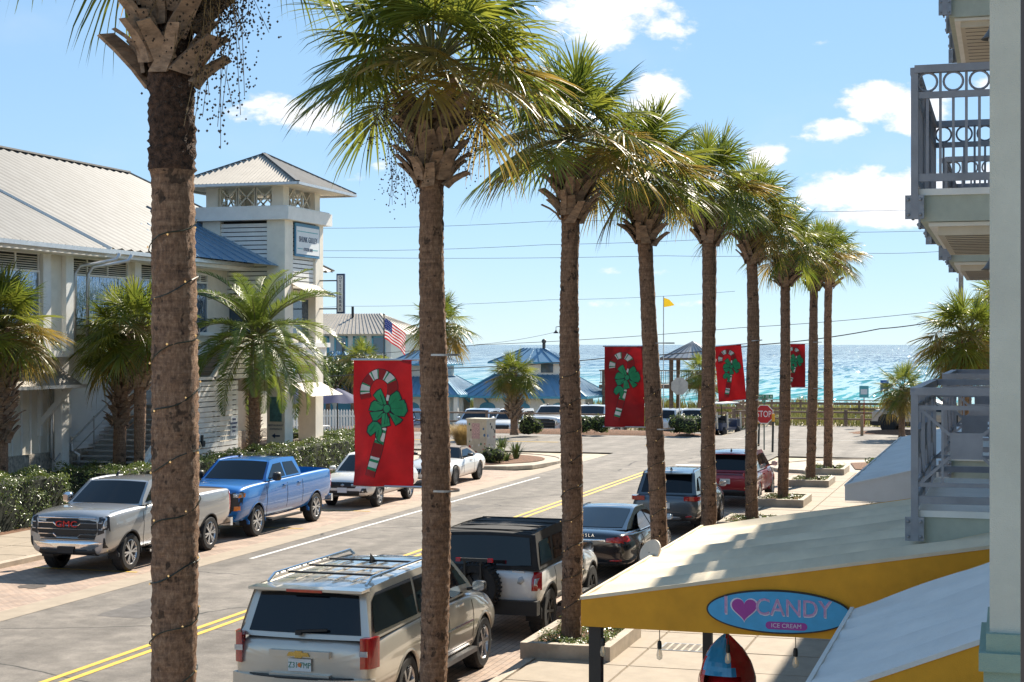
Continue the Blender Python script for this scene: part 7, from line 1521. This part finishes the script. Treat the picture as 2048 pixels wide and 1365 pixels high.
for k in range(34):
    side = rr_.random() < .62; a = rr_.uniform(-.55, .55) if side else rr_.uniform(-.4, .4); z = rr_.uniform(.15, 1.3); r_ = rr_.uniform(.03, .07)
    if side and -.34 < a < .24 and z > .68: continue
    q = MB(); q.prism([(r_ * cos(2 * pi * j / 10), r_ * sin(2 * pi * j / 10)) for j in range(10)], (lambda u, v, d: (a + u, -.45 - d, z + v)) if side else (lambda u, v, d: (.62 + d, a + u, z + v)), 0, .006 + k * .0002); q.build('sticker', sm[k % 5], t)
# umbrellas, tables, picket fence, flag
navy = mat('navy_canvas', (.010, .018, .085), .8, var=.08, scale=3)
def umbrella(px, Y, label, r=1.35):
    p = at_y(px, 690, Y); t = empty('patio_umbrella', (p.x, Y, .1), R.uniform(0, .6), label=label, cat='umbrella', group='navy umbrellas on the terrace'); b = MB(); zt_, ze = 2.85, 2.2; vs = [(0, 0, zt_)]; n = 32
    for k in range(1, 5):
        for j in range(n): a = 2 * pi * j / n; f = abs(sin(a * 4)); rr = r * k / 4 * (1 - .05 * f); vs.append((rr * cos(a), rr * sin(a), zt_ + (ze - zt_) * (k / 4) ** 1.15 - .05 * f * (k / 4)))
    fs = [(0, 1 + j, 1 + (j + 1) % n) for j in range(n)] + [(1 + k * n + j, 1 + (k + 1) * n + j, 1 + (k + 1) * n + (j + 1) % n, 1 + k * n + (j + 1) % n) for k in range(3) for j in range(n)]
    b.add(vs, fs); cn = b.build('canopy', navy, t, angle=30); q = MB()
    for k in range(8): a = k * pi / 4; q.tube([(0, 0, 2.7), (r * .97 * cos(a), r * .97 * sin(a), ze)], .012, 5)
    q.build('rib', steel, cn)['kind'] = 'stuff'
    q = MB(); q.tube([(0, 0, 0), (0, 0, 2.9)], .03, 8); q.sphere((0, 0, 2.92), .05, 8, 6); q.lathe([(0, 0), (.3, 0), (.3, .06), (.05, .1)], (0, 0, 0), 18); q.build('pole', black, t); q = MB(); q.lathe([(0, .74), (.5, .74), (.5, .78), (0, .78)], (0, 0, 0), 22); q.build('table_top', white, t); 
for px, Y, lab in ((675, 71, 'open navy patio umbrella standing clear of the tower, beside the banner'), (600, 70, 'navy patio umbrella seen through the right arch of the tower'), (520, 69, 'navy patio umbrella seen behind the date palm trunk'), (640, 76, 'navy patio umbrella farther back on the terrace')): umbrella(px, Y, lab)
fx0, fx1 = at_y(490, 690, 79).x, at_y(810, 690, 79).x
fn = empty('picket_fence', ((fx0 + fx1) / 2, 79, 0), label='white picket fence behind the terrace umbrellas', cat='fence'); hw_ = (fx1 - fx0) / 2; boxpart('rail', white, fn, (-hw_, hw_, -.02, .02, .35, .43), (-hw_, hw_, -.02, .02, 1.2, 1.28)); pm_ = MB(); pm_.prism([(-.05, 0), (.05, 0), (.05, 1.45), (0, 1.55), (-.05, 1.45)], lambda a, b_, d: (a, d, b_), -.045, -.022); pme = pm_.mesh('picket', white)
k = 0
while -hw_ + k * .16 < hw_: link('picket', pme, fn, (-hw_ + k * .16, 0, .05)); k += 1
fp = at_y(768, 690, 77); t = empty('flagpole', (fp.x, 77, 0), label='slim dark flagpole rising behind the big banner', cat='flagpole'); q = MB(); q.tube([(0, 0, 0), (0, 0, 6.5)], [.05, .03], 8); q.sphere((0, 0, 6.54), .06, 8, 6); q.build('pole', mat('pole_dark', (.07, .06, .055), .5, .3, var=.1), t)
fl = empty('national_flag', (fp.x + .04, 77, 6.35), label='stars and stripes flag hanging from the flagpole', cat='flag'); fr_, fw_, fb_ = mat('flag_red', (.50, .02, .03), .7, var=.05, trans=.3), mat('flag_white', (.74, .74, .74), .7, var=.02, trans=.3), mat('flag_blue', (.02, .04, .20), .7, var=.05, trans=.2)
FW, FH = 1.75, 1.05; fy = lambda u, v: .13 * sin(u * 5.5 + v * 1.4) * min(1, u * 1.6); fz = lambda u, v: -v - .42 * u ** 1.25; fx = lambda u: u * .66
b = MB()
for i in range(26):
    for j in range(26):
        u0, u1, v0, v1 = FW * i / 26, FW * (i + 1) / 26, FH * j / 26, FH * (j + 1) / 26; b.cur = 2 if i < 10 and j < 14 else (0 if (j // 2) % 2 == 0 else 1); b.add([(fx(u), fy(u, v), fz(u, v)) for u, v in ((u0, v0), (u1, v0), (u1, v1), (u0, v1))], [(0, 1, 2, 3)])
b.build('cloth', [fr_, fw_, fb_], fl, smooth=True); q = MB()
for rr in range(5):
    for cc in range(6 if rr % 2 == 0 else 5): u, v = .06 + cc * .11 + (0 if rr % 2 == 0 else .055), .07 + rr * .11; c = Vector((fx(u), fy(u, v) - .012, fz(u, v))); q.add([c + Vector((.028 * cos(2 * pi * s_ / 10 + pi / 2) * (1 if s_ % 2 == 0 else .4), 0, .028 * sin(2 * pi * s_ / 10 + pi / 2) * (1 if s_ % 2 == 0 else .4))) for s_ in range(10)], [tuple(range(10))])
tag(q.build('stars', fw_, fl), kind='stuff')
# split rail, lot fences, boardwalk
def rail_fence(name, pts, h, label, m=wood, rails=(.45, .85), r=.05, pr=.08, z0=0.0):
    t = empty(name, (pts[0][0], pts[0][1], z0), label=label, cat='fence'); O_ = Vector((pts[0][0], pts[0][1], 0))
    for i, p in enumerate(pts):
        p = Vector((*p, 0)) - O_; q = MB(); q.tube([p, p + Vector((0, 0, h))], pr, 8); q.build('post', m, t)
        if i + 1 < len(pts):
            n_ = Vector((*pts[i + 1], 0)) - O_
            for z in rails: q = MB(); q.tube([p + Vector((0, 0, z)), n_ + Vector((0, 0, z + R.uniform(-.03, .03)))], r, 6); q.build('rail', m, t)
rail_fence('split_rail_fence', [(-37 + 2.6 * k, 90.4) for k in range(8)], 1.15, 'dark split rail fence in front of the white pickups', rails=(.5, 1.0))
rail_fence('timber_fence', [(-16.4 + 2.3 * k, 101.2) for k in range(6)], 1.0, 'low timber rail fence at the dune edge beyond the golf cart', rails=(.42, .85), pr=.11, r=.06)
pw = mat('white_bollard', (.62, .56, .46), .7, var=.1)
for k, (px, py) in enumerate(((1435, 858), (1456, 857), (1482, 856))): p = at_z(px, py, 0); q = MB(); q.tube([(0, 0, 0), (-.04, 0, .95)], .05, 8); tag(q.build('bollard', pw, None, loc=p), ('pale leaning timber bollard in front of the golf cart', 'pale leaning timber bollard just right of the golf cart', 'pale leaning timber bollard apart from the golf cart near the rail fence')[k], 'bollard', 'pale bollards by the golf cart')
bw = empty('boardwalk_fence', (0, 108, .2), label='long weathered boardwalk railing in front of the sea', cat='fence')
X0_, X1_ = at_y(1430, 690, 108).x, at_y(1860, 690, 108).x; k = 0; x = X0_
while x < X1_: boxpart('post', wood, bw, (x - .07, x + .07, -.07, .07, -.6, 1.15)); x += 1.9
for z in (.15, .5, .85): boxpart('rail', wood, bw, (X0_, X1_, -.05, -.01, z, z + .16))
boxpart('cap_rail', wood, bw, (X0_, X1_, -.1, .1, 1.12, 1.17))
# wooden gazebo with stairs
gp = at_y(1385, 690, 116); gz_ = empty('boardwalk_gazebo', (gp.x, 116, -.5), label='dark timber gazebo with hipped metal roof on the beach boardwalk', cat='gazebo'); z0 = .5; dz = at_y(1385, 770, 116).z + z0; ez_ = at_y(1385, 716, 116).z + z0; az_ = at_y(1385, 684, 116).z + z0
boxpart('deck', wood, gz_, (-6.5, 1.9, -1.9, 1.9, dz - .25, dz))
for x in (-1.3, 1.3):
    for y in (-1.3, 1.3): boxpart('post', wood, gz_, (x - .13, x + .13, y - .13, y + .13, -1, ez_))
for x in (-6.2, -4.6, -3.0): boxpart('post', wood, gz_, (x - .1, x + .1, -1.8, -1.65, -1, dz + 1.1))
boxpart('rail', wood, gz_, (-6.5, 1.4, -1.85, -1.75, dz + 1.0, dz + 1.08), (-6.5, 1.4, -1.82, -1.78, dz + .12, dz + .18)); bm_ = boxpart('baluster', wood, gz_, (-6.4, -6.36, -1.82, -1.78, dz + .15, dz + 1.0))
for k in range(1, 48): link('baluster', bm_.data, gz_, (k * .165, 0, 0))
q = MB(); e = [(-1.95, -1.95), (1.95, -1.95), (1.95, 1.95), (-1.95, 1.95)]
for i in range(4): j = (i + 1) % 4; seams(q, (*e[i], ez_), (*e[j], ez_), (0, 0, az_), (0, 0, az_), 8, .04, .05)
rf_ = q.build('roof', mat('gazebo_roof', (.30, .32, .34), .4, .4, var=.06), gz_); q = MB()
for i in range(4): j = (i + 1) % 4; q.bar((*e[i], ez_ - .08), (*e[j], ez_ - .08), .1, .16)
q.build('fascia', wood, rf_)
for k in range(11): boxpart('stair_tread', wood, gz_, (1.9 + k * .3, 2.22 + k * .3, -1.7, .2, dz - .2 - k * .2, dz - .15 - k * .2))
q = MB(); q.bar((1.7, -1.75, dz + 1.0), (5.2, -1.75, dz - 1.25), .1, .12); q.bar((1.7, -1.75, dz - .1), (5.2, -1.75, dz - 2.4), .08, .25); q.build('stair_rail', wood, gz_)
for k in range(16): x = 1.9 + k * .21; zz = dz + 1.0 - (x - 1.7) * .643; boxpart('baluster', wood, gz_, (x - .02, x + .02, -1.77, -1.73, zz - .95, zz))
# a person at the boardwalk rail
def person(loc, rz, label):
    me = bpy.data.meshes.new('body'); V = [(0, 0, .92), (0, 0, 1.15), (0, .01, 1.40), (0, .01, 1.52), (0, -.01, 1.62), (0, 0, 1.74), (.19, 0, 1.40), (.27, .02, 1.14), (.22, -.14, 1.0), (-.19, 0, 1.40), (-.27, .02, 1.14), (-.22, -.14, 1.0), (.10, 0, .86), (.11, -.02, .48), (.11, .03, .08), (.11, -.13, .03), (-.10, 0, .86), (-.11, -.02, .48), (-.11, .03, .08), (-.11, -.13, .03)]
    E_ = [(0, 1), (1, 2), (2, 3), (3, 4), (4, 5), (2, 6), (6, 7), (7, 8), (2, 9), (9, 10), (10, 11), (0, 12), (12, 13), (13, 14), (14, 15), (0, 16), (16, 17), (17, 18), (18, 19)]
    me.from_pydata(V, E_, []); o = link('person', me); md = o.modifiers.new('k', 'SKIN'); rad = [.15, .14, .15, .055, .09, .085, .07, .05, .035, .07, .05, .035, .095, .065, .045, .04, .095, .065, .045, .04]
    for v, r in zip(me.skin_vertices[0].data, rad): v.radius = (r, r * .85)
    me.skin_vertices[0].data[0].use_root = True; s_ = o.modifiers.new('s', 'SUBSURF'); s_.levels = 2; s_.render_levels = 2; dg = bpy.context.evaluated_depsgraph_get(); ev = bpy.data.meshes.new_from_object(o.evaluated_get(dg)); o.modifiers.clear(); o.data = ev; o.location = loc; o.rotation_euler = (0, 0, rz)
    for m_ in (mat('skin', (.40, .24, .16), .6, var=.05), mat('navy_shirt', (.02, .03, .07), .8, var=.1), mat('dark_trousers', (.03, .03, .035), .8, var=.1), mat('dark_hair', (.03, .02, .015), .7, var=.1)): ev.materials.append(m_)
    for p in ev.polygons:
        c = p.center; p.material_index = 3 if c.z > 1.66 or (c.z > 1.56 and c.y > .03) else (0 if c.z > 1.47 or (abs(c.x) > .2 and c.z < 1.12 and c.z > .9) else (1 if c.z > .95 else 2)); p.use_smooth = True
    tag(o, label, 'person')
pp_ = at_y(1301, 690, 115.0); person((pp_.x, 115.0, dz - .5), .3, 'person in a dark shirt standing at the boardwalk rail')
# ---------------------------------------------------------------- pole and overhead wires
pu = at_y(1922, 690, 90); up = empty('utility_pole', (pu.x, 90, 0), label='weathered wooden utility pole behind the sunlit palms', cat='utility pole'); q = MB(); q.tube([(0, 0, 0), (0, 0, at_y(1922, 498, 90).z)], [.16, .12], 12); q.build('pole', mat('pole_grey', (.30, .26, .22), .85, var=.2), up); q = MB(); zt_ = at_y(1922, 545, 90).z; q.tube([(.1, 0, zt_), (.35, 0, zt_ + .05)], .03, 6); q.cbox((-.2, -.1, zt_ - .4), .06, .06, .2); q.build('fitting', steel, up)
wire_m = mat('wire', (.05, .045, .04), .6, var=0)
def wire(pts, Y, r, label):
    P_ = [at_y(px, py, Y) for px, py in pts]; out = []
    for i in range(len(P_) - 1):
        for k in range(10): t_ = k / 10; out.append(P_[i].lerp(P_[i + 1], t_) - Vector((0, 0, .10 * 4 * t_ * (1 - t_))))
    b = MB(); b.tube(out + [P_[-1]], r, 5); tag(b.build('overhead_wire', wire_m), label, 'wire', 'overhead wires along the cross road')
WL = ['topmost thin overhead wire crossing the clouds', 'thin overhead wire second from the top', 'thin overhead wire just beneath the second one', 'faint thin overhead wire across the lower sky', 'low overhead wire sloping up to the utility pole', 'thick cable sloping up towards the sunlit palms', 'thick black cable crossing in front of the sea', 'thin service wire ending at a small street lamp']
for k, (pts, r) in enumerate((([(-300, 480), (645, 457), (1090, 443), (1640, 424), (2300, 400)], .012), ([(-300, 520), (645, 502), (1090, 490), (1640, 466), (2300, 445)], .012), ([(-300, 520), (645, 515), (1330, 512), (1700, 506), (1922, 500)], .012), ([(-300, 655), (690, 613), (1100, 600), (1470, 583)], .010), ([(500, 722), (960, 690), (1480, 656), (1922, 617)], .016), ([(1220, 716), (1520, 690), (1760, 658), (1922, 632), (2300, 560)], .03), ([(300, 770), (890, 737), (1220, 716)], .03), ([(950, 690), (1114, 664)], .010))): wire(pts, 88.8, r, WL[k])
p = at_y(1112, 665, 88.8); t = empty('street_lamp', (p.x, 88.8, p.z), label='small dark hanging lamp head on the thin service wire', cat='lamp'); q = MB(); q.lathe([(.03, .12), (.06, .06), (.16, -.04), (.15, -.06), (0, -.03)], (0, 0, 0), 14); q.build('shade', black, t, smooth=True); q = MB(); q.tube([(0, 0, .1), (0, 0, .3), (.25, 0, .34)], .02, 6); q.build('arm', black, t)
fyp = at_y(1327, 610, 100); t = empty('beach_flag', (fyp.x, 100, 0), label='small yellow beach warning flag flying behind the bent palm', cat='flag'); q = MB(); q.tube([(0, 0, 0), (0, 0, fyp.z + .55)], .03, 8); q.build('pole', alu, t); q = MB(); zz = fyp.z + .45
q.add([(.02, 0, zz), (.35, .06, zz - .12), (.72, -.03, zz - .48), (.4, .04, zz - .55), (.02, 0, zz - .6)], [(0, 1, 4), (1, 3, 4), (1, 2, 3)]); q.build('pennant', mat('flag_yellow', (.75, .48, .02), .7, var=.05, trans=.3), t)
